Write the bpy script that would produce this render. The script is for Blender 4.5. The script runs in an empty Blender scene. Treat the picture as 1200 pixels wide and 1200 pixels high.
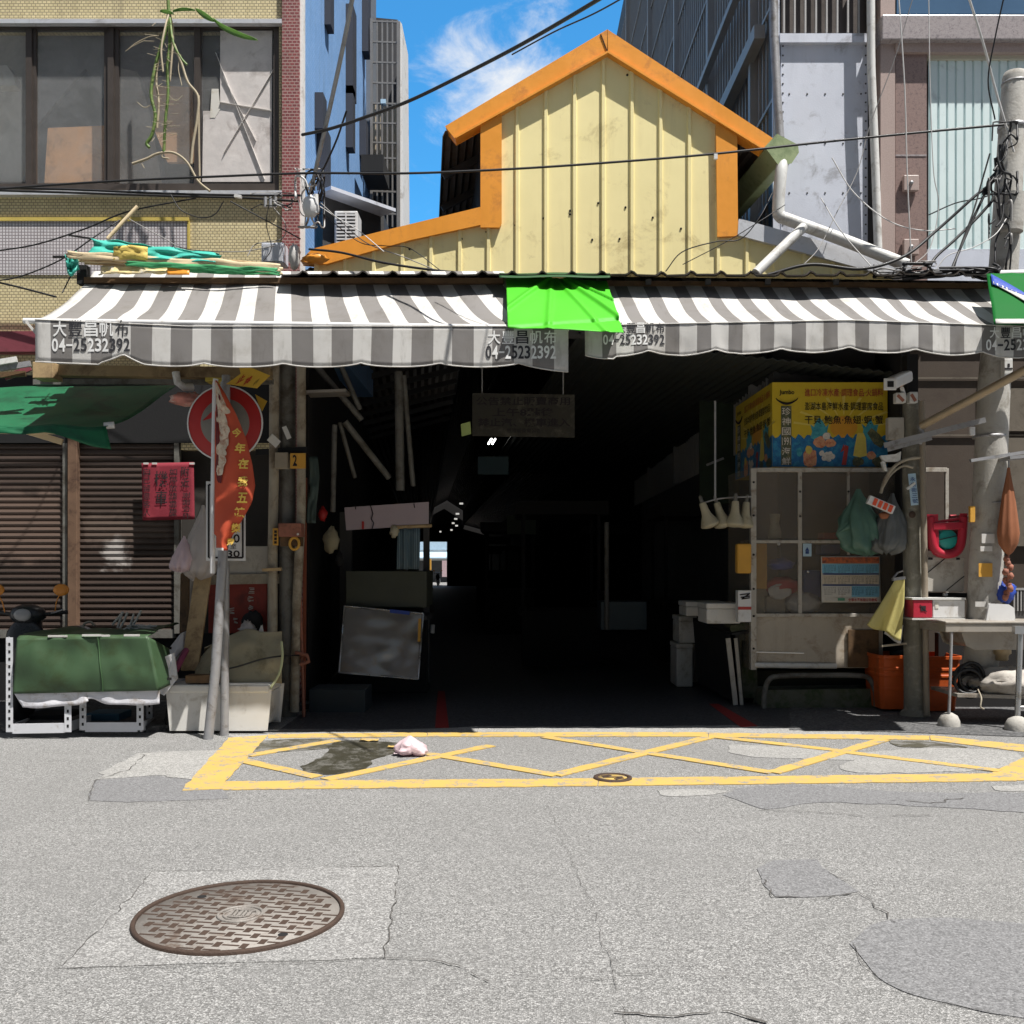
import bpy, math, random
from mathutils import Vector, Matrix, noise as mnoise
random.seed(7)
sc = bpy.context.scene
COL = sc.collection
F = 1155.0; HZ = 665.0; EYE = 1.5
R = math.radians

# ------------------------------------------------------------------ coordinates
def P(px, py, Y):
    return Vector(((px - 600) / F * Y, Y, EYE + (HZ - py) / F * Y))
def G(px, py, z=0.0):                       # a point of the ground
    Y = F * (EYE - z) / (py - HZ)
    return Vector(((px - 600) / F * Y, Y, z))
HD = Vector((-0.09, 1.0, 0.0))              # the market hall runs slightly to the left
def V(*a): return Vector(a)

# ------------------------------------------------------------------ mesh builder
class MB:
    def __init__(s): s.v = []; s.f = []; s.m = []; s.sm = []; s.mi = 0
    def add(s, vs, fs, smooth=False):
        b = len(s.v); s.v += [Vector(p) for p in vs]
        for f in fs:
            s.f.append([b + i for i in f]); s.m.append(s.mi); s.sm.append(smooth)
        return s
    def box(s, x0, x1, y0, y1, z0, z1):
        return s.add([(x0,y0,z0),(x1,y0,z0),(x1,y1,z0),(x0,y1,z0),(x0,y0,z1),(x1,y0,z1),(x1,y1,z1),(x0,y1,z1)],
            [(3,2,1,0),(4,5,6,7),(0,1,5,4),(1,2,6,5),(2,3,7,6),(3,0,4,7)])
    def pbox(s, px0, px1, py0, py1, Y, d):
        a = P(px0, py1, Y); b = P(px1, py0, Y)
        return s.box(a.x, b.x, Y, Y + d, a.z, b.z)
    def obox(s, c, ux, uy, uz):              # centre and three half-axis vectors
        vs = [c + ux*i + uy*j + uz*k for k in (-1,1) for (i,j) in ((-1,-1),(1,-1),(1,1),(-1,1))]
        return s.add(vs, [(3,2,1,0),(4,5,6,7),(0,1,5,4),(1,2,6,5),(2,3,7,6),(3,0,4,7)])
    def bar(s, p, q, w, h=None, up=V(0,0,1)):
        h = h or w; p = Vector(p); q = Vector(q); d = (q - p); L = d.length; d.normalize()
        if abs(d.dot(up)) > .95: up = V(0,1,0)
        sx = d.cross(up).normalized(); uz = sx.cross(d).normalized()
        return s.obox((p+q)/2, d*L/2, sx*w/2, uz*h/2)
    def tube(s, pts, r, n=8, caps=True, smooth=True):
        pts = [Vector(p) for p in pts]; N = len(pts)
        rs = r if isinstance(r, (list, tuple)) else [r]*N
        t0 = (pts[1]-pts[0]).normalized()
        a = V(0,0,1) if abs(t0.z) < .9 else V(1,0,0)
        nx = t0.cross(a).normalized(); vs = []; fs = []
        for i, p in enumerate(pts):
            t = (pts[min(i+1,N-1)] - pts[max(i-1,0)])
            if t.length < 1e-9: t = t0
            t.normalize()
            nx = (nx - t*nx.dot(t))
            if nx.length < 1e-6: nx = t.orthogonal()
            nx.normalize(); ny = t.cross(nx)
            for k in range(n):
                an = 2*math.pi*k/n
                vs.append(p + (nx*math.cos(an) + ny*math.sin(an))*rs[i])
        for i in range(N-1):
            for k in range(n):
                fs.append((i*n+k, i*n+(k+1)%n, (i+1)*n+(k+1)%n, (i+1)*n+k))
        s.add(vs, fs, smooth)
        if caps:
            s.add(vs[:n], [tuple(reversed(range(n)))]); s.add(vs[-n:], [tuple(range(n))])
        return s
    def lathe(s, c, prof, n=20, axis='z', smooth=True, cap=True):
        vs = []; c = Vector(c); N = len(prof)
        for (r, h) in prof:
            for k in range(n):
                a = 2*math.pi*k/n; x, y = r*math.cos(a), r*math.sin(a)
                vs.append(c + (V(x,y,h) if axis == 'z' else V(x,h,y) if axis == 'y' else V(h,x,y)))
        fs = []
        for i in range(N-1):
            for k in range(n):
                fs.append((i*n+k, i*n+(k+1)%n, (i+1)*n+(k+1)%n, (i+1)*n+k))
        s.add(vs, fs, smooth)
        if cap:
            s.add(vs[:n], [tuple(range(n))]); s.add(vs[-n:], [tuple(range(n))])
        return s
    def grid(s, fn, nu, nv, smooth=True):
        vs = [Vector(fn(i/nu, j/nv)) for j in range(nv+1) for i in range(nu+1)]
        w = nu+1
        fs = [(j*w+i, j*w+i+1, (j+1)*w+i+1, (j+1)*w+i) for j in range(nv) for i in range(nu)]
        return s.add(vs, fs, smooth)
    def prism(s, pts, d):                    # a polygon of 3-D points pushed along d
        n = len(pts); pts = [Vector(p) for p in pts]; d = Vector(d)
        return s.add(pts + [p + d for p in pts], [tuple(range(n)), tuple(reversed(range(n, 2*n)))] +
            [(i, (i+1) % n, n+(i+1) % n, n+i) for i in range(n)])
    def ppoly(s, pxs, Y, d):                 # pixel outline at depth Y, d metres thick
        return s.prism([P(a, b, Y) for a, b in pxs], (0, d, 0))
    def blob(s, c, r, amp=.12, fr=3.0, nu=20, nv=14, pinch=0, seed=0, squash=0):
        c = Vector(c); vs = []; fs = []
        for j in range(nv+1):
            th = math.pi*j/nv
            for i in range(nu):
                a = 2*math.pi*i/nu
                d = V(math.sin(th)*math.cos(a), math.sin(th)*math.sin(a), -math.cos(th))
                k = 1 + amp*mnoise.noise(d*fr + V(seed*3.7, seed, 1.3)) + amp*.5*mnoise.noise(d*fr*2.6 + V(seed, 5, seed))
                p = V(d.x*r[0], d.y*r[1], d.z*r[2])*k
                if pinch and d.z > 0:
                    q = 1 - pinch*d.z; p.x *= q; p.y *= q
                if squash and p.z < -squash*r[2]: p.z = -squash*r[2]
                vs.append(c + p)
        for j in range(nv):
            for i in range(nu):
                fs.append((j*nu+i, j*nu+(i+1) % nu, (j+1)*nu+(i+1) % nu, (j+1)*nu+i))
        return s.add(vs, fs, True)
    def bag(s, top, r, h, seed=0, lean=0, nu=44, nv=26, pl=.3):
        # a gathered plastic bag hanging from its knot: pleats run down from the knot and fade into a crumpled belly
        top = Vector(top); vs = []; fs = []
        for j in range(nv+1):
            t = j/nv; R0 = (.07 + .93*math.sin(min(1, t*1.08)*math.pi*.60)**1.25) if t < .86 else (.07+.93*math.sin(.86*1.08*math.pi*.60)**1.25)*math.sqrt(max(0, 1-((t-.86)/.145)**2))
            for i in range(nu):
                a = 2*math.pi*i/nu; d = V(math.cos(a), math.sin(a), 0)
                k = mnoise.noise(V(d.x*2.2+seed, d.y*2.2, t*.8)); k2 = 1-2*abs(mnoise.noise(V(d.x*4+seed, d.y*4+seed, t*2.2))); k3 = mnoise.noise(V(d.x*7, d.y*7+seed, t*6))
                w = R0*(1 + pl*(1-.45*t)*k2*.7 + .35*k + .10*k3)
                vs.append(top + V(d.x*r[0]*w + lean*t*t, d.y*r[1]*w, -h*t*(1+.10*k)))
        for j in range(nv):
            for i in range(nu): fs.append((j*nu+i, (j+1)*nu+i, (j+1)*nu+(i+1) % nu, j*nu+(i+1) % nu))
        s.add(vs, fs, True); s.add(vs[-nu:], [tuple(range(nu))]); return s
    def build(s, name, mats, parent=None, bevel=0, solid=0, sub=0):
        if not isinstance(mats, (list, tuple)): mats = [mats]
        vs = s.v
        if parent is not None:
            off = parent.get('_o', None); off = Vector(off) if off is not None else V(0,0,0)
        else:
            lo = V(*[min(p[i] for p in vs) for i in range(3)]); hi = V(*[max(p[i] for p in vs) for i in range(3)])
            off = V((lo.x+hi.x)/2, (lo.y+hi.y)/2, lo.z)
        me = bpy.data.meshes.new(name)
        me.from_pydata([p - off for p in vs], [], s.f)
        for m in mats: me.materials.append(m)
        me.polygons.foreach_set('material_index', s.m)
        me.polygons.foreach_set('use_smooth', s.sm)
        me.update()
        o = bpy.data.objects.new(name, me); COL.objects.link(o)
        ORG[o.name] = off
        if parent is None: o.location = off
        else: o.parent = parent; 
        o['_o'] = list(off)
        if solid:
            m = o.modifiers.new('solid', 'SOLIDIFY'); m.thickness = solid; m.offset = 0
        if bevel:
            m = o.modifiers.new('bevel', 'BEVEL'); m.width = bevel; m.segments = 2; m.limit_method = 'ANGLE'
        if sub:
            m = o.modifiers.new('sub', 'SUBSURF'); m.levels = sub; m.render_levels = sub
        return o
ORG = {}
def thing(name, label, cat, loc, group=None):
    o = bpy.data.objects.new(name, None); COL.objects.link(o)
    o.location = loc; o['_o'] = list(loc); o['label'] = label; o['category'] = cat
    o.empty_display_size = .1
    if group: o['group'] = group
    return o
def tag(o, label, cat, group=None, kind=None):
    o['label'] = label; o['category'] = cat
    if group: o['group'] = group
    if kind: o['kind'] = kind
    return o
def solo(name, mb, mats, label, cat, group=None, **k):
    return tag(mb.build(name, mats, None, **k), label, cat, group)
def struct(name, mb, mats, label=None, **k):
    o = mb.build(name, mats, None, **k); o['kind'] = 'structure'
    o['label'] = label or name.replace('_', ' '); o['category'] = name.replace('_', ' ')
    return o
def cat_rom(pts, n=8):
    pts = [Vector(p) for p in pts]
    if len(pts) < 3:
        return [pts[0].lerp(pts[1], i/n) for i in range(n+1)]
    q = [pts[0]*2 - pts[1]] + pts + [pts[-1]*2 - pts[-2]]; out = []
    for i in range(1, len(q)-2):
        for k in range(n):
            t = k/n; a, b, c, d = q[i-1], q[i], q[i+1], q[i+2]
            out.append(.5*((2*b) + (c-a)*t + (2*a-5*b+4*c-d)*t*t + (3*b-a-3*c+d)*t**3))
    out.append(pts[-1]); return out

# ------------------------------------------------------------------ writing
_tc = {}
def text_geo(body, bold=0.0):
    key = (body, bold)
    if key in _tc: return _tc[key]
    cu = bpy.data.curves.new('lettering', 'FONT'); cu.body = body; cu.size = 1.0
    cu.offset = bold; cu.resolution_u = 3; cu.fill_mode = 'FRONT'
    o = bpy.data.objects.new('lettering', cu); COL.objects.link(o)
    bpy.context.view_layer.update()
    dg = bpy.context.evaluated_depsgraph_get(); e = o.evaluated_get(dg); me = e.to_mesh()
    vs = [v.co.copy() for v in me.vertices]; fs = [tuple(p.vertices) for p in me.polygons]
    e.to_mesh_clear(); bpy.data.objects.remove(o); bpy.data.curves.remove(cu)
    if vs:
        x0 = min(v.x for v in vs); x1 = max(v.x for v in vs); y0 = min(v.y for v in vs); y1 = max(v.y for v in vs)
        vs = [((v.x-x0)/max(x1-x0, 1e-6), (v.y-y0)/max(y1-y0, 1e-6)) for v in vs]
    _tc[key] = (vs, fs); return vs, fs
def write(mb, body, fn, bold=0.0):           # fn maps the unit box of the text to 3-D
    vs, fs = text_geo(body, bold)
    if vs: mb.add([fn(u, v) for u, v in vs], fs)
def write_px(mb, body, px0, px1, py0, py1, Y, bold=0.0):
    write(mb, body, lambda u, v: P(px0+(px1-px0)*u, py1+(py0-py1)*v, Y), bold)

# ------------------------------------------------------------------ materials
def _n(nt, t, **k):
    n = nt.nodes.new(t)
    for a, b in k.items(): setattr(n, a, b)
    return n
def _math(nt, op, a, b=None, c=None, clamp=False):
    n = _n(nt, 'ShaderNodeMath', operation=op); n.use_clamp = clamp
    for i, x in enumerate((a, b, c)):
        if x is None: continue
        if isinstance(x, (int, float)): n.inputs[i].default_value = x
        else: nt.links.new(x, n.inputs[i])
    return n.outputs[0]
def _mix(nt, f, a, b, mode='MIX'):
    n = _n(nt, 'ShaderNodeMix', data_type='RGBA', blend_type=mode)
    for i, x in ((0, f), (6, a), (7, b)):
        if isinstance(x, (int, float)): n.inputs[i].default_value = x
        elif isinstance(x, (tuple, list)): n.inputs[i].default_value = (*x[:3], 1)
        else: nt.links.new(x, n.inputs[i])
    return n.outputs[2]
def _ramp(nt, x, a, b):
    n = _n(nt, 'ShaderNodeMapRange'); n.inputs[1].default_value = a; n.inputs[2].default_value = b
    n.interpolation_type = 'SMOOTHSTEP'
    nt.links.new(x, n.inputs[0]); return n.outputs[0]
def _noise(nt, vec, scale, detail=4, rough=.6, dist=0):
    n = _n(nt, 'ShaderNodeTexNoise'); n.inputs['Scale'].default_value = scale
    n.inputs['Detail'].default_value = detail; n.inputs['Roughness'].default_value = rough
    n.inputs['Distortion'].default_value = dist
    nt.links.new(vec, n.inputs['Vector']); return n.outputs['Fac']
def _map(nt, vec, sc3, loc=(0,0,0), rot=(0,0,0)):
    n = _n(nt, 'ShaderNodeMapping'); n.inputs['Scale'].default_value = sc3
    n.inputs['Location'].default_value = loc; n.inputs['Rotation'].default_value = rot
    nt.links.new(vec, n.inputs['Vector']); return n.outputs[0]
def _start(name):
    m = bpy.data.materials.new(name); m.use_nodes = True; nt = m.node_tree
    b = nt.nodes['Principled BSDF']; tc = _n(nt, 'ShaderNodeTexCoord')
    geo = _n(nt, 'ShaderNodeNewGeometry')
    return m, nt, b, tc.outputs['Object'], geo.outputs['Position']
def _bump(nt, b, h, strength, dist=.01):
    n = _n(nt, 'ShaderNodeBump'); n.inputs['Strength'].default_value = strength; n.inputs['Distance'].default_value = dist
    nt.links.new(h, n.inputs['Height']); nt.links.new(n.outputs[0], b.inputs['Normal'])
def M(name, col, rough=.7, metal=0, var=.2, scale=5, dirt=None, dscale=3, damt=.5, streak=0, bump=.15, bscale=60, spec=.4, alpha=1, trans=0, sheen=0):
    m, nt, b, ob, pos = _start(name)
    n1 = _noise(nt, pos, scale, 5, .65)
    c = _mix(nt, n1, tuple(x*(1-var) for x in col), tuple(min(1, x*(1+var)) for x in col))
    if dirt:
        n2 = _noise(nt, pos, dscale, 8, .7, .4)
        c = _mix(nt, _math(nt, 'MULTIPLY', _ramp(nt, n2, .62-damt*.35, .75-damt*.15), .85), c, dirt)
    if streak:
        n3 = _noise(nt, _map(nt, pos, (8, 8, .55)), 1.0, 7, .68, .6); n4 = _noise(nt, pos, 1.7, 4, .6)
        c = _mix(nt, _math(nt, 'MULTIPLY', _math(nt, 'MULTIPLY', _ramp(nt, n3, .48, .74), _ramp(nt, n4, .35, .65)), streak), c, dirt or tuple(x*.3 for x in col))
    nt.links.new(c, b.inputs['Base Color'])
    b.inputs['Metallic'].default_value = metal; b.inputs['Specular IOR Level'].default_value = spec
    nt.links.new(_math(nt, 'MULTIPLY_ADD', n1, .3, rough-.15, True), b.inputs['Roughness'])
    if alpha < 1: b.inputs['Alpha'].default_value = alpha
    if trans:
        tr = _n(nt, 'ShaderNodeBsdfTranslucent'); nt.links.new(c, tr.inputs['Color'])
        ms = _n(nt, 'ShaderNodeMixShader'); ms.inputs[0].default_value = trans
        out = nt.nodes['Material Output']
        nt.links.new(b.outputs[0], ms.inputs[1]); nt.links.new(tr.outputs[0], ms.inputs[2]); nt.links.new(ms.outputs[0], out.inputs[0])
    if bump: _bump(nt, b, _noise(nt, pos, bscale, 4, .6), bump)
    return m
def M_brick(name, c1, c2, mortar, w, h, axis='xz', msz=.12, off=.5, rough=.5, stain=(.08,.06,.04), samt=.4, spec=.5):
    m, nt, b, ob, pos = _start(name)
    sep = _n(nt, 'ShaderNodeSeparateXYZ'); nt.links.new(pos, sep.inputs[0])
    cb = _n(nt, 'ShaderNodeCombineXYZ')
    nt.links.new(sep.outputs[0 if axis == 'xz' else 1], cb.inputs[0]); nt.links.new(sep.outputs[2], cb.inputs[1])
    br = _n(nt, 'ShaderNodeTexBrick'); nt.links.new(cb.outputs[0], br.inputs['Vector'])
    br.inputs['Scale'].default_value = 1; br.inputs['Brick Width'].default_value = w; br.inputs['Row Height'].default_value = h
    br.inputs['Mortar Size'].default_value = h*msz; br.inputs['Mortar Smooth'].default_value = .2; br.offset = off
    br.inputs['Color1'].default_value = (*c1, 1); br.inputs['Color2'].default_value = (*c2, 1); br.inputs['Mortar'].default_value = (*mortar, 1)
    n = _noise(nt, pos, 1.6, 8, .7, .5)
    n2 = _noise(nt, _map(nt, pos, (9, 9, .6)), 1, 5, .6)
    c = _mix(nt, _math(nt, 'MULTIPLY', _ramp(nt, n, .45, .8), samt), br.outputs['Color'], stain)
    c = _mix(nt, _math(nt, 'MULTIPLY', _ramp(nt, n2, .5, .8), samt), c, stain)
    nt.links.new(c, b.inputs['Base Color']); b.inputs['Roughness'].default_value = rough; b.inputs['Specular IOR Level'].default_value = spec
    _bump(nt, b, _math(nt, 'SUBTRACT', 1, br.outputs['Fac']), .5, .004)
    return m
def M_stripe(name, dark, light, period, x0, invert=False, trans=.15):
    m, nt, b, ob, pos = _start(name)
    sep = _n(nt, 'ShaderNodeSeparateXYZ'); nt.links.new(pos, sep.inputs[0])
    f = _math(nt, 'FRACT', _math(nt, 'DIVIDE', _math(nt, 'SUBTRACT', sep.outputs[0], x0), period))
    k = _math(nt, 'LESS_THAN', f, .5) if not invert else _math(nt, 'GREATER_THAN', f, .5)
    n1 = _noise(nt, pos, 3.0, 8, .7, .3); n2 = _noise(nt, _map(nt, pos, (10, 2, 2)), 1.2, 6, .7)
    c = _mix(nt, k, light, dark)
    c = _mix(nt, _math(nt, 'MULTIPLY', _ramp(nt, n1, .45, .8), .35), c, (.33, .30, .25))
    c = _mix(nt, _math(nt, 'MULTIPLY', _ramp(nt, n2, .55, .8), .25), c, (.25, .23, .2))
    nt.links.new(c, b.inputs['Base Color']); b.inputs['Roughness'].default_value = .65; b.inputs['Specular IOR Level'].default_value = .3
    tr = _n(nt, 'ShaderNodeBsdfTranslucent'); nt.links.new(c, tr.inputs['Color'])
    ms = _n(nt, 'ShaderNodeMixShader'); ms.inputs[0].default_value = trans
    nt.links.new(b.outputs[0], ms.inputs[1]); nt.links.new(tr.outputs[0], ms.inputs[2])
    nt.links.new(ms.outputs[0], nt.nodes['Material Output'].inputs[0])
    _bump(nt, b, _noise(nt, pos, 220, 2, .5), .08, .003)
    return m
def M_asphalt(name, dark, mid, light, grain=95, bump=.6, big=.35, rough=.85, contrast=1.0):
    m, nt, b, ob, pos = _start(name)
    wv = _n(nt, 'ShaderNodeVectorMath', operation='ADD'); nz = _n(nt, 'ShaderNodeTexNoise'); nz.inputs['Scale'].default_value = grain*.8
    nt.links.new(pos, nz.inputs['Vector']); sc_ = _n(nt, 'ShaderNodeVectorMath', operation='SCALE'); sc_.inputs['Scale'].default_value = .9/grain
    nt.links.new(nz.outputs['Color'], sc_.inputs[0]); nt.links.new(pos, wv.inputs[0]); nt.links.new(sc_.outputs[0], wv.inputs[1])
    vo = _n(nt, 'ShaderNodeTexVoronoi'); vo.inputs['Scale'].default_value = grain; nt.links.new(wv.outputs[0], vo.inputs['Vector'])
    sp = _n(nt, 'ShaderNodeSeparateColor'); nt.links.new(vo.outputs['Color'], sp.inputs[0]); rnd = sp.outputs[0]
    clump = _noise(nt, pos, grain*.22, 3, .6)
    r2 = _math(nt, 'ADD', rnd, _math(nt, 'MULTIPLY', _math(nt, 'SUBTRACT', clump, .5), .7))
    c = _mix(nt, _ramp(nt, r2, .05, .45), dark, mid)
    c = _mix(nt, _ramp(nt, r2, .55, 1.05), c, light)
    gap = _math(nt, 'MULTIPLY', _ramp(nt, vo.outputs['Distance'], .42, .8), .75*contrast)
    c = _mix(nt, gap, c, tuple(x*.7 for x in dark))
    pit = _math(nt, 'MULTIPLY', _ramp(nt, _noise(nt, pos, grain*.4, 4, .75), .58, .66), .55*contrast)
    c = _mix(nt, pit, c, tuple(x*.6 for x in dark))
    bg = _noise(nt, pos, .55, 6, .65, .4); bg2 = _noise(nt, _map(nt, pos, (.4, 2.4, 1)), 1.0, 6, .7, .3); bg3 = _noise(nt, pos, 3.5, 5, .7, .6)
    c = _mix(nt, _math(nt, 'MULTIPLY', _ramp(nt, bg, .42, .72), big), c, tuple(x*.72 for x in mid))
    c = _mix(nt, _math(nt, 'MULTIPLY', _ramp(nt, bg3, .52, .75), big*.9), c, tuple(x*.66 for x in mid))
    c = _mix(nt, _math(nt, 'MULTIPLY', _ramp(nt, bg2, .5, .8), big*.6), c, tuple(x*1.25 for x in mid))
    nt.links.new(c, b.inputs['Base Color']); b.inputs['Roughness'].default_value = rough; b.inputs['Specular IOR Level'].default_value = .3
    h = _math(nt, 'ADD', _math(nt, 'SUBTRACT', 1, vo.outputs['Distance']), _math(nt, 'MULTIPLY', rnd, .5))
    _bump(nt, b, h, bump, .006)
    return m
def M_paint(name, col, under, wear=.42, rough=.7, scale=7):
    m, nt, b, ob, pos = _start(name)
    n1 = _noise(nt, pos, scale, 8, .75, .3); n2 = _noise(nt, pos, 90, 3, .7); n3 = _noise(nt, pos, 2.2, 4, .6)
    s = _math(nt, 'ADD', _math(nt, 'MULTIPLY', n1, .65), _math(nt, 'MULTIPLY', n2, .35))
    c = _mix(nt, n3, tuple(x*.85 for x in col), tuple(min(1, x*1.1) for x in col))
    c = _mix(nt, _ramp(nt, s, wear+.13, wear+.19), c, under)
    nt.links.new(c, b.inputs['Base Color']); b.inputs['Roughness'].default_value = rough
    _bump(nt, b, n2, .4, .006); return m
def M_emit(name, col, s):
    m = bpy.data.materials.new(name); m.use_nodes = True; nt = m.node_tree
    b = nt.nodes['Principled BSDF']; b.inputs['Base Color'].default_value = (*col, 1)
    b.inputs['Emission Color'].default_value = (*col, 1); b.inputs['Emission Strength'].default_value = s
    return m
def M_glass(name, col, alpha, rough=.08):
    m, nt, b, ob, pos = _start(name)
    n = _noise(nt, pos, 2.5, 6, .7, .4)
    b.inputs['Base Color'].default_value = (*col, 1); b.inputs['Roughness'].default_value = rough; b.inputs['Specular IOR Level'].default_value = .5
    nt.links.new(_math(nt, 'MULTIPLY_ADD', n, .35, alpha-.17, True), b.inputs['Alpha'])
    return m

# ================================================================== materials in use
ASPH = dict(dark=(.135,.134,.131), mid=(.26,.258,.254), light=(.455,.451,.444), grain=155, big=.42)
m_road = M_asphalt('asphalt', **ASPH)
m_patch = M_asphalt('smooth_asphalt', (.125,.125,.128), (.195,.195,.20), (.27,.27,.276), grain=130, bump=.3, big=.15, contrast=.5)
m_conc = M_asphalt('pale_concrete', (.20,.197,.19), (.315,.31,.30), (.43,.425,.41), grain=110, bump=.25, big=.6, contrast=.5)
m_slab = M_asphalt('slab_concrete', (.17,.168,.165), (.285,.282,.277), (.45,.446,.44), grain=135, bump=.4, big=.2)
m_walk = M_asphalt('pavement_concrete', (.07,.07,.072), (.12,.12,.122), (.19,.19,.19), grain=50, bump=.3)
m_hallfl = M_asphalt('dark_floor', (.04,.041,.046), (.075,.077,.086), (.12,.122,.132), grain=60, bump=.25, rough=.6)  # low albedo puts the hall's shade into the floor colour
m_yel = M_paint('yellow_road_paint', (.53,.355,.095), (.24,.235,.225), .385)
m_red_line = M_paint('red_road_paint', (.28,.02,.02), (.03,.028,.03), .47)
m_crack = M('crack', (.085,.08,.075), .9, bump=.3)
m_water = M_paint('puddle', (.05,.047,.033), (.15,.145,.13), .37, .3, 5)
m_damp = M_paint('damp_asphalt', (.075,.07,.05), (.19,.186,.175), .36, .5, 6)
m_iron = M('worn_iron', (.27,.25,.23), .55, .15, .3, 12, (.12,.075,.05), 6, .35, bump=.4, bscale=120)
m_rust_iron = M('rusty_iron', (.06,.038,.028), .75, .1, .4, 14, bump=.5, bscale=120)
m_tile = M_brick('yellow_mosaic_tile', (.70,.60,.35), (.59,.50,.28), (.28,.23,.14), .047, .031, msz=.14, samt=.35)
m_tile_g = M_brick('lavender_tile', (.62,.59,.60), (.56,.53,.55), (.24,.21,.22), .034, .034, msz=.16, off=0, samt=.2)
m_maroon = M_brick('maroon_tile', (.25,.06,.06), (.18,.045,.05), (.34,.22,.2), .05, .034, msz=.15, samt=.3)
m_blue = M_brick('blue_mosaic', (.21,.41,.76), (.28,.48,.82), (.18,.34,.62), .05, .05, axis='yz', msz=.12, off=0, samt=.3, stain=(.1,.16,.26))
m_maroon_p = M('maroon_paint', (.20,.045,.06), .6, 0, .2, 4, (.07,.03,.03), 4, .4)
m_white_p = M('white_paint', (.75,.75,.74), .6, 0, .1, 4, (.35,.32,.28), 4, .3, .2)
m_frame = M('brown_aluminium', (.075,.062,.055), .45, .3, .25)
m_dark = M('near_black', (.012,.012,.013), .85, 0, .3)  # flat near-black, also inlaid for the dark of slots and holes
m_darkw = M('dark_interior_wall', (.016,.015,.015), .9, 0, .3)  # near-black albedo carries the deep shade of the hall
m_cream = M('cream_sheet_metal', (.88,.77,.40), .42, .0, .06, 2.5, (.52,.42,.20), 2.2, .2, .22, bump=.22, bscale=2.6)
m_orange = M('orange_sheet_metal', (.80,.32,.04), .42, 0, .16, 3, (.50,.19,.04), 3, .3, .25, bump=.3, bscale=4)
m_silver = M('galvanised_trim', (.62,.63,.66), .4, .35, .12, 4, (.35,.34,.33), 4, .3)
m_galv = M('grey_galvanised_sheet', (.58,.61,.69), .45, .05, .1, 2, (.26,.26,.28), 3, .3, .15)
m_roofm = M('old_corrugated_iron', (.10,.09,.08), .6, .3, .3, 5, (.07,.045,.03), 4, .5)
m_galvbar = M('grey_bars', (.34,.335,.33), .55, .3, .2)
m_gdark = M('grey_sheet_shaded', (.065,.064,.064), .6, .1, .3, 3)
m_gran = M('pink_granite', (.27,.19,.17), .35, 0, .35, 70, (.13,.09,.085), 30, .4, bump=.02, spec=.5)
m_gran2 = M('grey_granite', (.36,.32,.32), .3, 0, .3, 60, (.16,.14,.15), 24, .4, bump=.02, spec=.5)
m_granl = M('polished_granite', (.40,.31,.28), .4, 0, .3, 70, bump=.02, spec=.5)
m_cyan = M('pale_cyan_sheet', (.68,.80,.80), .5, 0, .06, 2, (.4,.48,.5), 3, .2, .15, bump=.03)
m_winblue = M('blue_window_glass', (.07,.14,.24), .1, 0, .3, 1, bump=0, spec=.6)
m_postc = M('pole_concrete', (.40,.385,.355), .85, 0, .18, 9, (.22,.20,.17), 5, .4, .3, bump=.4, bscale=40)
m_cable = M('black_cable', (.018,.018,.02), .5, 0, .2, bump=0)
m_cableg = M('grey_cable', (.30,.29,.28), .5, 0, .2, bump=0)
m_cablew = M('white_cable', (.62,.61,.60), .5, 0, .2, bump=0)
m_post = M('dirty_grey_steel', (.17,.165,.15), .65, .2, .25, 8, (.07,.06,.045), 5, .5, .35, bump=.3)
m_pvc = M('dirty_cream_pipe', (.36,.32,.25), .6, 0, .2, 7, (.14,.10,.06), 4, .5, .5, bump=.2)
m_pvcw = M('white_pipe', (.62,.62,.60), .5, 0, .12, 5, (.32,.30,.27), 5, .35, .3)
m_galvp = M('galvanised_post', (.33,.33,.34), .5, .4, .2, 10, (.16,.14,.12), 6, .35, .25)
m_white_ang = M('white_angle_steel', (.62,.63,.66), .5, 0, .1, 6, (.3,.26,.22), 8, .25)
m_greent = M('green_tarpaulin', (.044,.085,.040), .5, 0, .2, 4, (.035,.055,.02), 4.5, .42, .15, bump=.12, bscale=300)
m_greenaw = M('deep_green_tarpaulin', (.016,.16,.07), .5, 0, .2, 3, (.012,.07,.035), 2.5, .45, .4, trans=.3, bump=.05)
m_greenb = M('bright_green_cloth', (.065,.48,.012), .6, 0, .08, 3, bump=.04, bscale=200, trans=.1)
m_greenb2 = M('green_printed_cloth', (.006,.12,.02), .6, 0, .15, 3, spec=.1, bump=.04)
m_teal = M('teal_tarpaulin', (.07,.52,.42), .5, 0, .2, 5, (.05,.3,.25), 5, .3, bump=.1, trans=.15)
m_wood = M('weathered_wood', (.45,.32,.17), .75, 0, .3, 12, (.2,.13,.07), 6, .45, .4)
m_woodd = M('dark_wood', (.13,.075,.035), .75, 0, .35, 14, (.05,.03,.015), 6, .5, .5)
m_bamboo = M('pale_stick', (.60,.48,.30), .6, 0, .2, 15)
m_shut = None
m_redp = M('faded_red_paper', (.235,.022,.038), .8, 0, .18, 3, (.38,.05,.07), 4, .3, bump=.04)
m_ink = M('black_ink', (.02,.016,.018), .8, bump=0)
m_signred = M('sign_red', (.42,.022,.02), .45, 0, .12, 3, bump=0)
m_signgrey = M('sign_grey', (.21,.195,.17), .55, 0, .12, 6, (.25,.22,.18), 8, .3)
m_signwhite = M('sign_white', (.66,.66,.65), .5, 0, .08, 5, bump=0)
m_flag = M('orange_red_banner_cloth', (.62,.10,.045), .6, 0, .12, 3, bump=.05, trans=.2)
m_flagw = M('banner_cream', (.60,.50,.38), .6, 0, .5, 14, (.35,.12,.06), 16, .5, bump=.03)
m_gold = M('gold_print', (.75,.52,.10), .6, 0, .1, bump=0)
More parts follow.
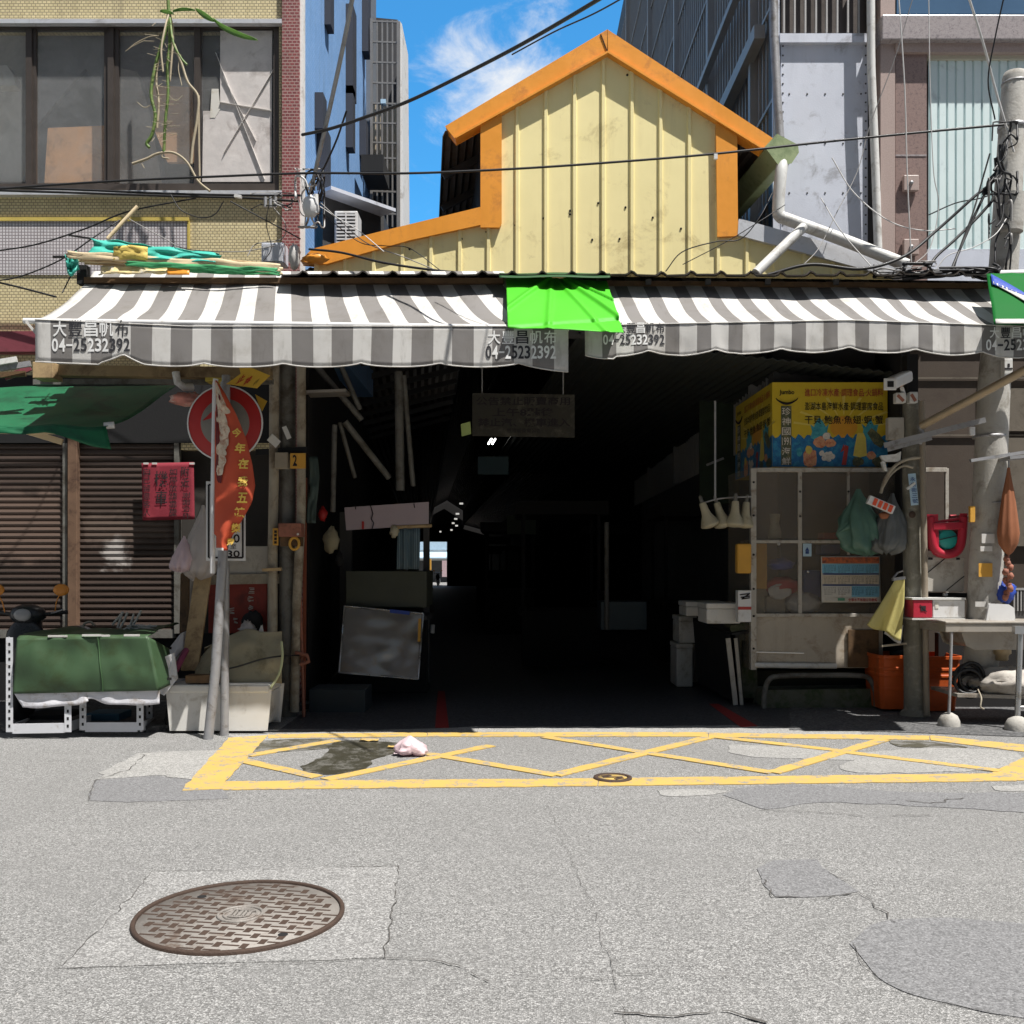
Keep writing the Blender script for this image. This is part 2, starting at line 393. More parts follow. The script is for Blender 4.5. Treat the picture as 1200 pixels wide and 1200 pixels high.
m_yflag = M('yellow_pennant_cloth', (.66,.42,.05), .6, 0, .12, 4, trans=.15)
m_foam = M('white_styrofoam', (.66,.645,.61), .8, 0, .06, 5, (.40,.36,.30), 4, .3, .12, bump=.15, bscale=150)
m_canvas = M('dirty_beige_canvas', (.34,.30,.20), .85, 0, .2, 5, (.2,.17,.1), 4, .4, .2, bump=.2)
m_plastic = M('cloudy_plastic_bag', (.55,.50,.48), .35, 0, .15, 6, alpha=.75, bump=.2, bscale=30)
m_pinkbag = M('pink_plastic_bag', (.74,.58,.62), .35, 0, .2, 6, trans=.25, bump=.2, bscale=30)
m_redpanel = M('rusty_red_panel', (.26,.035,.022), .6, 0, .25, 6, (.1,.02,.015), 4, .4, .4)
m_creambox = M('cream_panel', (.46,.43,.38), .6, 0, .12, 5, (.25,.22,.18), 5, .35, .3)
m_beige = M('beige_box', (.30,.26,.20), .6, 0, .2, 8)
m_otag = M('orange_tag', (.60,.32,.05), .6, 0, .15, 8)
m_brickb = M('brick_red_box', (.30,.12,.08), .75, 0, .3, 14, (.16,.07,.05), 8, .4)
m_steel = M('stainless_steel', (.52,.52,.52), .28, .85, .12, 3, (.32,.28,.22), 4, .3, .1, bump=.03, bscale=8)
m_steeld = M('grimy_steel', (.36,.33,.29), .5, .25, .2, 4, (.16,.12,.08), 4, .45, .4, bump=.1)
m_mauve = M('mauve_board', (.40,.33,.36), .7, 0, .1, 4)
m_towel = M_stripe('striped_towel', (.05,.085,.11), (.14,.21,.25), .022, 0, trans=0)
m_ybox = M('yellow_lightbox_panel', (.66,.48,.03), .45, 0, .1, 3, (.6,.4,.04), 3, .3, bump=0)
m_sea = M('printed_sea', (.02,.15,.36), .45, 0, .6, 22, (.05,.33,.5), 14, .5, bump=0)
m_aqua = M('printed_turquoise', (.07,.38,.45), .45, 0, .4, 25, (.02,.2,.3), 20, .5, bump=0)
m_psun = M('printed_sun', (.70,.33,.03), .45, bump=0)
m_pshell = M('printed_shell', (.72,.36,.20), .45, 0, .4, 35, (.5,.12,.06), 25, .5, bump=0)
m_pwhite = M('printed_white', (.75,.70,.62), .45, 0, .2, 40, (.4,.35,.3), 30, .4, bump=0)
m_pred = M('printed_red', (.42,.05,.04), .45, bump=0)
m_pgreen = M('printed_dark_green', (.08,.10,.06), .45, 0, .5, 30, (.25,.22,.1), 22, .5, bump=0)
m_pyel = M('printed_yellow', (.72,.58,.12), .45, 0, .2, 20, bump=0)
m_glassd = M_glass('grimy_glass', (.30,.26,.21), .22, .15)
m_glassw = M_glass('dusty_window_glass', (.38,.385,.385), .19, .06)
m_card = M('cardboard', (.62,.35,.18), .8, 0, .12, 5, (.3,.18,.1), 4, .3)
m_sheetw = M('plastic_sheeting', (.62,.58,.56), .4, 0, .35, 3, (.36,.32,.3), 3, .4, bump=.4, bscale=6)
m_redpl = M('red_plastic', (.42,.022,.045), .4, 0, .1, bump=.03)
m_tealpl = M('teal_plastic', (.03,.38,.34), .4, 0, .1, bump=.03)
m_orpl = M('orange_plastic', (.55,.10,.02), .4, 0, .12, 6, (.3,.07,.02), 5, .3, bump=.04)
m_whitepl = M('white_plastic', (.66,.66,.66), .4, 0, .08, 5, (.45,.42,.38), 6, .25, bump=.02)
m_bluepl = M('blue_plastic', (.02,.06,.35), .5, 0, .15, bump=.05)
m_bluesign = M('pale_blue_plate', (.42,.58,.70), .5, bump=0)
m_greenbag = M('green_plastic_bag', (.10,.20,.155), .35, 0, .35, 7, trans=.2, bump=.35, bscale=22)
m_greybag = M('grey_plastic_bag', (.14,.15,.15), .35, 0, .35, 7, trans=.2, bump=.35, bscale=22)
m_ycloth = M('pale_yellow_cloth', (.52,.46,.17), .8, 0, .15, 6, (.38,.33,.1), 5, .35, bump=.2)
m_umb = M('brown_umbrella_cloth', (.27,.10,.045), .7, 0, .2, 7, bump=.1)
m_moss = M('mossy_concrete', (.12,.12,.09), .9, 0, .3, 10, (.035,.06,.018), 7, .6, bump=.5)
m_lampc = M('cream_enamel', (.42,.38,.27), .45, 0, .15, 5, (.2,.17,.1), 6, .3)
m_sack = M('woven_sack', (.44,.41,.37), .8, 0, .15, 6, (.25,.22,.2), 5, .4, bump=.4, bscale=200)
m_rubber = M('black_rubber', (.015,.015,.016), .5, bump=.1)
m_scoot = M('dark_scooter_paint', (.02,.022,.024), .3, 0, .1, bump=0)
m_mirror_o = M('orange_mirror_back', (.62,.23,.03), .4, bump=0)
m_bill = M('brown_panel', (.062,.046,.034), .75, 0, .25, 5, (.05,.035,.025), 4, .45, .3)
m_leaf = M('cactus_green', (.10,.17,.035), .55, 0, .3, 14, (.26,.27,.10), 18, .4)
m_stem = M('dry_stem', (.40,.34,.24), .8, 0, .25, 16)
m_lamp = M_emit('lit_tube', (1,.98,.92), 5)
m_small_lamp = M_emit('lit_lamp', (1,.97,.9), .4)
m_paper = M('paper', (.62,.60,.55), .8, 0, .06, 6, (.48,.43,.35), 6, .25, bump=.03)
m_pblue = M('calendar_blue', (.20,.46,.62), .8, bump=0)
m_pcream = M('calendar_cream', (.62,.54,.42), .8, bump=0)
m_porange = M('calendar_picture', (.52,.14,.05), .7, 0, .9, 30, (.03,.02,.03), 25, .5, bump=0)
m_bluecloth = M('blue_print', (.02,.06,.22), .7, bump=0)
m_redbag = M('red_printed_bag', (.50,.03,.03), .5, 0, .1, 5, bump=.1)
m_farblue = M('far_blue_awning', (.38,.50,.60), .6, 0, .2, 3)
m_farwall = M('far_white_wall', (.6,.6,.58), .8, 0, .2, 1)
m_gutter = M('moss_green_gutter', (.30,.36,.19), .5, 0, .2, 4, (.16,.22,.1), 4, .4)

# ================================================================== SKY AND SUN
LDIR = V(-.36, .30, -1.0).normalized()
to_sun = -LDIR
sun = bpy.data.lights.new('sun', 'SUN'); sun.energy = 5.0; sun.angle = R(.53); sun.color = (1, .965, .91)
so = bpy.data.objects.new('sun', sun); COL.objects.link(so); so.location = (6, -4, 14)
so.rotation_euler = LDIR.to_track_quat('-Z', 'Y').to_euler()
w = bpy.data.worlds.new('World'); sc.world = w; w.use_nodes = True
nt = w.node_tree; bg = nt.nodes['Background']
sky = _n(nt, 'ShaderNodeTexSky', sky_type='NISHITA'); sky.sun_disc = False
sky.sun_elevation = math.asin(to_sun.z); sky.sun_rotation = math.atan2(to_sun.x, to_sun.y)
sky.air_density = 1.0; sky.dust_density = .3; sky.ozone_density = 2.5; sky.altitude = 0
tc = _n(nt, 'ShaderNodeTexCoord')
cn = _noise(nt, _map(nt, tc.outputs['Generated'], (7, 7, 13), (.35, .2, .1)), 1.0, 9, .62, .5)
sepw = _n(nt, 'ShaderNodeSeparateXYZ'); nt.links.new(tc.outputs['Generated'], sepw.inputs[0])
def near_dir(px, py, rad):                   # a bank of cloud round one direction of the sky
    d = V((px-600)/F, 1, (HZ-py)/F).normalized()
    vd = _n(nt, 'ShaderNodeVectorMath', operation='DISTANCE'); nt.links.new(tc.outputs['Generated'], vd.inputs[0]); vd.inputs[1].default_value = d
    return _math(nt, 'SUBTRACT', 1, _math(nt, 'DIVIDE', vd.outputs['Value'], rad), None, True)
bank = _math(nt, 'MAXIMUM', near_dir(578, 118, .10), near_dir(640, -8, .045))
cm = _ramp(nt, _math(nt, 'ADD', cn, _math(nt, 'MULTIPLY', bank, .21)), .60, .84)
fr = _ramp(nt, sepw.outputs[1], .72, .845)      # boosted blue ahead; unseen sky elsewhere whitened to neutralise the ambient light
clear = _mix(nt, 1.0, sky.outputs[0], (.72, 2.2, 2.78), 'MULTIPLY')
whitened = _mix(nt, .55, sky.outputs[0], (4.2, 4.1, 3.95))
sat = _mix(nt, fr, whitened, clear)
cl = _mix(nt, cm, sat, (10.6, 10.8, 11.0))
nt.links.new(cl, bg.inputs['Color']); bg.inputs['Strength'].default_value = .056

cam = bpy.data.cameras.new('camera'); co = bpy.data.objects.new('camera', cam); COL.objects.link(co)
co.location = (0, 0, EYE); co.rotation_euler = (R(90), 0, 0)
cam.sensor_width = 36; cam.lens = 36*F/1200; cam.shift_y = (HZ-600)/1200; cam.clip_end = 2000; cam.clip_start = .05
sc.camera = co
sc.view_settings.view_transform = 'Standard'; sc.view_settings.look = 'None'
sc.view_settings.exposure = .62; sc.view_settings.gamma = 1
sc.cycles.max_bounces = 6; sc.cycles.transparent_max_bounces = 8; sc.cycles.use_denoising = True

# ================================================================== GROUND
b = MB(); b.add([(-250,-60,0),(250,-60,0),(250,400,0),(-250,400,0)], [(0,1,2,3)]); struct('road', b, m_road, 'rough sunlit grey asphalt road')
def rough_poly(pxs, z, amp=.012, seg=.06, seed=0):
    g = [G(a, c, z) for a, c in pxs]; out = []
    for i, p in enumerate(g):
        q = g[(i+1) % len(g)]; n = max(1, int((q-p).length/seg))
        for k in range(n):
            t = p.lerp(q, k/n); d = V(mnoise.noise(t*7+V(seed,0,0)), mnoise.noise(t*7+V(9,seed,0)), 0)
            out.append(t + d*amp*2)
    return out
def sheet(name, pxs, mat, z, label, amp=.012, smooth=False):
    pts = rough_poly(pxs, z, amp)
    if smooth:
        pts = rough_poly([], z) if False else pts
    b = MB(); b.prism([V(p.x, p.y, .0006) for p in pts], (0,0,z-.0006)); return struct(name, b, mat, label)
def spline_px(pxs, n=5):
    return [(p.x, p.y) for p in cat_rom([V(a, c, 0) for a, c in pxs + [pxs[0]]], n)][:-1]
sheet('smooth_road_patch', spline_px([(998,1105),(1020,1083),(1075,1076),(1140,1078),(1260,1092),(1330,1140),(1290,1200),(1190,1192),(1130,1180),(1070,1165),(1030,1145)]), m_patch, .004, 'smooth darker oval asphalt patch at the lower right', .01)
sheet('small_road_patch', [(888,1018),(905,1008),(955,1006),(972,1022),(1008,1045),(955,1051),(905,1050)], m_patch, .004, 'small square smooth asphalt patch in the right half of the road')
sheet('road_patch_strip', spline_px([(850,932),(880,922),(960,920),(1060,928),(1220,930),(1280,945),(1220,953),(1090,945),(960,940),(900,948)]), m_patch, .004, 'smooth asphalt strip just in front of the yellow box at right', .02)
sheet('concrete_slab', [(178,1021),(468,1014),(450,1122),(70,1134)], m_slab, .004, 'pale square slab cast round the large manhole', .006)
sheet('concrete_apron', [(164,882),(268,878),(300,868),(262,918),(180,908),(112,913),(118,905)], m_conc, .004, 'bright white concrete apron left of the yellow box', .03)
sheet('side_asphalt', [(112,914),(180,909),(262,919),(268,935),(150,940),(104,938)], m_patch, .003, 'dark asphalt wedge left of the yellow box', .015)
sheet('pale_repair', spline_px([(855,872),(930,875),(1000,880),(1020,890),(900,888),(860,882)]), m_conc, .004, 'pale concrete repair inside the yellow box', .03)
sheet('pale_repair', spline_px([(1010,882),(1100,876),(1190,882),(1190,897),(1100,905),(990,903)]), m_conc, .0042, 'larger pale repair at the right end of the yellow box', .03)
sheet('pale_repair', spline_px([(770,926),(800,924),(850,926),(835,932),(785,932)]), m_conc, .0044, 'thin pale scrape in front of the yellow box', .02)
sheet('pale_repair', spline_px([(1160,921),(1200,919),(1260,920),(1250,926),(1170,926)]), m_conc, .0044, 'pale scrape at the right edge in front of the yellow box', .02)
sheet('doorstep_concrete', [(265,862),(420,856),(560,852),(560,857),(440,863),(300,868)], m_conc, .0022, 'pale concrete strip at the left of the hall entrance', .02)
sheet('doorstep_concrete', [(560,853),(860,850),(1010,856),(1010,862),(860,859),(560,858)], m_conc, .0022, 'pale concrete strip along the hall threshold', .02)
# water
sheet('puddle', spline_px([(302,870),(340,866),(400,867),(386,876),(330,881),(296,882)]), m_damp, .0048, 'damp patch in the corner of the yellow box', .02)
sheet('puddle', spline_px([(352,897),(376,888),(384,876),(400,868),(462,870),(470,880),(440,888),(430,900),(395,907),(360,904)]), m_water, .0052, 'dark wet puddle beside the pink bag', .03)
sheet('puddle', spline_px([(1040,868),(1100,870),(1130,876),(1060,875)]), m_damp, .0048, 'damp smear near the sink', .02)
# yellow box
b = MB()
def line(p, q, tp, tq=None):
    tq = tq or tp
    b.prism(rough_poly([(p[0],p[1]-tp/2),(q[0],q[1]-tq/2),(q[0],q[1]+tq/2),(p[0],p[1]+tp/2)], .0012, .010, .10), (0,0,.0043))
def poly(pxs): b.prism(rough_poly(pxs, .0012, .008, .1), (0,0,.0046))
poly([(212,927),(268,865),(314,862),(262,919),(262,925)])
line((262,921),(700,917),9.5,9); line((701,917),(1190,911),9,9); poly([(1160,907),(1200,888),(1262,880),(1262,912),(1190,915)])
line((314,863),(500,861),4.5,5); line((501,861),(830,861),5,5); line((831,861.5),(1090,865),5,5); line((1091,865),(1262,884),6,9)
b.v  # diagonals lie a little higher
zq = [0]
def dline(p, q, t): b.prism(rough_poly([(p[0],p[1]-t/2),(q[0],q[1]-t/2),(q[0],q[1]+t/2),(p[0],p[1]+t/2)], .0125, .006, .12), (0,0,.003))
def wline(p, q, wd):
    zq[0] += 1; zz = .0013; ht = .0050+.0003*zq[0]; a = G(*p, zz); c = G(*q, zz); d = (c-a).normalized(); s = V(-d.y, d.x, 0)*wd/2
    n = max(1, int((c-a).length/.12)); pts = [a.lerp(c, k/n)+s+V(mnoise.noise(a.lerp(c,k/n)*9),mnoise.noise(a.lerp(c,k/n)*8+V(4,1,0)),0)*.02 for k in range(n+1)] + [a.lerp(c, k/n)-s for k in range(n, -1, -1)]
    b.prism(pts, (0,0,ht))
for p, q in [((272,889),(372,911)),((382,914),(575,874)),((290,886),(395,868)),((497,883),(652,909)),((650,909),(832,864)),((638,864),(905,906)),((905,906),(1036,867)),((838,864),(990,881)),((990,882),(1172,904))]:
    wline(p, q, .115)
struct('yellow_box_marking', b, m_yel, 'worn yellow crossed box marking on the road')
# cracks and joints
def crack(b, pxs, wd=.016, jit=.02, z=.0075):
    wd *= .5
    pts = [G(a, c, z) for a, c in pxs]; L = []
    for i in range(len(pts)-1):
        n = max(2, int((pts[i+1]-pts[i]).length/.035))
        L += [pts[i].lerp(pts[i+1], k/n) for k in range(n)]
    L.append(pts[-1]); up = []; dn = []
    for i, p in enumerate(L):
        d = (L[min(i+1,len(L)-1)]-L[max(i-1,0)]).normalized(); s = V(-d.y, d.x, 0)
        j = s*(mnoise.noise(p*13)*jit); ww = wd*(.45+.9*abs(mnoise.noise(p*21+V(3,3,0))))
        if abs(mnoise.noise(p*5+V(1,7,2))) < .10: ww *= .12
        up.append(p+j+s*ww/2); dn.append(p+j-s*ww/2)
    for i in range(len(L)-1):
        b.add([up[i],up[i+1],dn[i+1],dn[i]], [(3,2,1,0)])
b = MB()
crack(b, [(178,1021),(320,1018),(468,1014)], .012); crack(b, [(468,1014),(460,1070),(450,1122)], .014)
crack(b, [(70,1134),(250,1131),(450,1122)], .008); crack(b, [(450,1122),(520,1125),(545,1133),(570,1150)], .02, .03)
crack(b, [(178,1021),(130,1075),(70,1134),(20,1160)], .009, .02)
crack(b, [(104,938),(180,940),(268,937)], .01); crack(b, [(112,913),(104,938)], .012); crack(b, [(110,915),(150,902),(170,884)], .02,.03)
crack(b, [(600,1142),(700,1146),(760,1140),(900,1146)], .007, .02)
crack(b, [(720,1186),(790,1190),(840,1184),(900,1196)], .03, .04)
crack(b, [(640,940),(672,1010),(700,1080),(718,1140),(735,1200)], .006, .03)
crack(b, [(888,1018),(905,1050),(960,1051),(1008,1046),(1050,1080)], .02, .03)
crack(b, [(998,1105),(1008,1125),(1030,1145),(1070,1165),(1130,1180),(1190,1192)], .007, .02)
crack(b, [(890,948),(950,951),(1010,956),(1090,955)], .018, .04); crack(b, [(1045,937),(1090,941),(1130,935)], .03, .05)
crack(b, [(972,1022),(1000,1036)], .015)
struct('road_cracks', b, m_crack, 'dark cracks and slab joints in the road')
# loose grit: pebbles lying on the asphalt
b = MB(); rg = random.Random(3)
for i in range(1500):
    Y = 2.9 + rg.random()**1.6*4.2; x = (rg.random()-.5)*Y*1.15; s = rg.uniform(.003,.007)
    vs = [V(x,Y,0)+V(rg.uniform(.6,1)*s*math.cos(k*1.57+rg.random()), rg.uniform(.6,1)*s*math.sin(k*1.57), 0) for k in range(4)] + [V(x,Y,s*rg.uniform(.7,1.2))]
    b.add(vs, [(0,1,4),(1,2,4),(2,3,4),(3,0,4)])
o = b.build('loose_grit', M('grit', (.34,.33,.32), .9, 0, .5, 40, bump=0)); tag(o, 'loose grit scattered over the asphalt', 'grit', kind='stuff')
# raised pavement on the left and under the right-hand stall
b = MB(); b.prism([V(-12,8.95,-.02),V(-3.3,8.95,-.02),V(-3.05,9.15,-.02),V(-2.45,9.4,-.02),V(-2.1,10.7,-.02),V(-12,10.7,-.02)], (0,0,.075)); struct('pavement', b, m_walk, 'dark worn concrete pavement in front of the shutters', bevel=.012)
b = MB(); b.prism([G(925,856,.001),G(1000,856.5,.001),G(1260,866,.001),V(7.5,11,.001),V(3.1,11,.001)], (0,0,.006)); struct('stall_floor', b, m_walk, 'damp floor under the right-hand stall with shade in its dark colour')  # dark sheet ends at the awning shadow; shade is in its colour
# hall floor
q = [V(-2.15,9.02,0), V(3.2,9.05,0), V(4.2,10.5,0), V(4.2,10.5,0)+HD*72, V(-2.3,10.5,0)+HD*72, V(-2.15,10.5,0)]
b = MB(); b.prism([p+V(0,0,.0005) for p in q], (0,0,.001)); struct('hall_floor', b, m_hallfl, 'wet floor running into the market hall, darkened for its shade')
b = MB()
b.prism([G(510,853,.003),G(526,853,.003),G(521,810,.003),G(513,810,.003)], (0,0,.002))
b.prism([G(868,852,.003),G(888,851,.003),G(842,825,.003),G(831,825,.003)], (0,0,.002)); struct('red_floor_lines', b, m_red_line, 'two faded red lines on the hall floor')

# ---- manhole cover
MC = G(281.5, 1073, .004); MR = .443
t = thing('manhole_cover', 'large round rusty manhole cover with basket weave tread in the road', 'manhole cover', MC)
b = MB(); b.lathe(MC, [(MR-.02,-.002),(MR-.02,.012),(MR-.017,.016),(MR-.004,.016),(MR,.010),(MR,-.002)], 64, cap=False); b.build('rim', m_rust_iron, t)
b = MB(); b.lathe(MC, [(.001,.004),(MR-.021,.004),(MR-.021,0)], 64, cap=False); pl = b.build('plate', m_iron, t)
b = MB(); ang = R(-9); ca, sa = math.cos(ang), math.sin(ang); sp = .055
def rot2(x, y): return V(x*ca - y*sa, x*sa + y*ca, 0)
for i in range(-8, 9):
    for j in range(-8, 9):
        x, y = i*sp, j*sp
        hw, hh = (.036, .0065) if (i+j) % 2 == 0 else (.0145, .0245)
        rr = math.hypot(x, y)
        if rr > MR-.05 or (abs(x) < .105 and abs(y) < .095): continue
        c = MC + rot2(x, y) + V(0,0,.0043)
        b.obox(c, rot2(hw,0), rot2(0,hh), V(0,0,.0006))
b.build('tread', m_rust_iron, t)
b = MB(); b.lathe(MC, [(.088,.005),(.088,.012),(.098,.012),(.098,.005)], 40, cap=False); b.lathe(MC, [(.066,.005),(.066,.011),(.072,.011),(.072,.005)], 40, cap=False)
for k in (-2,-1,0,1,2):
    b.obox(MC+rot2(k*.02,.0)+V(0,0,.009), rot2(.006,.006*(-1)**k), rot2(-.004,.03), V(0,0,.003))
b.obox(MC+rot2(0,.04)+V(0,0,.009), rot2(.05,0), rot2(0,.005), V(0,0,.003)); b.obox(MC+rot2(0,-.042)+V(0,0,.009), rot2(.04,0), rot2(0,.005), V(0,0,.003))
b.build('emblem', m_iron, t)
b = MB()
for sx in (-1, 1): b.lathe(MC+rot2(sx*.27, -sx*.19)+V(0,0,.005), [(.001,.0008),(.020,.0008),(.021,.0)], 16, cap=False)
b.build('lifting_hole', m_dark, t)
# small valve cover on the yellow line
VC = G(718, 912, .0056)
t = thing('valve_cover', 'small round iron valve cover on the yellow line', 'valve cover', VC)
b = MB(); b.lathe(VC, [(.105,0),(.105,.012),(.135,.012),(.137,0)], 40, cap=False); b.build('rim', m_rust_iron, t)
b = MB(); b.lathe(VC, [(.001,.006),(.104,.006),(.104,0)], 40, cap=False); b.build('plate', m_yel, t)
b = MB(); b.obox(VC+V(0,0,.008), V(.07,0,0), V(0,.012,0), V(0,0,.003)); b.obox(VC+V(-.04,.045,.008), V(.03,.02,0), V(-.008,.012,0), V(0,0,.003)); b.obox(VC+V(.04,-.045,.008), V(.03,.02,0), V(-.008,.012,0), V(0,0,.003)); b.build('emblem', m_rust_iron, t)
# litter
c = G(483, 884, .008); t = b = MB(); b.bag(c+V(-.02,0,.15), (.12,.10), .15, 5, .02, 40, 22, .5); b.grid(lambda u, v: c+V(-.14+.12*u, -.05+.1*v, .012+.03*abs(mnoise.noise(V(u*4,v*4,2)))), 10, 8)
solo('plastic_litter', b, m_pinkbag, 'crumpled pale pink plastic bag lying on the yellow box', 'plastic bag')
for i, (a, c2) in enumerate([(433,868),(466,876)]):
    p = G(a, c2, .008); b = MB(); b.grid(lambda u, v: p + V((u-.5)*.16, (v-.5)*.09, .01+.012*mnoise.noise(V(u*3+i*5, v*3, 0))), 8, 6)
    solo('paint_flake', b, m_yel, ['flake of yellow paint near the left puddle', 'flake of yellow paint touching the pink bag'][i], 'litter', solid=.003)

# ================================================================== LEFT TILED BUILDING (facade plane Y=10.6)
YL = 10.6
def hole_wall(mb, px0, px1, py0, py1, holes, Y, d):
    xs = sorted({px0, px1, *[h[0] for h in holes], *[h[1] for h in holes]}); ys = sorted({py0, py1, *[h[2] for h in holes], *[h[3] for h in holes]})
    for i in range(len(xs)-1):
        for j in range(len(ys)-1):
            cx, cy = (xs[i]+xs[i+1])/2, (ys[j]+ys[j+1])/2
            if any(h[0] < cx < h[1] and h[2] < cy < h[3] for h in holes): continue
            mb.pbox(xs[i], xs[i+1], ys[j], ys[j+1], Y, d)
TB = thing('tiled_building', 'yellow mosaic tiled house with wide brown windows at the left', 'building', V(-4.5, YL, 0))
b = MB(); hole_wall(b, -260, 330, -420, 527, [(-190, 327, 27, 223), (-200, 212, 515, 527)], YL, .25); b.build('wall', m_tile, TB)
b = MB(); b.pbox(-260, 330, -430, 860, YL+2.2, .1); b.pbox(-260, -258, -420, 860, YL, 2.2); b.pbox(332, 345, -430, 860, YL+.2, 2.2); b.pbox(-260, 332, -12, 5, YL+.26, 2.0); b.build('rear_wall', m_darkw, TB)
b = MB(); b.pbox(330.5, 351, -430, 860, YL-.06, .2); b.build('pillar', m_maroon, TB)
b = MB(); b.pbox(351.5, 355, -430, 330, YL-.03, .12); b.build('corner_trim', m_white_p, TB)
b = MB(); b.pbox(-260, 219, 259, 322, YL-.012, .01); b.build('tile_band', m_tile_g, TB)
b = MB(); b.pbox(-260, 221, 254.5, 258.6, YL-.03, .028); b.pbox(219.5, 222, 259, 324, YL-.02, .018); b.build('band_border', M('yellow_band', (.52,.40,.10), .6), TB)
b = MB(); b.pbox(-260, 330, 22, 27, YL-.07, .068); b.pbox(-260, 330, 223, 228, YL-.08, .078); b.build('window_ledge', m_silver, TB)
b = MB(); b.pbox(-260, 200, 388, 412, YL-.16, .155); b.build('maroon_fascia', m_maroon_p, TB)
# windows: four sashes
wf = MB()
for (x0, x1) in ((-190, 327),):
    wf.pbox(x0, x1, 27, 32, YL+.02, .1); wf.pbox(x0, x1, 215, 223, YL+.02, .1)
for x in (-188, 33.5, 129.5, 231, 324):
    wf.pbox(x-3.5, x+3.5, 32, 215, YL+.025, .09)
wf.pbox(37, 42, 33, 214.5, YL+.05, .05); wf.pbox(122, 126, 33, 214.5, YL+.05, .05); wf.pbox(134, 139, 33, 214.5, YL+.05, .05)
win = wf.build('window', m_frame, TB)
for x0, x1 in ((-184, 30), (37, 126), (133, 227.5), (234.5, 320.5)):
    b = MB(); b.pbox(x0, x1, 32, 215, YL+.08, .008); b.build('pane', m_glassw, win)
# things standing behind the glass
def inside(name, px, Y, mat, label, cat, d=.05): 
    b = MB(); b.ppoly(px, Y, d); return solo(name, b, mat, label, cat)
inside('cardboard_box', [(56,150),(124,147),(126,214),(52,214)], YL+.22, m_card, 'cardboard box behind the second window pane', 'box', .4)
inside('cardboard_sheet', [(178,100),(226,102),(228,190),(196,190),(180,150)], YL+.24, m_card, 'brown cardboard leaning behind the cactus stems', 'cardboard')
inside('grey_board', [(42,35),(122,35),(122,120),(100,80),(44,146)], YL+.55, M('dull_board', (.34,.35,.36), .8), 'grey board with slanted edge behind the second pane', 'board')
inside('plastic_sheeting', [(258,36),(319,36),(318,213),(237,213),(238,130),(258,130)], YL+.066, m_sheetw, 'creased pale plastic sheeting covering the right window pane', 'plastic sheet', .01)
inside('paper_notice', [(248,104),(256,104),(258,128),(252,138),(246,138)], YL+.062, m_paper, 'torn white paper scrap at the right window pane', 'paper', .004)
b = MB()
for p, q in (((253,62),(310,210)),((322,80),(262,180)),((258,120),(318,130)),((262,90),(300,165))): b.bar(P(*p, YL+.058), P(*q, YL+.058), .03, .004)
solo('tape_cross', b, M('clear_tape', (.66,.63,.6), .4, bump=0), 'pale adhesive tape crossed over the sheeted pane', 'tape')
inside('white_cover', [(-60,100),(-20,78),(8,76),(16,88),(18,100)], YL+.3, m_paper, 'domed white cover behind the left window pane', 'cover', .15)
inside('bright_curtain', [(-180,34),(30,34),(30,213),(-180,213)], YL+.8, M('curtain', (.8,.8,.76), .9, 0, .2, 3), 'pale curtain behind the leftmost window', 'curtain', .03)
inside('bag_heap', [(142,80),(160,84),(175,130),(190,214),(138,214)], YL+.4, M('heap', (.42,.38,.34), .8, 0, .5, 9), 'grey heap of bags behind the third pane', 'bags', .2)
inside('grey_curtain', [(133,33),(227,33),(227,214),(133,214)], YL+.9, M('curtain_dark', (.30,.28,.26), .9, 0, .4, 4), 'dim curtain behind the third pane', 'curtain', .03)
inside('blue_curtain', [(37,33),(126,33),(126,214),(37,214)], YL+1.0, M('curtain_blue', (.36,.40,.44), .9, 0, .3, 4), 'bluish curtain behind the second pane', 'curtain', .03)

# ---- rolling shutters under the awning
def M_shutter(name, col, patch=None):
    m, nt2, bb, ob, pos = _start(name)
    sep = _n(nt2, 'ShaderNodeSeparateXYZ'); nt2.links.new(pos, sep.inputs[0])
    n1 = _noise(nt2, _map(nt2, pos, (2, 1, 9)), 1.0, 6, .7, .3); n2 = _noise(nt2, pos, 3, 7, .7, .4)
    c = _mix(nt2, n1, tuple(x*.55 for x in col), tuple(x*1.35 for x in col))
    c = _mix(nt2, _math(nt2, 'MULTIPLY', _ramp(nt2, n2, .5, .72), .75), c, (.045,.03,.022))
    for (x0, x1, z0, z1, pc) in (patch or []):
        fx = _math(nt2, 'SUBTRACT', (x1-x0)/2, _math(nt2, 'ABSOLUTE', _math(nt2, 'SUBTRACT', sep.outputs[0], (x0+x1)/2)))
        fz = _math(nt2, 'SUBTRACT', (z1-z0)/2, _math(nt2, 'ABSOLUTE', _math(nt2, 'SUBTRACT', sep.outputs[2], (z0+z1)/2)))
        f = _math(nt2, 'ADD', _math(nt2, 'MINIMUM', fx, fz), _math(nt2, 'MULTIPLY', _math(nt2, 'SUBTRACT', n2, .5), .5))
        c = _mix(nt2, _ramp(nt2, f, 0, .12), c, pc)
    nt2.links.new(c, bb.inputs['Base Color']); bb.inputs['Roughness'].default_value = .6; return m
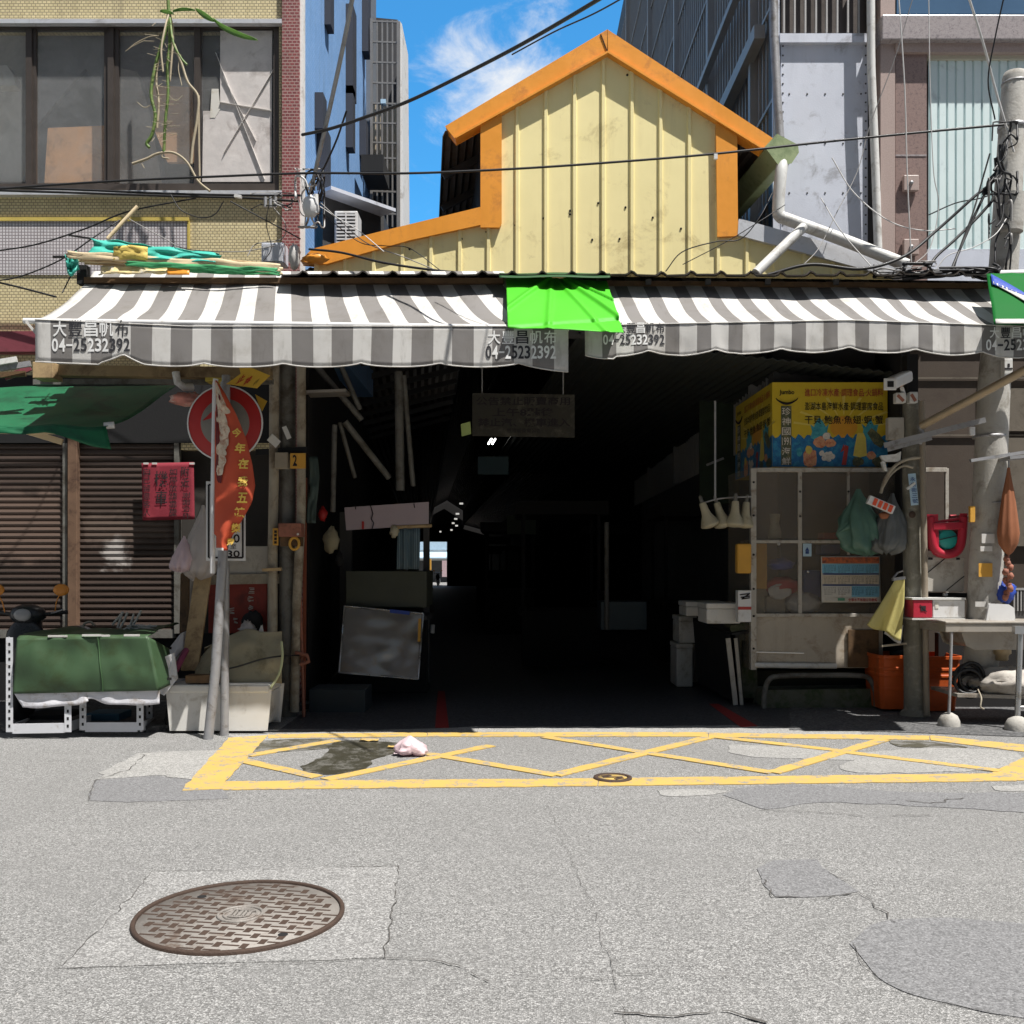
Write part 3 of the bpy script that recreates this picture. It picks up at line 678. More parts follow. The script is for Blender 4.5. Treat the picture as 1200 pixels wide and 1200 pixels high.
def shutter(px0, px1, py0, py1, Y, mat, label, pitch=.064):
    a = P(px0, py1, Y); c = P(px1, py0, Y); prof = []; z = a.z
    t = thing('rolling_shutter', label, 'shutter', V((a.x+c.x)/2, Y, a.z))
    while z < c.z:
        prof += [(0, z), (-.012, z+.01), (-.016, z+.024), (-.010, z+pitch-.014), (.006, z+pitch-.008)]; z += pitch
    mb = MB(); n = len(prof)
    mb.add([V(x, Y+d, zz) for d, zz in prof for x in (a.x, c.x)], [(2*i, 2*i+1, 2*i+3, 2*i+2) for i in range(n-1)])
    mb.build('slats', mat, t, solid=.003)
    mb = MB(); mb.box(a.x-.03, a.x+.02, Y-.05, Y+.04, a.z, c.z); mb.box(c.x-.02, c.x+.03, Y-.05, Y+.04, a.z, c.z); mb.build('guide_rail', m_post, t)
    mb = MB(); mb.box(a.x+.02, c.x-.02, Y-.03, Y+.02, a.z-.05, a.z+.04); mb.build('bottom_bar', m_post, t)
    return t
pa = [(P(118,0,YL).x, P(152,0,YL).x, P(0,668,YL).z, P(0,612,YL).z, (.36,.33,.31)), (P(-60,0,YL).x, P(80,0,YL).x, P(0,660,YL).z, P(0,570,YL).z, (.12,.08,.062)), (P(92,0,YL).x, P(205,0,YL).x, P(0,640,YL).z, P(0,600,YL).z, (.11,.078,.062))]
m_shut = M_shutter('brown_shutter', (.055,.036,.028), pa)
shutter(-190, 78, 520, 742, YL+.03, m_shut, 'brown rolling shutter left of the rusty divider post')
shutter(90, 208, 520, 742, YL+.03, m_shut, 'rolling shutter with pale paint patch behind the red notice')
b = MB(); b.pbox(79, 90, 470, 850, YL-.06, .12); solo('divider_post', b, M('rusty_post', (.16,.095,.06), .8, 0, .3, 9, (.06,.03,.02), 6, .5), 'rusty upright between the two rolling shutters', 'post', bevel=.006)
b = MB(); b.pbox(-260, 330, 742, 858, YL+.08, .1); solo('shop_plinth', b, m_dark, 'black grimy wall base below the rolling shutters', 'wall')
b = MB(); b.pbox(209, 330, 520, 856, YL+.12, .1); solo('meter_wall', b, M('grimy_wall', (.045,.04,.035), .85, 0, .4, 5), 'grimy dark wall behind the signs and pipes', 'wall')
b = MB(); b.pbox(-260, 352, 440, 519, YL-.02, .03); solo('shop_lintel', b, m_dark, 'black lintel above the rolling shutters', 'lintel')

# ================================================================== BLUE BUILDING behind (side wall facing right, along X=-2.37)
XB = P(356, 0, 10.8).x
BB = thing('blue_building', 'tall blue mosaic tiled house with narrow gap windows and barred balcony', 'building', V(XB, 13, 0))
b = MB(); b.box(XB-.3, XB, 10.75, 16.2, 4.3, 22); b.build('wall', m_blue, BB)
def side(px, py): # a point on the blue side wall at pixel px,py
    Y = XB*F/(px-600); return V(XB, Y, EYE + (HZ-py)/F*Y)
def side_panel(mb, px0, px1, top, bot, out):
    a, c = side(px0, top), side(px1, bot); mb.box(XB+.002, XB+out, a.y, c.y, min(a.z, c.z), max(a.z, c.z))
# recessed dark slots = window hoods seen edge-on
for (x0, x1, t_, b_, o_) in ((368.5,373,108,160,.10),(371,376,150,236,.12),(405,409.5,4,122,.10),(405,408,100,180,.10),(380,384,-60,40,.08),(424,427,-80,70,.1),(421,424,140,190,.1)):
    mb = MB(); side_panel(mb, x0, x1, t_, b_, o_); h = mb.build('window_hood', M('hood_dark', (.03,.035,.05), .7) if 'hood_dark' not in bpy.data.materials else bpy.data.materials['hood_dark'], BB)
b = MB(); side_panel(b, 429, 433.5, -120, 230, .10); b.build('corner_pier', M('hood_grey', (.16,.18,.21), .6), BB)
# barred balcony cage beyond it
Yc = 15.0; BC = thing('balcony_cage', 'barred steel balcony cage hanging on the back of the blue house', 'balcony', P(450, 265, Yc))
b = MB()
for x in (436, 442, 448, 454, 460, 466): b.bar(P(x, 24, Yc), P(x, 266, Yc), .022)
for y in (25, 49, 73, 97, 121, 144, 167, 185, 203, 224, 250): b.bar(P(435, y, Yc), P(467, y+1, Yc), .025)
b.bar(P(467, 26, Yc), P(467, 268, Yc), .05); b.bar(P(435.5, 22, Yc), P(435.5, 268, Yc), .04)
b.build('bars', M('cage_steel', (.20,.19,.18), .5, .2), BC)
b = MB(); b.ppoly([(434,20),(466,23),(467,30),(467,270),(434,270)], Yc+.9, .15); b.build('back_wall', M('cage_back', (.055,.055,.06), .8), BC)
b = MB(); b.ppoly([(435,122),(466,125),(466,202),(436,202)], Yc+.2, .03); b.build('infill_panel', M('cage_panel', (.42,.34,.24), .7, 0, .15, 4), BC)
b = MB(); b.ppoly([(468,24),(471,28),(473,268),(469,268)], Yc+.02, .9); b.build('side_sheet', m_white_p, BC)
b = MB(); b.pbox(423, 449, 181, 201, 14.2, .7); b.build('tray', m_dark, BC)
b = MB(); b.pbox(446, 452, 116, 121, Yc-.05, .1); b.build('cloth', m_bluesign, BC)
# lean-to roof with air conditioner at its foot
b = MB(); b.prism([P(378,225,11.4),P(450,252,12.2),P(450,300,12.2),P(378,300,11.4)], (0,.5,0)); ac = solo('lean_to', b, m_gdark, 'small dark lean-to beside the blue wall', 'lean-to')
b = MB(); b.bar(P(376,224,11.3), P(452,250,12.1), .35, .04); solo('lean_to_roof', b, m_galv, 'thin sloping metal roof over the air conditioner', 'roof')
t = thing('air_conditioner', 'white louvred air conditioner under the small sloping roof', 'air conditioner', P(406,286,11.2))
b = MB(); b.pbox(392, 419, 247, 290, 11.2, .3); b.build('case', m_whitepl, t, bevel=.01)
b = MB(); b.pbox(395, 416, 250, 286, 11.19, .012); g = b.build('grille', m_gdark, t)
b = MB()
for k in range(9): b.pbox(394, 417, 251+k*4, 252.7+k*4, 11.175, .012)
b.pbox(404.5, 406, 250, 286, 11.172, .012); b.build('louvre', m_whitepl, g)

# ================================================================== MARKET HALL
YH = 10.3
H = thing('market_hall', 'cream corrugated market hall with orange trimmed raised gable', 'building', V(1, YH, 0))
def top(px):
    if px < 566.5: return 312 + (px-355)*(258-312)/(565-355)
    if px <= 712: return 150 + (px-565)*(52-150)/(712-565) - 5
    if px <= 862.5: return 52 + (px-712)*(152-52)/(864-712) - 5
    return 268 + (px-864)*(322-268)/(1062-864)
b = MB(); rib = 33.6; xs = []; x = 340
while x < 1070:
    xs += [(x, 0), (x+rib-5.4, 0), (x+rib-4.4, -.024), (x+rib-1.2, -.024), (x+rib-.2, 0)]; x += rib
xs = sorted([(p, d) for p, d in xs if 357 <= p <= 1062] + [(566.4, 0), (566.6, 0), (862.4, 0), (862.6, 0)])
for i in range(len(xs)-1):
    (a, da), (c, dc) = xs[i], xs[i+1]
    t0, t1 = top(a+.01), top(c-.01)
    b.add([P(a,345,YH)+V(0,da,0), P(c,345,YH)+V(0,dc,0), P(c,t1,YH)+V(0,dc,0), P(a,t0,YH)+V(0,da,0)], [(0,1,2,3)])
b.build('facade', m_cream, H, solid=.004)
b = MB()
for (x, y) in ((604,264),(637,256),(668,251),(701,238),(733,243),(765,255),(798,268),(735,88),(694,281),(726,280),(880,262),(512,274),(541,280),(570,272),(446,290),(480,292),(668,247)):
    c = P(x, y, YH-.002); b.lathe(c, [(.001,-.012),(.011,-.008),(.012,0)], 8, 'y', cap=False)
b.build('bolt', m_dark, H)
# orange trims
def trim(pxs, d, mat, name='fascia'):
    mb = MB(); mb.ppoly(pxs, YH-.06 - (.006 if name == 'fascia' else .003 if name == 'eave_trim' else 0), d); return mb.build(name, mat, H, bevel=.004)
trim([(522,148),(534,163),(712,63),(711.5,35)], .15, m_orange); trim([(712,35),(712,63),(893,176),(908,164)], .15, m_orange)
mb = MB(); mb.bar(P(534,163,YH-.045), P(712,63,YH-.06), .09, .02); mb.bar(P(712,63,YH-.06), P(893,176,YH-.045), .09, .02); mb.build('fascia_lip', m_orange, H)
mb = MB(); mb.bar(P(704,40,YH-.071), P(712,61,YH-.071), .008); mb.build('fascia_seam', m_dark, H)
trim([(563.5,133),(587.5,120),(587.5,262),(585,266),(563.5,266)], .13, m_orange, 'corner_post'); trim([(839.5,144),(863.5,159),(864.5,276),(841,277)], .13, m_orange, 'corner_post')
trim([(352,306),(366,292),(440,273),(562.5,243),(563,263),(480,281),(382,309)], .15, m_orange, 'eave_trim')
trim([(866,257),(872,258),(1068,312),(1064,324),(1050,325),(865,275)], .13, m_silver, 'eave_trim')
# raised roof and lower roofs running back
RX = lambda px, py, L, Y=YH: P(px, py, Y) + HD*L
def corr(mb, p, q, L, n, amp=.018):
    p, q = Vector(p), Vector(q); nr = (q-p).cross(HD).normalized()
    def fn(u, v): return p.lerp(q, u) + HD*L*v + nr*amp*(1 if int(u*n+.5) % 2 else -1)
    mb.grid(fn, n, 1, smooth=False)
mb = MB(); corr(mb, RX(518,158,0), RX(712,53,0), 70, 40); corr(mb, RX(712,53,0), RX(908,177,0), 70, 40); mb.build('raised_roof', m_roofm, H, solid=.01)
mb = MB()
for k in range(1, 14):
    L = k*1.0; mb.bar(RX(522,163,L), RX(712,64,L), .05, .08); mb.bar(RX(712,64,L), RX(900,180,L), .05, .08)
mb.build('purlins', m_gdark, H)
mb = MB(); mb.prism([RX(566,140,.4), RX(566,258,.4), RX(566,258,70), RX(566,140,70)], (.04,0,0)); mb.prism([RX(862,150,.4), RX(862,275,.4), RX(862,275,70), RX(862,150,70)], (-.04,0,0)); mb.build('clerestory_blackout', m_darkw, H)  # dark panels added to shut light out of the open clerestory
mb = MB(); corr(mb, RX(340,318,.1), RX(566,258,.1), 70, 30); corr(mb, RX(862,272,.1), RX(1075,332,.1), 70, 30); mb.build('lower_roof', m_roofm, H, solid=.01)
t = MB(); a = RX(891,172,-.1); c = RX(927,178,-.1)
t.prism([RX(893,178,-.12), RX(906,164,-.12), RX(929,176,-.12), RX(930,184,-.12), RX(922,196,-.12), RX(908,198,-.12)], HD*9); t.build('gutter', m_gutter, H, bevel=.01)
# hall shell
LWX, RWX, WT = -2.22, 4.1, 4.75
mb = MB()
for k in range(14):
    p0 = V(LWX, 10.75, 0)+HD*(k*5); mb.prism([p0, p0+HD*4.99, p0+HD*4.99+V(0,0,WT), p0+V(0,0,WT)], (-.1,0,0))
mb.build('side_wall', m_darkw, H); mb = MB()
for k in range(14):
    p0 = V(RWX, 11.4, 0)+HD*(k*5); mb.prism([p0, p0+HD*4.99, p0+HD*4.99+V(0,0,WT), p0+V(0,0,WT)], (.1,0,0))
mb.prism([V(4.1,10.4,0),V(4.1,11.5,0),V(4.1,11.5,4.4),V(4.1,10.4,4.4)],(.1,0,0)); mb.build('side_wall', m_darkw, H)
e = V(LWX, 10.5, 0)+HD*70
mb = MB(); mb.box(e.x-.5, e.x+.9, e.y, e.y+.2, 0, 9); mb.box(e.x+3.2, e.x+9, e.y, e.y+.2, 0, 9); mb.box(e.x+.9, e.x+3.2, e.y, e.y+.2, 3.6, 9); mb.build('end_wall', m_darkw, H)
# roof steelwork that shows in the dark mouth
mb = MB()
for k in range(1, 12):
    L = k*1.15
    mb.bar(RX(862,290,L), RX(1060,345,L), .05, .09); mb.bar(RX(345,330,L), RX(566,275,L), .05, .09)
mb.bar(P(355,352,10.45), P(1062,352,10.45), .08, .12); mb.bar(P(355,392,10.5), P(1062,392,10.5), .06, .08)
for k in range(12): mb.bar(P(360+k*58,352,10.48), P(389+k*58,392,10.48), .035); mb.bar(P(389+k*58,392,10.48), P(418+k*58,352,10.48), .035)
mb.build('truss', m_gdark, H)
mb = MB(); corr(mb, RX(680,388,.3), RX(1065,430,.3), 14, 60, .012); 
mb.build('inner_ceiling', M('dark_corrugated', (.05,.055,.05), .6, .2, .3), H, solid=.01)

# ================================================================== GREY METAL BUILDING (right) side wall X=const facing left, front Y=11.2
YM = 11.12; XM = P(906, 0, YM).x
MBD = thing('metal_building', 'grey sheet metal building with tall barred side wall behind the gable', 'building', V(XM+.6, YM, 0))
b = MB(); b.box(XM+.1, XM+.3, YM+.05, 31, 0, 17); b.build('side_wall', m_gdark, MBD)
b = MB(); Y = YM+.05
while Y < 31:
    b.box(XM+.02, XM+.05, Y-.016, Y+.016, 3, 16); Y += .17
b.build('bars', m_galvbar, MBD)
b = MB()
for z in (4.6, 5.7, 6.8, 7.9, 9.0, 10.1, 11.2, 12.3, 13.4, 14.5): b.box(XM, XM+.04, YM+.03, 31, z-.02, z+.02)
for Yv in (12.0, 14.6, 17.6, 21, 25): b.box(XM-.06, XM+.06, Yv-.05, Yv+.05, 3, 16)
b.build('cross_rails', m_galvbar, MBD)
b = MB()
b.bar(V(XM-.12, 11.6, 8.7), V(XM-.12, 16.6, 8.7-0), .09); b.bar(V(XM-.08, 11.4, 7.7), V(XM-.08, 22, 7.7), .13, .16)
b.build('pipe_rail', m_galvbar, MBD)
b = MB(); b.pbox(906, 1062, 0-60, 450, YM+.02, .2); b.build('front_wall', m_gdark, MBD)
b = MB(); b.pbox(915, 1017, 50, 335, YM-.02, .03); b.build('front_panel', m_galv, MBD, bevel=.004)
b = MB(); b.pbox(914, 1018, 39, 49.5, YM-.08, .1); b.pbox(906, 914, -60, 340, YM-.04, .05); b.build('window_sill', m_galv, MBD)
b = MB(); b.pbox(916, 1017, -60, 39, YM+.0, .02); wn = b.build('window', m_frame, MBD)
b = MB()
for k in range(9): b.pbox(918+k*12.5, 920+k*12.5, -60, 38, YM-.07, .03)
b.build('bars', m_galvbar, wn)
rv = MB()
for k in range(26):
    for x in (917.5, 1014.5): rv.lathe(P(x, 54+k*11, YM-.022), [(.001,-.006),(.010,-.004),(.011,0)], 6, 'y', cap=False)
for k in range(5):
    for y in (110, 168, 226): rv.lathe(P(925+k*21, y, YM-.022), [(.001,-.006),(.010,-.004),(.011,0)], 6, 'y', cap=False)
rv.build('rivets', m_gdark, MBD)

# ================================================================== GRANITE BUILDING (far right, front Y=11)
YG = 11.0
GB = thing('granite_building', 'pinkish granite clad house with pale cyan corrugated shutter at far right', 'building', V(5.2, YG, 0))
b = MB(); b.pbox(1032, 1049, -300, 405, YG-.03, .5); b.build('edge_pilaster', m_granl, GB)
b = MB(); b.pbox(1049.5, 1086, 56, 405, YG+.0, .5); b.pbox(1080, 1420, 56, 425, YG+.3, .1); b.build('pillar', m_gran, GB)
b = MB(); b.pbox(1034, 1420, 17, 46, YG-.13, .3); b.build('beam', m_gran2, GB, bevel=.01)
b = MB(); b.pbox(1049.5, 1420, 46.5, 61, YG-.05, .3); b.build('beam_soffit_band', m_granl, GB)
b = MB(); b.pbox(1051, 1420, -300, 16, YG-.02, .1); b.build('upper_window', m_winblue, GB)
b = MB(); b.pbox(1087, 1420, 61.5, 69, YG+.02, .2); b.build('shutter_head', M('cream_head', (.5,.47,.38), .6), GB)
cyan = MB(); x = 1088; pts = []
while x < 1420: pts += [(x, 0), (x+.9, .02), (x+2, .02), (x+2.9, 0)]; x += 10.2
cyan.add([P(px, py, YG+.06)+V(0, d, 0) for px, d in pts for py in (292, 70)], [(2*i, 2*i+2, 2*i+3, 2*i+1) for i in range(len(pts)-1)])
cyan.build('corrugated_shutter', m_cyan, GB, solid=.004)
b = MB(); b.pbox(1087, 1420, 292, 405, YG+.05, .1); b.build('lower_panel', m_galv, GB)
b = MB(); b.pbox(1049.6, 1085.9, 181, 183, YG-.006, .01); b.build('stone_joint', m_gran2, GB)
for py in (205, 280):
    b = MB(); b.pbox(1059.5, 1077, py, py+18, YG-.07, .06); o = b.build('wall_box', m_granl, GB, bevel=.006)
    m2 = MB(); m2.lathe(P(1068, py+9, YG-.075), [(.001,-.02),(.02,-.015),(.022,.005)], 10, 'y', cap=False); m2.build('knob', m_galvp, o)
# brown shutter wall under the awning on the right
b = MB(); b.pbox(1040, 1420, 380, 870, YG+.1, .12); b.build('ground_floor_wall', m_bill, GB)
b = MB()
for y in (442, 509): b.pbox(1060, 1300, y, y+2.0, YG+.07, .02)
for x in (1062, 1150): b.pbox(x, x+2, 445, 720, YG+.06, .03)
b.pbox(1165, 1300, 455, 505, YG+.05, .03); b.pbox(1165, 1300, 513, 640, YG+.04, .04); b.build('shop_panels', M('dim_beige', (.13,.11,.085), .7, 0, .25, 6, (.07,.055,.04), 4, .4), GB)

# white drain pipe down the metal front, gutter pipes
b = MB(); b.tube([P(1020,-60,10.95), P(1021,80,10.95), P(1026,200,10.95), P(1029,292,10.95)], .045, 12); solo('drain_pipe', b, m_pvcw, 'white vertical drain pipe between the metal and granite buildings', 'pipe')
b = MB(); b.tube([P(906,-60,11.0), P(907,40,11.0), P(911,120,11.0), P(914,162,11.0)], .05, 12); solo('drain_pipe', b, m_galvp, 'grey pipe down the corner of the barred metal building', 'pipe')
b = MB(); b.tube(cat_rom([P(918,188,10.25), P(915,205,10.2), P(912,245,10.2), P(915,254,10.2), P(925,258,10.2), P(990,282,10.1), P(1063,311,10.0)], 6), .062, 14); solo('downpipe', b, m_pvcw, 'white downpipe bending from the green gutter along the roof edge', 'pipe')
b = MB(); b.tube([P(942,266,10.0), P(916,291,9.9), P(886,320,9.8)], .05, 12); solo('drain_pipe', b, m_pvcw, 'short white pipe crossing the right eave diagonally', 'pipe')

# unseen houses added behind the camera to dim the facades and glass reflections
OB = thing('opposite_shade_houses', 'grey plastered row of houses across the street behind the viewer', 'building', V(0, -7, 0))
b = MB(); b.box(-30, 34, -12, -7.5, 0, 14.5); b.build('wall', M('grey_plaster', (.48,.45,.42), .85, 0, .2, 1.5, (.16,.15,.14), 2, .4), OB)
for k in range(16):
    for j in range(4):
        x = -27+k*3.7; z = 1.0+j*3.5
        b = MB(); b.box(x, x+2.2, -7.5, -7.44, z, z+1.7); w2 = b.build('window', m_frame, OB)
        b = MB(); b.box(x+.08, x+1.06, -7.439, -7.43, z+.08, z+1.62); b.box(x+1.14, x+2.12, -7.439, -7.43, z+.08, z+1.62); b.build('pane', m_winblue, w2)

# ================================================================== STRIPED AWNINGS
def M_canvas(name, col, trans=.12, dirt=(.30,.28,.25)):
    m, nt2, bb, ob, pos = _start(name)
    n1 = _noise(nt2, pos, 2.6, 8, .7, .3); n2 = _noise(nt2, _map(nt2, pos, (9, 2, 2)), 1.2, 6, .7)
    c = _mix(nt2, _math(nt2, 'MULTIPLY', _ramp(nt2, n1, .45, .75), .5), col, dirt)
    c = _mix(nt2, _math(nt2, 'MULTIPLY', _ramp(nt2, n2, .52, .75), .4), c, tuple(x*.6 for x in dirt))
    nt2.links.new(c, bb.inputs['Base Color']); bb.inputs['Roughness'].default_value = .6; bb.inputs['Specular IOR Level'].default_value = .3
    tr = _n(nt2, 'ShaderNodeBsdfTranslucent'); nt2.links.new(c, tr.inputs['Color'])
    ms = _n(nt2, 'ShaderNodeMixShader'); ms.inputs[0].default_value = trans
    nt2.links.new(bb.outputs[0], ms.inputs[1]); nt2.links.new(tr.outputs[0], ms.inputs[2])
    nt2.links.new(ms.outputs[0], nt2.nodes['Material Output'].inputs[0])
    _bump(nt2, bb, _math(nt2, 'ADD', _noise(nt2, pos, 260, 2, .5), _math(nt2, 'MULTIPLY', _noise(nt2, pos, 9, 3, .5), 4)), .14, .004)
    return m
m_cgrey = M_canvas('grey_canvas', (.215,.203,.195), .08, (.14,.125,.105)); m_cwhite = M_canvas('white_canvas', (.64,.625,.60), .12, (.33,.30,.25))
m_ltrw = M('white_lettering', (.78,.78,.77), .6, 0, .12, 30, bump=0); m_ltrd = M('dark_lettering', (.035,.035,.04), .6, 0, .3, 30, bump=0)

def awning(label, Yf, Yb, stripes, top_of, yf_of, yb, drop, sag, ripple, texts, seed):
    """stripes: list of (px0, px1, is_grey) along the front bar; top_of maps a front pixel to the rear pixel"""
    px0, px1 = stripes[0][0], stripes[-1][1]
    mid = P((px0+px1)/2, yf_of(px0), Yf)
    t = thing('striped_awning', label, 'awning', V(mid.x, Yf, mid.z-.35))
    def front(px): return P(px, yf_of(px), Yf)
    def surf(px, v):                     # v=0 rear, v=1 front
        a = P(top_of(px), yb(top_of(px)) if callable(yb) else yb, Yb); c = front(px)
        p = a.lerp(c, v); w = 4*v*(1-v)
        k = mnoise.noise(V(px*.011+seed, v*2.2, 3)); k2 = mnoise.noise(V(px*.035+seed, v*1.1, 9))
        p.z -= sag*w*(.8+.5*k) - .02*k2*w; return p
    def vp(px, v):                       # valance: v=0 at the fold
        c = front(px); n = mnoise.noise(V(px*.03, seed, .5)); n2 = mnoise.noise(V(px*.009+5, seed, .5))
        L = drop(px)*v
        return V(c.x + .012*n2*v, c.y - .012 + v*(ripple*(n + .6*mnoise.noise(V(px*.09, seed, v*1.5)))) + .015*n2*v, c.z - L)
    top_mb, val_mb = MB(), MB()
    xs = []; gs = []
    for (a, c, g) in stripes:
        n = max(2, int((c-a)/5))
        for k in range(n): xs.append(a+(c-a)*k/n); gs.append(0 if g else 1)
    xs.append(px1)
    for mb, fn, nv in ((top_mb, surf, 14), (val_mb, vp, 8)):
        vs = [fn(x, j/nv) for j in range(nv+1) for x in xs]; w_ = len(xs); b0 = len(mb.v); mb.v += vs
        for j in range(nv):
            for i in range(w_-1):
                mb.f.append([j*w_+i, j*w_+i+1, (j+1)*w_+i+1, (j+1)*w_+i]); mb.m.append(gs[i]); mb.sm.append(True)
    top_mb.build('canopy', [m_cgrey, m_cwhite], t, solid=.004)
    va = val_mb.build('valance', [m_cgrey, m_cwhite], t, solid=.003)
    mb = MB(); mb.mi = 1
    mb.tube([vp(px0+(px1-px0)*k/160, 1)+V(0,-.002,0) for k in range(161)], .0055, 6); mb.tube([front(px0+(px1-px0)*k/80)+V(0,-.016,-.006) for k in range(81)], .004, 5); mb.build('hem', [m_cgrey, m_cwhite], va)
    mb = MB(); mb.tube([front(px0-16)+V(0,.03,-.012), front(px1+1)+V(0,.03,-.012)], .024, 12); mb.build('front_bar', m_whitepl, t)
    mb = MB()
    for px in (px0+8, (px0+px1)/2, px1-8):
        mb.bar(front(px)+V(0,.03,-.04), P(top_of(px), 340, Yb)+V(0,0,-.15), .03)
    mb.build('folding_arm', m_galvp, t)
    lm = MB()
    for (body, x0, x1, y0, y1, bold) in texts:
        n = len(body); cw = (x1-x0)/n
        for i, ch in enumerate(body):
            if ch == ' ': continue
            ca, cb_ = x0+cw*i+cw*.06, x0+cw*(i+1)-cw*.06
            cc = (ca+cb_)/2; g = next((s[2] for s in stripes if s[0] <= cc < s[1]), True)
            lm.mi = 0 if g else 1
            if ch == '-': y0_, y1_ = (y0+y1)/2-1, (y0+y1)/2+1.2
            else: y0_, y1_ = y0, y1
            def fn(u, v):
                px = ca+(cb_-ca)*u; py = y1_+(y0_-y1_)*v
                vv = (front(px).z - P(px, py, Yf).z)/drop(px)
                q = vp(px, vv); return q + V(0, -.006, 0)
            write(lm, ch, fn, bold)
    lm.build('lettering', [m_ltrw, m_ltrd], va)
    return t, surf, front, vp
st = [(42, 60, False)]; x = 60
while x < 660: st += [(x, x+25.3, True), (x+25.3, min(x+47, 666), False)]; x += 47
YF1, YB1 = 8.05, 9.35
def drop1(px):
    w = abs(math.sin((px-148)/92*math.pi))**.6
    d = .325 + .035*(w-.6)
    if px < 118: d = .35
    if px > 610: d += .04*(px-610)/55
    if 118 <= px <= 170: d -= .05*(1-abs(px-144)/26)
    return d
A1 = awning('long grey and white striped awning over the left half of the entrance', YF1, YB1, st, lambda px: 110+(px-42)*(590-110)/(666-42),
    lambda px: 374+min(8, (px-42)*.045), lambda px: 318, drop1, .10, .007,
    [('大豐昌帆布', 62, 153, 375.5, 395, .012), ('04-25232392', 61, 154, 397, 412.5, .02), ('大豐昌帆布', 571, 653, 388, 403.5, .012), ('04-25232392', 569, 652, 405.5, 421, .02)], 3.0)
st = []; x = 685
while x < 1270: st += [(x, x+20.5, False), (x+20.5, x+37, True)]; x += 37
YF2, YB2 = 8.22, 9.35
def drop2(px): return .225 + .045*abs(math.sin((px-760)/78*math.pi))**.7 + (.02 if px < 720 else 0)
A2 = awning('grey and white striped awning with wrinkled valance over the right half of the entrance', YF2, YB2, st, lambda px: 664+(px-685)*.905,
    lambda px: 381-min(6, abs(px-685)*.02)+(0 if px < 1000 else (px-1000)*.035), lambda px: 324+(px-690)*.012, drop2, .07, .022,
    [('大豐昌帆布', 722, 779, 378.5, 391, .012), ('04-25232392', 706, 779, 392.5, 404.5, .02), ('大豐昌帆布', 1158, 1222, 384, 396.5, .012), ('04-25232392', 1154, 1232, 398, 411, .02)], 8.0)
# left end flap of the long awning
b = MB(); f = A1[2]; b.prism([f(42)+V(0,.0,0), f(42)+V(.02,.02,-.34), f(42)+V(.12,.03,-.345), f(52)+V(0,.005,-.02)], (0,.006,0)); 
b.bar(f(30)+V(0,.01,-.02), f(62)+V(0,.06,-.30), .02)
solo('awning_end_flap', b, m_cwhite, 'white cloth end flap under the left tip of the long awning', 'flap')

# ---- corrugated roof edge in front of the facade
CR = thing('porch_roof', 'rusty corrugated iron porch roof above both awnings', 'roof', V(0.4, 9.9, 4.1))
b = MB(); per = 35.0
def cz(px): return (0 if (px/per) % 1 > .3 else .035*math.sin((px/per % 1)/.3*math.pi))
pxs = [330+k*3.5 for k in range(int((1185-330)/3.5)+1)]
vs = []; 
for px in pxs:
    z = cz(px); w = .012*mnoise.noise(V(px*.02,0,0))
    vs += [P(px, 322, 8.86)+V(0,0,z+w), P(px, 324, 10.34)+V(0,0,z+w)]
b.add(vs, [(2*i, 2*i+2, 2*i+3, 2*i+1) for i in range(len(pxs)-1)]); b.build('roof_sheet', m_roofm, CR, solid=.012)
b = MB(); b.bar(P(100,329,9.1), P(590,330,9.1), .06, .05); b.bar(P(690,333,9.2), P(1185,336,9.2), .06, .05); b.build('edge_beam', m_woodd, CR)
b = MB()
for px in (430, 500, 560, 760, 830, 900, 980): b.bar(P(px, 330, 9.1), P(px-8, 345, 10.15), .05, .05)
b.build('rafter', m_gdark, CR)
b = MB(); b.bar(P(110,352,9.45), P(1230,356,9.45), .05, .08); b.build('awning_rail', m_gdark, CR)

# ---- green cloths on the awnings
def cloth_between(name, c00, c10, c01, c11, mat, label, amp, folds, nu=40, nv=24, solid=.004, seed=0, cat='cloth'):
    def fn(u, v):
        p = (c00*(1-u)+c10*u)*(1-v) + (c01*(1-u)+c11*u)*v
        k = mnoise.noise(V(u*3+seed, v*2.2, seed)); r = sum(a*math.exp(-((u*ux+v*vx-o)**2)/s) for ux, vx, o, s, a in folds)
        e = .008*math.sin(u*40)*max(0, 1-v*6)
        return p + V(0, -amp*k - r - e, 0)
    b = MB(); b.grid(fn, nu, nv); return solo(name, b, mat, label, cat, solid=solid)
cloth_between('green_cloth', P(593,324,9.12), P(711,329,9.12), P(595,383,7.93), P(731,390,7.9), m_greenb, 'bright green cloth draped between the two striped awnings', .03,
    [(1,.62,.42,.0008,.055),(1,-.6,.58,.0012,.05),(1,-.95,.62,.0008,.05),(1,.1,.45,.0006,.03),(1,-.35,.50,.0005,.03),(.25,1,1.02,.0008,-.04)], 90, 50)
b = MB(); b.grid(lambda u, v: P(585+130*u, 320+5*v+.6*math.sin(u*9), 8.95-.15*v), 40, 4)
solo('green_cloth', b, M('dark_green_cloth', (.012,.07,.015), .6, 0, .3, 5), 'dark green cloth tucked over the roof edge above the bright green cloth', 'cloth', solid=.005)
t = cloth_between('green_banner', P(1156,321,8.7), P(1300,318,8.7), P(1165,380,8.0), P(1300,380,8.0), m_greenb2, 'green printed banner at the right edge above the awning', .01, [], 30, 16, cat='banner')
def on_b(u, v): return ((P(1156,321,8.7)*(1-u)+P(1300,318,8.7)*u)*(1-v) + (P(1165,380,8.0)*(1-u)+P(1300,380,8.0)*u)*v) + V(0,-.03,0)
b = MB()
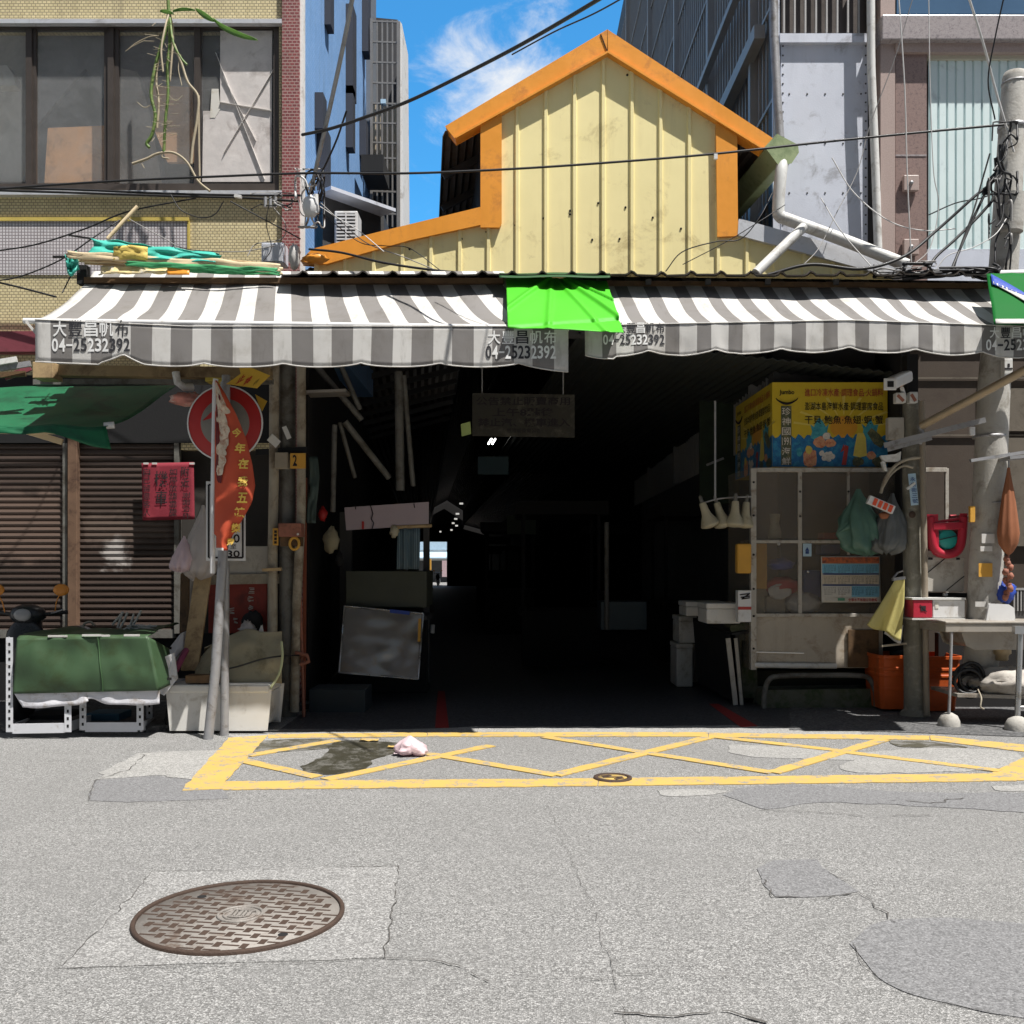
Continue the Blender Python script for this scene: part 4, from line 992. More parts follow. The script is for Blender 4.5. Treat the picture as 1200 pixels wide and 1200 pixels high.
b.mi = 0; b.grid(lambda u, v: on_b(.03+u*.5, .18+.62*u+.12*v*(.4+u)), 14, 3); b.grid(lambda u, v: on_b(u, .92+.08*v), 14, 2)
b.mi = 1; b.grid(lambda u, v: on_b(.02+u*.35, .02+.55*u+.22*v*(1-u)), 14, 3)
o = b.build('printed_stripe', [m_cwhite, m_bluepl], t, solid=.002)
# ---- torn tarpaulins, planks and stick on the left roof end
b = MB(); b.grid(lambda u, v: P(106+150*u+(4*math.sin(v*5)), 279+18*u+ (22-12*u)*v + 3*mnoise.noise(V(u*7,v*4,0)), 9.1-.1*v+.06*mnoise.noise(V(u*6,v*5,2))), 40, 10)
solo('teal_tarpaulin', b, m_teal, 'torn teal tarpaulin lying on the left end of the porch roof', 'tarpaulin', solid=.005)
b = MB(); b.grid(lambda u, v: P(76+14*u+3*v, 298+22*v+4*math.sin(u*5), 9.0+.1*mnoise.noise(V(u*4,v*4,7))), 8, 8)
solo('tarpaulin_rag', b, m_teal, 'teal rag hanging from the left tip of the planks', 'rag', solid=.005)
for i, (a, c, w_, m, lab) in enumerate([((82,300,9.0),(330,316,9.1),.07,m_bamboo,'pale plank on the left roof end'),((96,304,9.02),(300,313,9.15),.06,m_wood,'brown weathered plank beside the pale plank'),((150,311,8.98),(326,319,9.05),.045,M('green_board',(.05,.3,.12),.6,0,.3,9),'long green painted board under the planks')]):
    b = MB(); A_, C_ = P(*a), P(*c)
    for s_ in (0, 1): b.grid(lambda u, v: A_.lerp(C_, u)+V((.05*mnoise.noise(V(v*9,i,3)) if u in (0,1) else 0), -.05+.10*s_+.02*mnoise.noise(V(u*8,v*3,i)), (v-.5)*w_*(1+.5*mnoise.noise(V(u*6,i,1)))+.03*mnoise.noise(V(u*5,i,2))), 40, 4)
    solo('plank', b, m, lab, 'plank', solid=.01)
b = MB(); b.grid(lambda u, v: P(118+100*u, 312+9*v+2*mnoise.noise(V(u*8,v*3,1)), 9.0-.03*v+.03*mnoise.noise(V(u*9,v*2,0))), 24, 4)
solo('torn_poster', b, M('torn_yellow_sheet', (.62,.50,.24), .7, 0, .5, 9, (.7,.66,.6), 7, .5), 'torn yellowish sheet hanging under the planks', 'sheet', solid=.004)
b = MB(); b.grid(lambda u, v: P(196+26*u, 312+10*v+2*mnoise.noise(V(u*8,v*3,1)), 8.97-.03*v), 8, 4); solo('orange_rag', b, m_orange, 'orange scrap under the planks at the left awning', 'rag', solid=.004)
b = MB(); b.grid(lambda u, v: P(133+40*u, 287+16*v+5*abs(u-.5), 8.96+.05*mnoise.noise(V(u*5,v*5,4))), 8, 6); solo('yellow_rag', b, M('yellow_rag', (.66,.50,.13), .7, 0, .3, 12), 'yellow rag lying on the planks beside the teal tarpaulin', 'rag', solid=.004)
b = MB(); b.tube([P(126,280,9.2), P(144,260,9.25), P(161,242,9.3)], .018, 8); solo('stick', b, m_bamboo, 'pale wooden stick poking up from the teal tarpaulin', 'stick')
b = MB(); b.bar(P(98,312,9.15), P(98,334,9.15), .09, .09); b.bar(P(62,301,9.1), P(112,301,9.1), .02, .02); b.bar(P(80,275.5,9.3), P(109,280,9.3), .015, .015); solo('roof_bracket', b, m_dark, 'black bracket carrying the left roof end', 'bracket')
t = thing('electric_box', 'grey electric box at the foot of the maroon pillar', 'box', P(320,306,10.2))
b = MB(); b.pbox(306, 333, 284, 308, 10.2, .2); b.build('case', m_galv, t, bevel=.012)
b = MB(); b.pbox(308, 331, 286, 306, 10.19, .008); b.build('lid', m_silver, t, bevel=.003)
b = MB(); b.blob(P(370,303,10.05), (.13,.08,.05), .3, 3, 16, 10, 0, 4); solo('orange_bundle', b, m_orange, 'orange plastic bundle at the left end of the orange eave', 'bundle')
b = MB(); b.blob(P(345,301,10.0), (.06,.06,.13), .3, 3, 12, 10, 0, 6); solo('white_rag', b, m_cwhite, 'white rag stuffed beside the orange bundle', 'rag')

# beam and brackets beneath the long awning on the left
b = MB(); b.bar(P(60,435,9.1), P(318,438,9.1), .12, .10); solo('awning_beam', b, M('rusty_beam', (.26,.19,.10), .75, .1, .35, 8, (.10,.06,.03), 5, .5), 'rusty brown beam under the left awning', 'beam', bevel=.006)
b = MB(); b.bar(P(40,448,9.3), P(320,447,9.3), .05, .05); solo('steel_rail', b, m_post, 'thin dark steel rail under the rusty beam', 'rail')
b = MB(); b.pbox(38, 62, 424, 443, 8.95, .2); solo('wooden_block', b, m_wood, 'wooden block holding the left end of the rusty beam', 'block', bevel=.006)
b = MB(); b.tube([P(206,436,9.0), P(208,448,9.0), P(216,454,9.05), P(226,454,9.1)], .035, 10); solo('pipe_elbow', b, m_pvcw, 'white pipe elbow under the rusty beam', 'pipe')
b = MB(); b.pbox(240, 266, 430, 447, 9.05, .15); solo('yellow_box', b, M('yellow_paint', (.5,.4,.07), .6, 0, .3, 8), 'yellow box fixed above the round sign', 'box', bevel=.008)
for i, (a, c) in enumerate([((-10,426),(20,421)),((0,432),(36,426)),((-10,440),(30,438)),((6,443),(36,431))]):
    b = MB(); b.bar(P(*a, 8.9+.05*i), P(*c, 8.95+.05*i), .03, .05); solo('scrap_lath', b, [m_pvcw, m_galvp, m_woodd, m_maroon_p][i], ['white scrap lath left of the wooden block','grey scrap lath left of the wooden block','dark scrap lath above the green tarpaulin','maroon scrap lath touching the wooden block'][i], 'lath')
# green tarpaulin awning at far left
def tarp(u, v):                        # u left-right, v rear-front
    p = (P(-230,456,9.9)*(1-u)+P(206,452,9.6)*u)*(1-v) + (P(-260,500,8.55)*(1-u)+P(124,500,8.55)*u)*v
    return p + V(0, 0, -.05*4*v*(1-v)*(1+mnoise.noise(V(u*4,v*2,0))) + .02*mnoise.noise(V(u*9, v*3, 3)))
b = MB(); b.grid(tarp, 50, 20); GT = solo('green_tarpaulin', b, m_greenaw, 'deep green tarpaulin canopy at the left edge above the shutters', 'tarpaulin', solid=.004)
b = MB(); b.grid(lambda u, v: tarp(u, 1)+V(.06*v*u, -.03*v+.02*mnoise.noise(V(u*18,v*3,1)), -v*(.06+.14*max(0,u-.8)/.2*(1 if u<1.0 else 1))), 60, 5); b.build('front_flap', m_greenaw, GT, solid=.004)
b = MB(); b.bar(P(-250,503,8.6), P(76,506,8.6), .05, .04); b.bar(P(30,505,8.62), P(73,518,8.7), .05, .05); solo('bamboo_batten', b, m_bamboo, 'pale batten carrying the front edge of the green tarpaulin', 'batten')
b = MB(); b.tube([P(122,499,8.6), P(134,498,8.62)], .03, 10); solo('white_pole_end', b, m_whitepl, 'white pole end sticking out of the green tarpaulin corner', 'pole')

# ================================================================== UTILITY POLE AND CABLES
PL = thing('utility_pole', 'grey concrete utility pole wrapped with cables behind the right awning', 'utility pole', P(1150,790,9.75))
b = MB(); b.tube([P(1148,800,9.75), P(1153,720,9.75), P(1165,450,9.75), P(1177,300,9.75), P(1189.5,92,9.75), P(1190,86,9.75), P(1190.3,83.5,9.75)], [.165,.16,.15,.135,.118,.105,.03], 20); b.build('shaft', m_postc, PL)
b = MB(); b.tube([P(1184,272,9.62), P(1187,228,9.62)], .115, 14); b.build('band', m_postc, PL)
b = MB(); b.lathe(P(1186,150,9.75), [(.128,-.02),(.135,-.02),(.135,.02),(.128,.02)], 20); b.lathe(P(1189,98,9.75), [(.12,-.008),(.124,-.008),(.124,.008),(.12,.008)], 20); b.lathe(P(1160,512,9.75), [(.156,-.012),(.162,-.012),(.162,.012),(.156,.012)], 20); b.lathe(P(1162,590,9.75), [(.16,-.006),(.166,-.006),(.166,.006),(.16,.006)], 20); b.build('strap', m_galvp, PL)
for px, py, w_, h_ in ((1158,631,15,11),(1156,643,14,6),(1150,708,14,6)):
    b = MB(); b.pbox(px-w_/2, px+w_/2, py-h_/2, py+h_/2, 9.575, .004); b.build('torn_sticker', m_cwhite, PL)
b = MB(); b.pbox(1147,1163,660,676,9.578,.004); b.build('yellow_sticker', m_otag, PL)

def cable(label, pts, r=.009, mat=None, n=10, cat='cable', name='overhead_cable', group=None):
    b = MB(); b.tube(cat_rom([P(*p) for p in pts], n), r, 6); return solo(name, b, mat or m_cable, label, cat, group)
cable('thick black cable sloping up across the blue sky', [(354,158,9.9),(390,150,9.6),(440,133,9.2),(480,118,8.8),(530,94,8.4),(600,58,7.8),(660,24,7.2),(740,-24,6.4)], .015)
cable('thin black cable beside the thick one near the top', [(600,64,8.2),(650,37,7.8),(700,14,7.3),(760,-20,6.8)], .006)
cable('long level cable crossing in front of the cream gable', [(-40,224,9.8),(120,213,9.8),(250,207,9.8),(360,203,9.8),(480,203,9.7),(600,198,9.7),(720,190,9.7),(840,180,9.7),(960,167,9.7),(1080,155,9.7),(1178,146,9.65)], .0115)
cable('upper black service cable along the window ledge', [(-40,219,10.2),(80,222,10.2),(200,227,10.2),(300,229,10.2),(352,229,10.1)], .012)
cable('lower black service cable along the window ledge', [(-40,222,10.15),(90,226,10.15),(210,230,10.15),(290,232,10.15),(350,236,10.1)], .012)
cable('grey strut cable running up in front of the blue wall', [(364,228,10.1),(372,190,9.9),(388,120,9.6),(404,45,9.3),(420,-40,9.0)], .022, m_galvp)
cable('black cable from the junction past the blue wall', [(360,236,10.1),(378,200,10.0),(394,165,9.9),(406,130,9.8)], .01)
cable('drooping black loop left of the wooden stick', [(-20,296,10.2),(40,287,10.2),(100,268,10.2),(150,248,10.2),(230,232,10.2)], .008)
cable('second drooping loop below the stick', [(-20,330,9.6),(20,325,9.6),(70,305,9.7),(110,278,9.8),(140,258,10)], .007)
cable('black wire rising from the left edge behind the awning tip', [(-20,327,10.3),(20,336,10.3),(66,348,10.3)], .011)
cable('thin wire from bracket down to the awning', [(90,308,9.2),(82,325,9.1),(73,343,9.0)], .006)
cable('loop of black wire hanging under the window', [(200,228,10.1),(212,246,10.1),(235,255,10.1),(252,251,10.1),(262,236,10.1)], .006)
cable('slack wire from window ledge to electric box', [(270,236,10.1),(300,252,10.1),(330,268,10.05),(352,280,10.0)], .007)
cable('thin wire sagging from stick to electric box', [(150,256,10.0),(190,278,10.0),(220,292,10.0),(280,295,10.0),(322,288,9.95)], .005, m_cableg)
cable('wire looping down beside the electric box', [(318,240,10.05),(334,262,10.05),(330,280,10.05),(300,286,10.0),(290,300,9.95)], .005, m_cableg)
cable('wire dropping to the electric box lid', [(316,236,10.0),(312,262,10.0),(318,290,10.0),(309,306,9.95)], .005)
cable('wire draped over the orange eave', [(376,238,9.9),(400,260,9.9),(430,285,9.9),(470,300,9.9),(512,317,9.8)], .005, m_cableg)
cable('second wire draped over the orange eave', [(378,250,9.9),(420,283,9.9),(450,288,9.9),(480,291,9.9),(515,316,9.8)], .0045)
cable('black cable along the left porch roof', [(362,292,9.9),(400,296,9.8),(450,308,9.6),(512,317,9.5),(560,321,9.4)], .012)
cable('wire curling over the right end of the facade', [(780,318,9.8),(800,295,9.8),(840,283,9.8),(868,280,9.8),(890,255,9.8),(905,226,9.9)], .006)
cable('thin wire below the right wire curl', [(800,310,9.8),(850,284,9.8),(886,262,9.8),(920,240,9.9)], .0045)
cable('thin white wire falling from upper right to the metal front', [(1052,-20,9.3),(1060,100,9.4),(1063,200,9.5),(1068,310,9.6)], .006, m_cablew)
cable('second white wire falling past the cyan shutter', [(1088,-20,9.3),(1090,100,9.4),(1094,200,9.5),(1100,240,9.6),(1090,290,9.6),(1068,312,9.6)], .0045, m_cablew)
cable('white stay wire sloping down to the utility pole', [(1133,-10,9.2),(1152,50,9.35),(1168,110,9.5),(1188,178,9.6)], .012, m_cablew)
cable('black wire from the top edge to the utility pole', [(1178,-10,9.2),(1166,45,9.3),(1158,95,9.4),(1166,140,9.6)], .007)
cable('thin wire crossing the metal front diagonally', [(1072,-10,9.8),(1048,70,9.9),(1020,145,10),(1005,200,10),(980,250,9.9),(960,290,9.8),(940,312,9.7)], .0045, m_cableg)
cable('white wire sagging right of the drain pipe', [(975,185,9.9),(1000,225,9.9),(1040,258,9.8),(1080,270,9.8),(1120,268,9.8)], .0055, m_cablew)
cable('white wire descending below the sagging one', [(962,232,9.9),(985,270,9.8),(1010,300,9.7),(1030,322,9.6)], .0055, m_cablew)
cable('thick black cable from the pole down to the roof', [(1172,170,9.6),(1170,205,9.55),(1140,232,9.5),(1100,268,9.5),(1060,300,9.4),(1010,315,9.3),(950,310,9.3),(900,322,9.3)], .015)
cable('second thick black cable from the pole to the roof', [(1174,222,9.5),(1150,250,9.5),(1120,280,9.45),(1096,302,9.4),(1086,320,9.3)], .015)
cable('third black cable from the pole to the roof', [(1165,205,9.55),(1148,240,9.5),(1130,280,9.45),(1115,316,9.3)], .013)
cable('black cable dropping along the pole to the roof', [(1160,180,9.5),(1150,215,9.5),(1140,250,9.45),(1125,290,9.4),(1118,314,9.35)], .008)
cable('thin black line across the cyan shutter', [(1088,252,9.9),(1120,238,9.8),(1150,232,9.7),(1176,222,9.6)], .006)
cable('grey wire arcing beneath the pole', [(1095,320,9.4),(1110,300,9.4),(1140,290,9.4),(1166,275,9.4),(1180,255,9.5)], .005, m_cablew)
cable('grey wires drooping from the junction by the blue wall', [(372,240,10),(395,255,9.9),(420,270,9.9),(450,295,9.8)], .005, m_cablew)
rg = random.Random(11)
def tangle(c, n, rx, rz, Y, seed, rr=(.005,.011), mats=(0,)):
    b = MB(); g = random.Random(seed)
    for k in range(n):
        pts = []; x, y = c[0]+g.uniform(-rx, rx)*.5, c[1]+g.uniform(-rz, rz)*.5
        a = g.uniform(0, 6.28)
        for j in range(g.randint(5, 9)):
            pts.append((x, y, Y+g.uniform(-.08, .05))); a += g.uniform(-1.5, 1.5)
            x += math.cos(a)*rx*.55; y += math.sin(a)*rz*.45
            x = min(max(x, c[0]-rx), c[0]+rx); y = min(max(y, c[1]-rz), c[1]+rz)
        b.mi = g.choice(mats); b.tube(cat_rom([P(*p) for p in pts], 6), g.uniform(*rr), 6)
    return b
CT = [m_cable, m_cableg, m_cablew]
solo('cable_tangle', tangle((1172,185), 10, 20, 42, 9.52, 1, (.006,.012), (0,0,0,2)), CT, 'tangle of black cables round the upper pole', 'cables')
solo('cable_tangle', tangle((1172,265), 12, 13, 55, 9.5, 2, (.006,.012), (0,0,1)), CT, 'long loops of black cable hanging down the pole', 'cables')
solo('cable_tangle', tangle((1115,318), 12, 55, 9, 9.1, 3, (.01,.016), (0,)), CT, 'heap of black cables lying on the right porch roof', 'cables')
solo('cable_tangle', tangle((363,232), 14, 17, 34, 10.0, 4, (.005,.012), (0,0,1,2)), CT, 'tangle of wires at the maroon pillar junction', 'cables')
solo('cable_tangle', tangle((318,236), 7, 24, 10, 10.0, 5, (.004,.009), (0,1)), CT, 'small knot of wires at the right window corner', 'cables')
solo('cable_tangle', tangle((1060,316), 8, 36, 10, 9.4, 6, (.004,.008), (1,2,0)), CT, 'tangle of thin pale wires at the right eave end', 'cables')
t = thing('junction_box', 'white cable junction box beside the maroon pillar', 'junction box', P(367,254,9.98))
b = MB(); b.blob(P(364,242,9.9), (.08,.06,.11), .25, 4, 14, 10, 0, 3); b.build('case', m_whitepl, t)
b = MB(); b.tube([P(370,228,9.9), P(371,250,9.9)], .025, 8); b.build('insulator', m_whitepl, t)
for i, px in enumerate((311, 317, 323)):
    b = MB(); b.tube([P(px, 231, 10.0), P(px, 243, 10.0)], .018, 8); solo('cable_clamp', b, m_galvp, 'grey cable clamp in a row of three on the ledge cables', 'clamp', 'cable clamps under the right window corner')
b = MB(); b.bar(P(275,229.5,10.1), P(283,231,10.1), .04, .03); solo('cable_tie', b, m_whitepl, 'white tag on the ledge cables', 'tag')
b = MB(); b.pbox(837,841,180,186,9.66,.03); solo('cable_tie', b, m_whitepl, 'white clip on the level cable in front of the right orange post', 'clip')
b = MB(); b.tube([P(1140,322,9.2), P(1300,318,9.2)], .035, 10); solo('white_roller', b, m_whitepl, 'white roller tube above the green printed banner', 'roller')
# hanging climbing cactus
CA = thing('hanging_cactus', 'spiny climbing cactus hanging in front of the tiled house windows', 'plant', P(196,0,10.2))
b = MB()
def stem(pts, r): b.tube(cat_rom([P(*p) for p in pts], 6), r, 6)
b.mi = 0
stem([(196,-60,10.2),(197,0,10.2),(198,14,10.2)], .018)
stem([(198,18,10.2),(190,50,10.15),(182,78,10.12),(177,110,10.1),(182,135,10.1),(178,158,10.1),(172,168,10.1),(175,173,10.1)], .017)
stem([(198,18,10.2),(199,50,10.15),(196,80,10.12),(197,110,10.1),(194,140,10.1),(192,178,10.1)], .015)
stem([(199,20,10.2),(203,50,10.1),(212,68,10.1),(219,76,10.1)], .013)
b.mi = 1
stem([(204,52,10.1),(213,75,10.1),(220,96,10.1),(232,113,10.1),(231,140,10.1),(226,170,10.1),(224,192,10.1)], .014)
stem([(233,112,10.12),(233,160,10.12),(234,212,10.12)], .010)
stem([(155,192,10.1),(172,186,10.1),(185,180,10.1),(203,179,10.1),(219,190,10.1),(232,212,10.1),(246,224,10.1)], .013)
stem([(197,16,10.2),(193,40,10.18),(186,66,10.15),(183,95,10.15),(186,120,10.12),(184,150,10.12)], .012)
stem([(199,16,10.2),(203,38,10.22),(201,70,10.2),(199,95,10.2)], .011)
stem([(198,16,10.2),(194,30,10.1),(189,58,10.05),(191,84,10.05)], .010)
b.mi = 1
stem([(212,64,10.1),(209,80,10.1),(213,100,10.1)], .005); stem([(181,120,10.1),(170,126,10.1),(161,120,10.1)], .004); stem([(196,110,10.1),(206,118,10.1),(214,112,10.1)], .004)
stem([(150,58,10.2),(160,50,10.2),(175,43,10.2),(186,42,10.2)], .004); stem([(147,60,10.2),(156,54,10.2),(170,47,10.2)], .003)
stem([(192,178,10.1),(190,184,10.1),(198,186,10.1)], .008); stem([(165,190,10.1),(169,197,10.1)], .005)
g = random.Random(5)
for k in range(60):
    x = g.choice((183, 192, 197)); y = g.uniform(25, 165); d = g.choice((-1, 1))
    b.tube([P(x+g.uniform(-3,3), y, 10.1), P(x+d*g.uniform(3,14), y+g.uniform(-5,5), 10.05)], .0025, 4, False)
b.build('stems', [m_leaf, m_stem], CA)
def leafm(pts, w_):
    pts = cat_rom([P(*p) for p in pts], 6); n = len(pts); mb = MB()
    for s in (1,):
        vs = []
        for i, p in enumerate(pts):
            k = math.sin(math.pi*min(1, (i+.6)/n))**.7*w_; vs += [p+V(0,-.02,k), p+V(0,.0,0), p+V(0,-.02,-k)]
        fs = []
        for i in range(n-1): fs += [(3*i,3*i+3,3*i+4,3*i+1), (3*i+1,3*i+4,3*i+5,3*i+2)]
        mb.add(vs, fs, True)
    return mb.build('leaf', m_leafg, CA, solid=.006)
m_leafg = M('leaf_green', (.09,.20,.03), .45, 0, .25, 10)
leafm([(203,14,10.2),(215,12,10.15),(229,13,10.1)], .017); leafm([(230,12,10.15),(240,19,10.05),(252,26,10.0)], .032); leafm([(250,23,10.1),(262,33,10.0),(282,42,9.9),(302,48,9.85)], .03)
leafm([(188,14,10.2),(196,15,10.2),(204,17,10.2)], .02)

# ================================================================== LEFT CLUTTER
# pipes and dark post at the hall's left jamb
b = MB(); b.tube([P(337,420,9.95), P(337,840,9.95)], .082, 16); solo('jamb_post', b, m_post, 'thick grimy grey post at the left jamb of the hall', 'post')
b = MB(); b.tube([P(321.5,416,9.85), P(321,560,9.85), P(319.5,640,9.85), P(319,838,9.85)], .05, 12); solo('cream_pipe', b, m_pvc, 'dirty cream pipe left of the thick jamb post', 'pipe')
b = MB(); b.tube([P(353,416,9.85), P(353,600,9.85), P(348,700,9.85), P(345,834,9.85)], .046, 12); solo('cream_pipe', b, m_pvc, 'dirty cream pipe right of the thick jamb post', 'pipe')
b = MB(); b.bar(P(358,560,9.95), P(356,838,9.95), .03, .03); solo('red_bar', b, M('rusty_red_bar', (.22,.06,.03), .8, 0, .4, 9), 'thin rusty red bar at the edge of the dark entrance', 'bar')
b = MB(); b.pbox(322,337,530,549,9.7,.09); o = solo('switch_box', b, m_beige, 'beige switch box strapped to the jamb post', 'box', bevel=.006)
b = MB(); b.pbox(340,358,531,549,9.7,.02); o = solo('number_tag', b, m_otag, 'small orange number plate on the right cream pipe', 'plate', bevel=.003)
b = MB(); write_px(b, '2', 343, 348, 533, 546, 9.697, .02); b.lathe(P(346,544,9.697), [(.001,-.002),(.012,0)], 10, 'y', cap=False); b.build('number', m_ink, o)
b = MB(); b.pbox(326,353,613,629,9.65,.16); o = solo('brick_box', b, m_brickb, 'brick red box wedged between jamb post and pipe', 'box', bevel=.008)
b = MB(); b.lathe(P(349,626,9.645), [(.001,-.006),(.012,0)], 10, 'y', cap=False); b.build('knob', m_paper, o)
b = MB(); b.pbox(328,353,629.5,640,9.7,.1); solo('box_shelf', b, m_woodd, 'dark wooden ledge under the brick red box', 'ledge')
b = MB(); b.pbox(319.5,326,619,639,9.7,.02); o = solo('yellow_tag', b, m_otag, 'small upright yellow tag beside the brick red box', 'tag', bevel=.002)
b = MB(); [b.pbox(321.3,324.3,621.5+k*4.2,624.5+k*4.2,9.697,.002) for k in range(4)]; b.build('print', m_ink, o)
b = MB(); pts = [P(345+5.5*math.cos(k/16*2*math.pi), 637+7*math.sin(k/16*2*math.pi), 9.68) for k in range(17)]; b.tube(pts, .014, 8, False); solo('yellow_ring', b, m_otag, 'yellow ring hanging under the brick red box', 'ring')
b = MB(); b.bar(P(316,512,9.7), P(326,521,9.75), .02, .08); b.bar(P(333,500,9.75), P(339,514,9.75), .015, .045); solo('pipe_clip', b, m_pvcw, 'pale clips on the pipes below the awning', 'clip')
b = MB(); b.bar(P(300,530,9.9), P(360,527,9.75), .02, .06); solo('dark_strap', b, m_dark, 'dark strap across the pipes above the orange plate', 'strap')
b = MB(); b.bar(P(308,668,9.75), P(330,667,9.75), .05, .03); solo('wood_ledge', b, m_wood, 'short pale wooden batten across the left cream pipe', 'batten')
b = MB(); b.tube([P(346,765,9.8), P(360,768,9.8), P(362,775,9.8), P(352,779,9.8)], .02, 8); b.tube([P(352,700,9.85), P(356,840,9.85)], .015, 8); solo('tap_pipe', b, m_brickb, 'rusty thin pipe with tap at the entrance edge', 'pipe')
b = MB(); b.grid(lambda u, v: P(361+11*u+2*math.sin(v*5), 535+78*v, 9.9+.06*mnoise.noise(V(u*4,v*5,1))), 6, 16); solo('dark_green_net', b, M('dark_net', (.05,.075,.07), .8), 'dark green net hanging at the entrance edge beside the pipe', 'net', solid=.005)
# signs and posts
b = MB(); b.tube([P(244,866,8.62), P(252,790,8.64), P(262,640,8.68), P(264,560,8.7), P(264,448,8.72)], .042, 14); solo('sign_post', b, m_galvp, 'leaning grey steel post carrying the banner', 'post')
b = MB(); b.tube([P(263,862,8.8), P(264,640,8.84), P(265,440,8.84)], .038, 14); solo('sign_post', b, m_galvp, 'straight grey steel post carrying the round red sign', 'post')
SG = thing('no_entry_sign', 'round red prohibition sign with grey centre behind the banner', 'traffic sign', P(264,540,8.78))
sc_ = P(264, 496, 8.76)
tilt = Matrix.Rotation(R(-4), 3, 'Y')
b = MB(); b.lathe(sc_, [(.001,-.008),(.333,-.008),(.338,-.002),(.333,.006),(.001,.006)], 48, 'y'); b.build('disc', m_signred, SG)
b = MB(); b.lathe(sc_+V(0,-.010,0), [(.001,-.0),(.215,.0),(.218,.004)], 48, 'y', cap=False); b.build('centre', m_signgrey, SG)
b = MB(); b.lathe(sc_+V(0,-.0085,0), [(.325,-.002),(.338,-.002),(.338,.004)], 48, 'y', cap=False); b.build('white_rim', m_signwhite, SG)
b = MB(); z = sc_
def s_(x, zz): return z + V(x, -.014, zz)
b.prism([s_(-.10,-.10), s_(-.02,-.10), s_(-.02,-.075), s_(-.10,-.075)], (0,.002,0)); b.prism([s_(-.085,-.14), s_(-.055,-.14), s_(-.055,-.1), s_(-.085,-.1)], (0,.002,0))
b.tube([s_(-.075+.03*math.cos(k/12*6.283), -.03+.04*math.sin(k/12*6.283)) for k in range(13)], .008, 6, False); b.bar(s_(-.06,.0), s_(-.035,.06), .016, .004); b.bar(s_(-.10,-.055), s_(-.03,-.055), .014, .004)
b.tube([s_(.08+.045*math.cos(k/12*6.283), -.06+.045*math.sin(k/12*6.283)) for k in range(13)], .008, 6, False)
b.build('pictogram', m_ink, SG)
b = MB(); b.prism([s_(-.20,.02), s_(-.12,.10), s_(-.05,.16), s_(-.04,.07), s_(-.10,.05)], (0,.003,0)); b.build('peeled_red_film', m_signred, SG)
NP = thing('parking_sign', 'white no parking plate with black frame and hours under the round sign', 'traffic sign', P(264,657,8.80))
b = MB(); b.ppoly([(241.5,564),(287.5,566),(287.5,657),(241.5,657)], 8.79, .006); b.build('plate', m_signwhite, NP, bevel=.001)
b = MB()
for p, q in (((244.5,568),(284.5,569)),((284.5,569),(284.5,653.5)),((284.5,653.5),(244.5,653.5)),((244.5,653.5),(244.5,568))): b.bar(P(*p,8.787), P(*q,8.787), .016, .003, up=V(0,1,0))
b.build('frame_line', m_ink, NP)
b = MB(); write_px(b, '禁', 267, 281, 610, 625, 8.787, .025); write_px(b, '30', 266, 281, 626, 636, 8.787, .02); write_px(b, '至', 270, 277, 638, 643, 8.787); write_px(b, '30', 266, 281, 645, 653, 8.787, .02)
for i, ch in enumerate('上午七時至下午'): write_px(b, ch, 247.5, 251.5, 577+i*10, 585+i*10, 8.787)
b.build('lettering', m_ink, NP)
# banner on a white pole
BN = thing('banner', 'orange red feather banner with gold writing on a thin white pole', 'banner', P(250,670,8.5))
b = MB(); b.tube([P(249,672,8.52), P(250,560,8.5), P(252,450,8.5), P(253,444,8.5)], .022, 10); b.build('pole', m_whitepl, BN)
def bn_r(v):                           # right edge of the banner at height v (0 top .. 1 bottom)
    pts = [(0,254),(.08,264),(.2,277),(.35,289),(.5,296),(.62,299),(.72,295),(.82,284),(.9,274),(.96,266),(1,267)]
    for (a, x), (c, y) in zip(pts, pts[1:]):
        if a <= v <= c: return x+(y-x)*(v-a)/(c-a)
    return 267
def bn(u, v):
    l = 252.5 - 1.5*v + (2.5 if v > .9 else 0); return P(l+(bn_r(v)-l)*u, 446+199*v, 8.48 - .05*math.sin(u*3.1)*(.5+v) - .035*mnoise.noise(V(u*2.5, v*5, 2)))
b = MB(); b.grid(bn, 16, 60); cl = b.build('cloth', m_flag, BN, solid=.004)
b = MB(); b.mi = 0

def bell(cu, cv, ru, rv, d, sd):
    n = 22; pts = []
    for k in range(n):
        a = k/n*6.283; w = 1+.45*mnoise.noise(V(math.cos(a)*1.5+sd, math.sin(a)*1.5, sd)); pts.append(bn(min(.98, max(.02, cu+ru*w*math.cos(a))), min(.98, max(.01, cv+rv*w*math.sin(a))))+V(0,-d,0))
    c_ = bn(cu, cv)+V(0,-d,0); b.add([c_]+pts, [(0, 1+k, 1+(k+1) % n) for k in range(n)])
for i_, (cu, cv, ru, rv) in enumerate(((.40,.06,.34,.05),(.36,.14,.30,.06),(.30,.21,.24,.06),(.34,.28,.18,.06),(.30,.34,.14,.07),(.22,.41,.14,.05),(.20,.47,.11,.05),(.14,.53,.10,.03),(.55,.17,.22,.03))): bell(cu, cv, ru, rv, .008+.0015*i_, i_*1.7)
b.mi = 1; bell(.10,.30,.07,.14,.012,3); bell(.12,.50,.10,.09,.0125,5); bell(.42,.10,.08,.02,.024,9)
b.build('printed_picture', [m_flagw, M('banner_dark_red', (.13,.012,.012), .6)], cl)
b = MB()
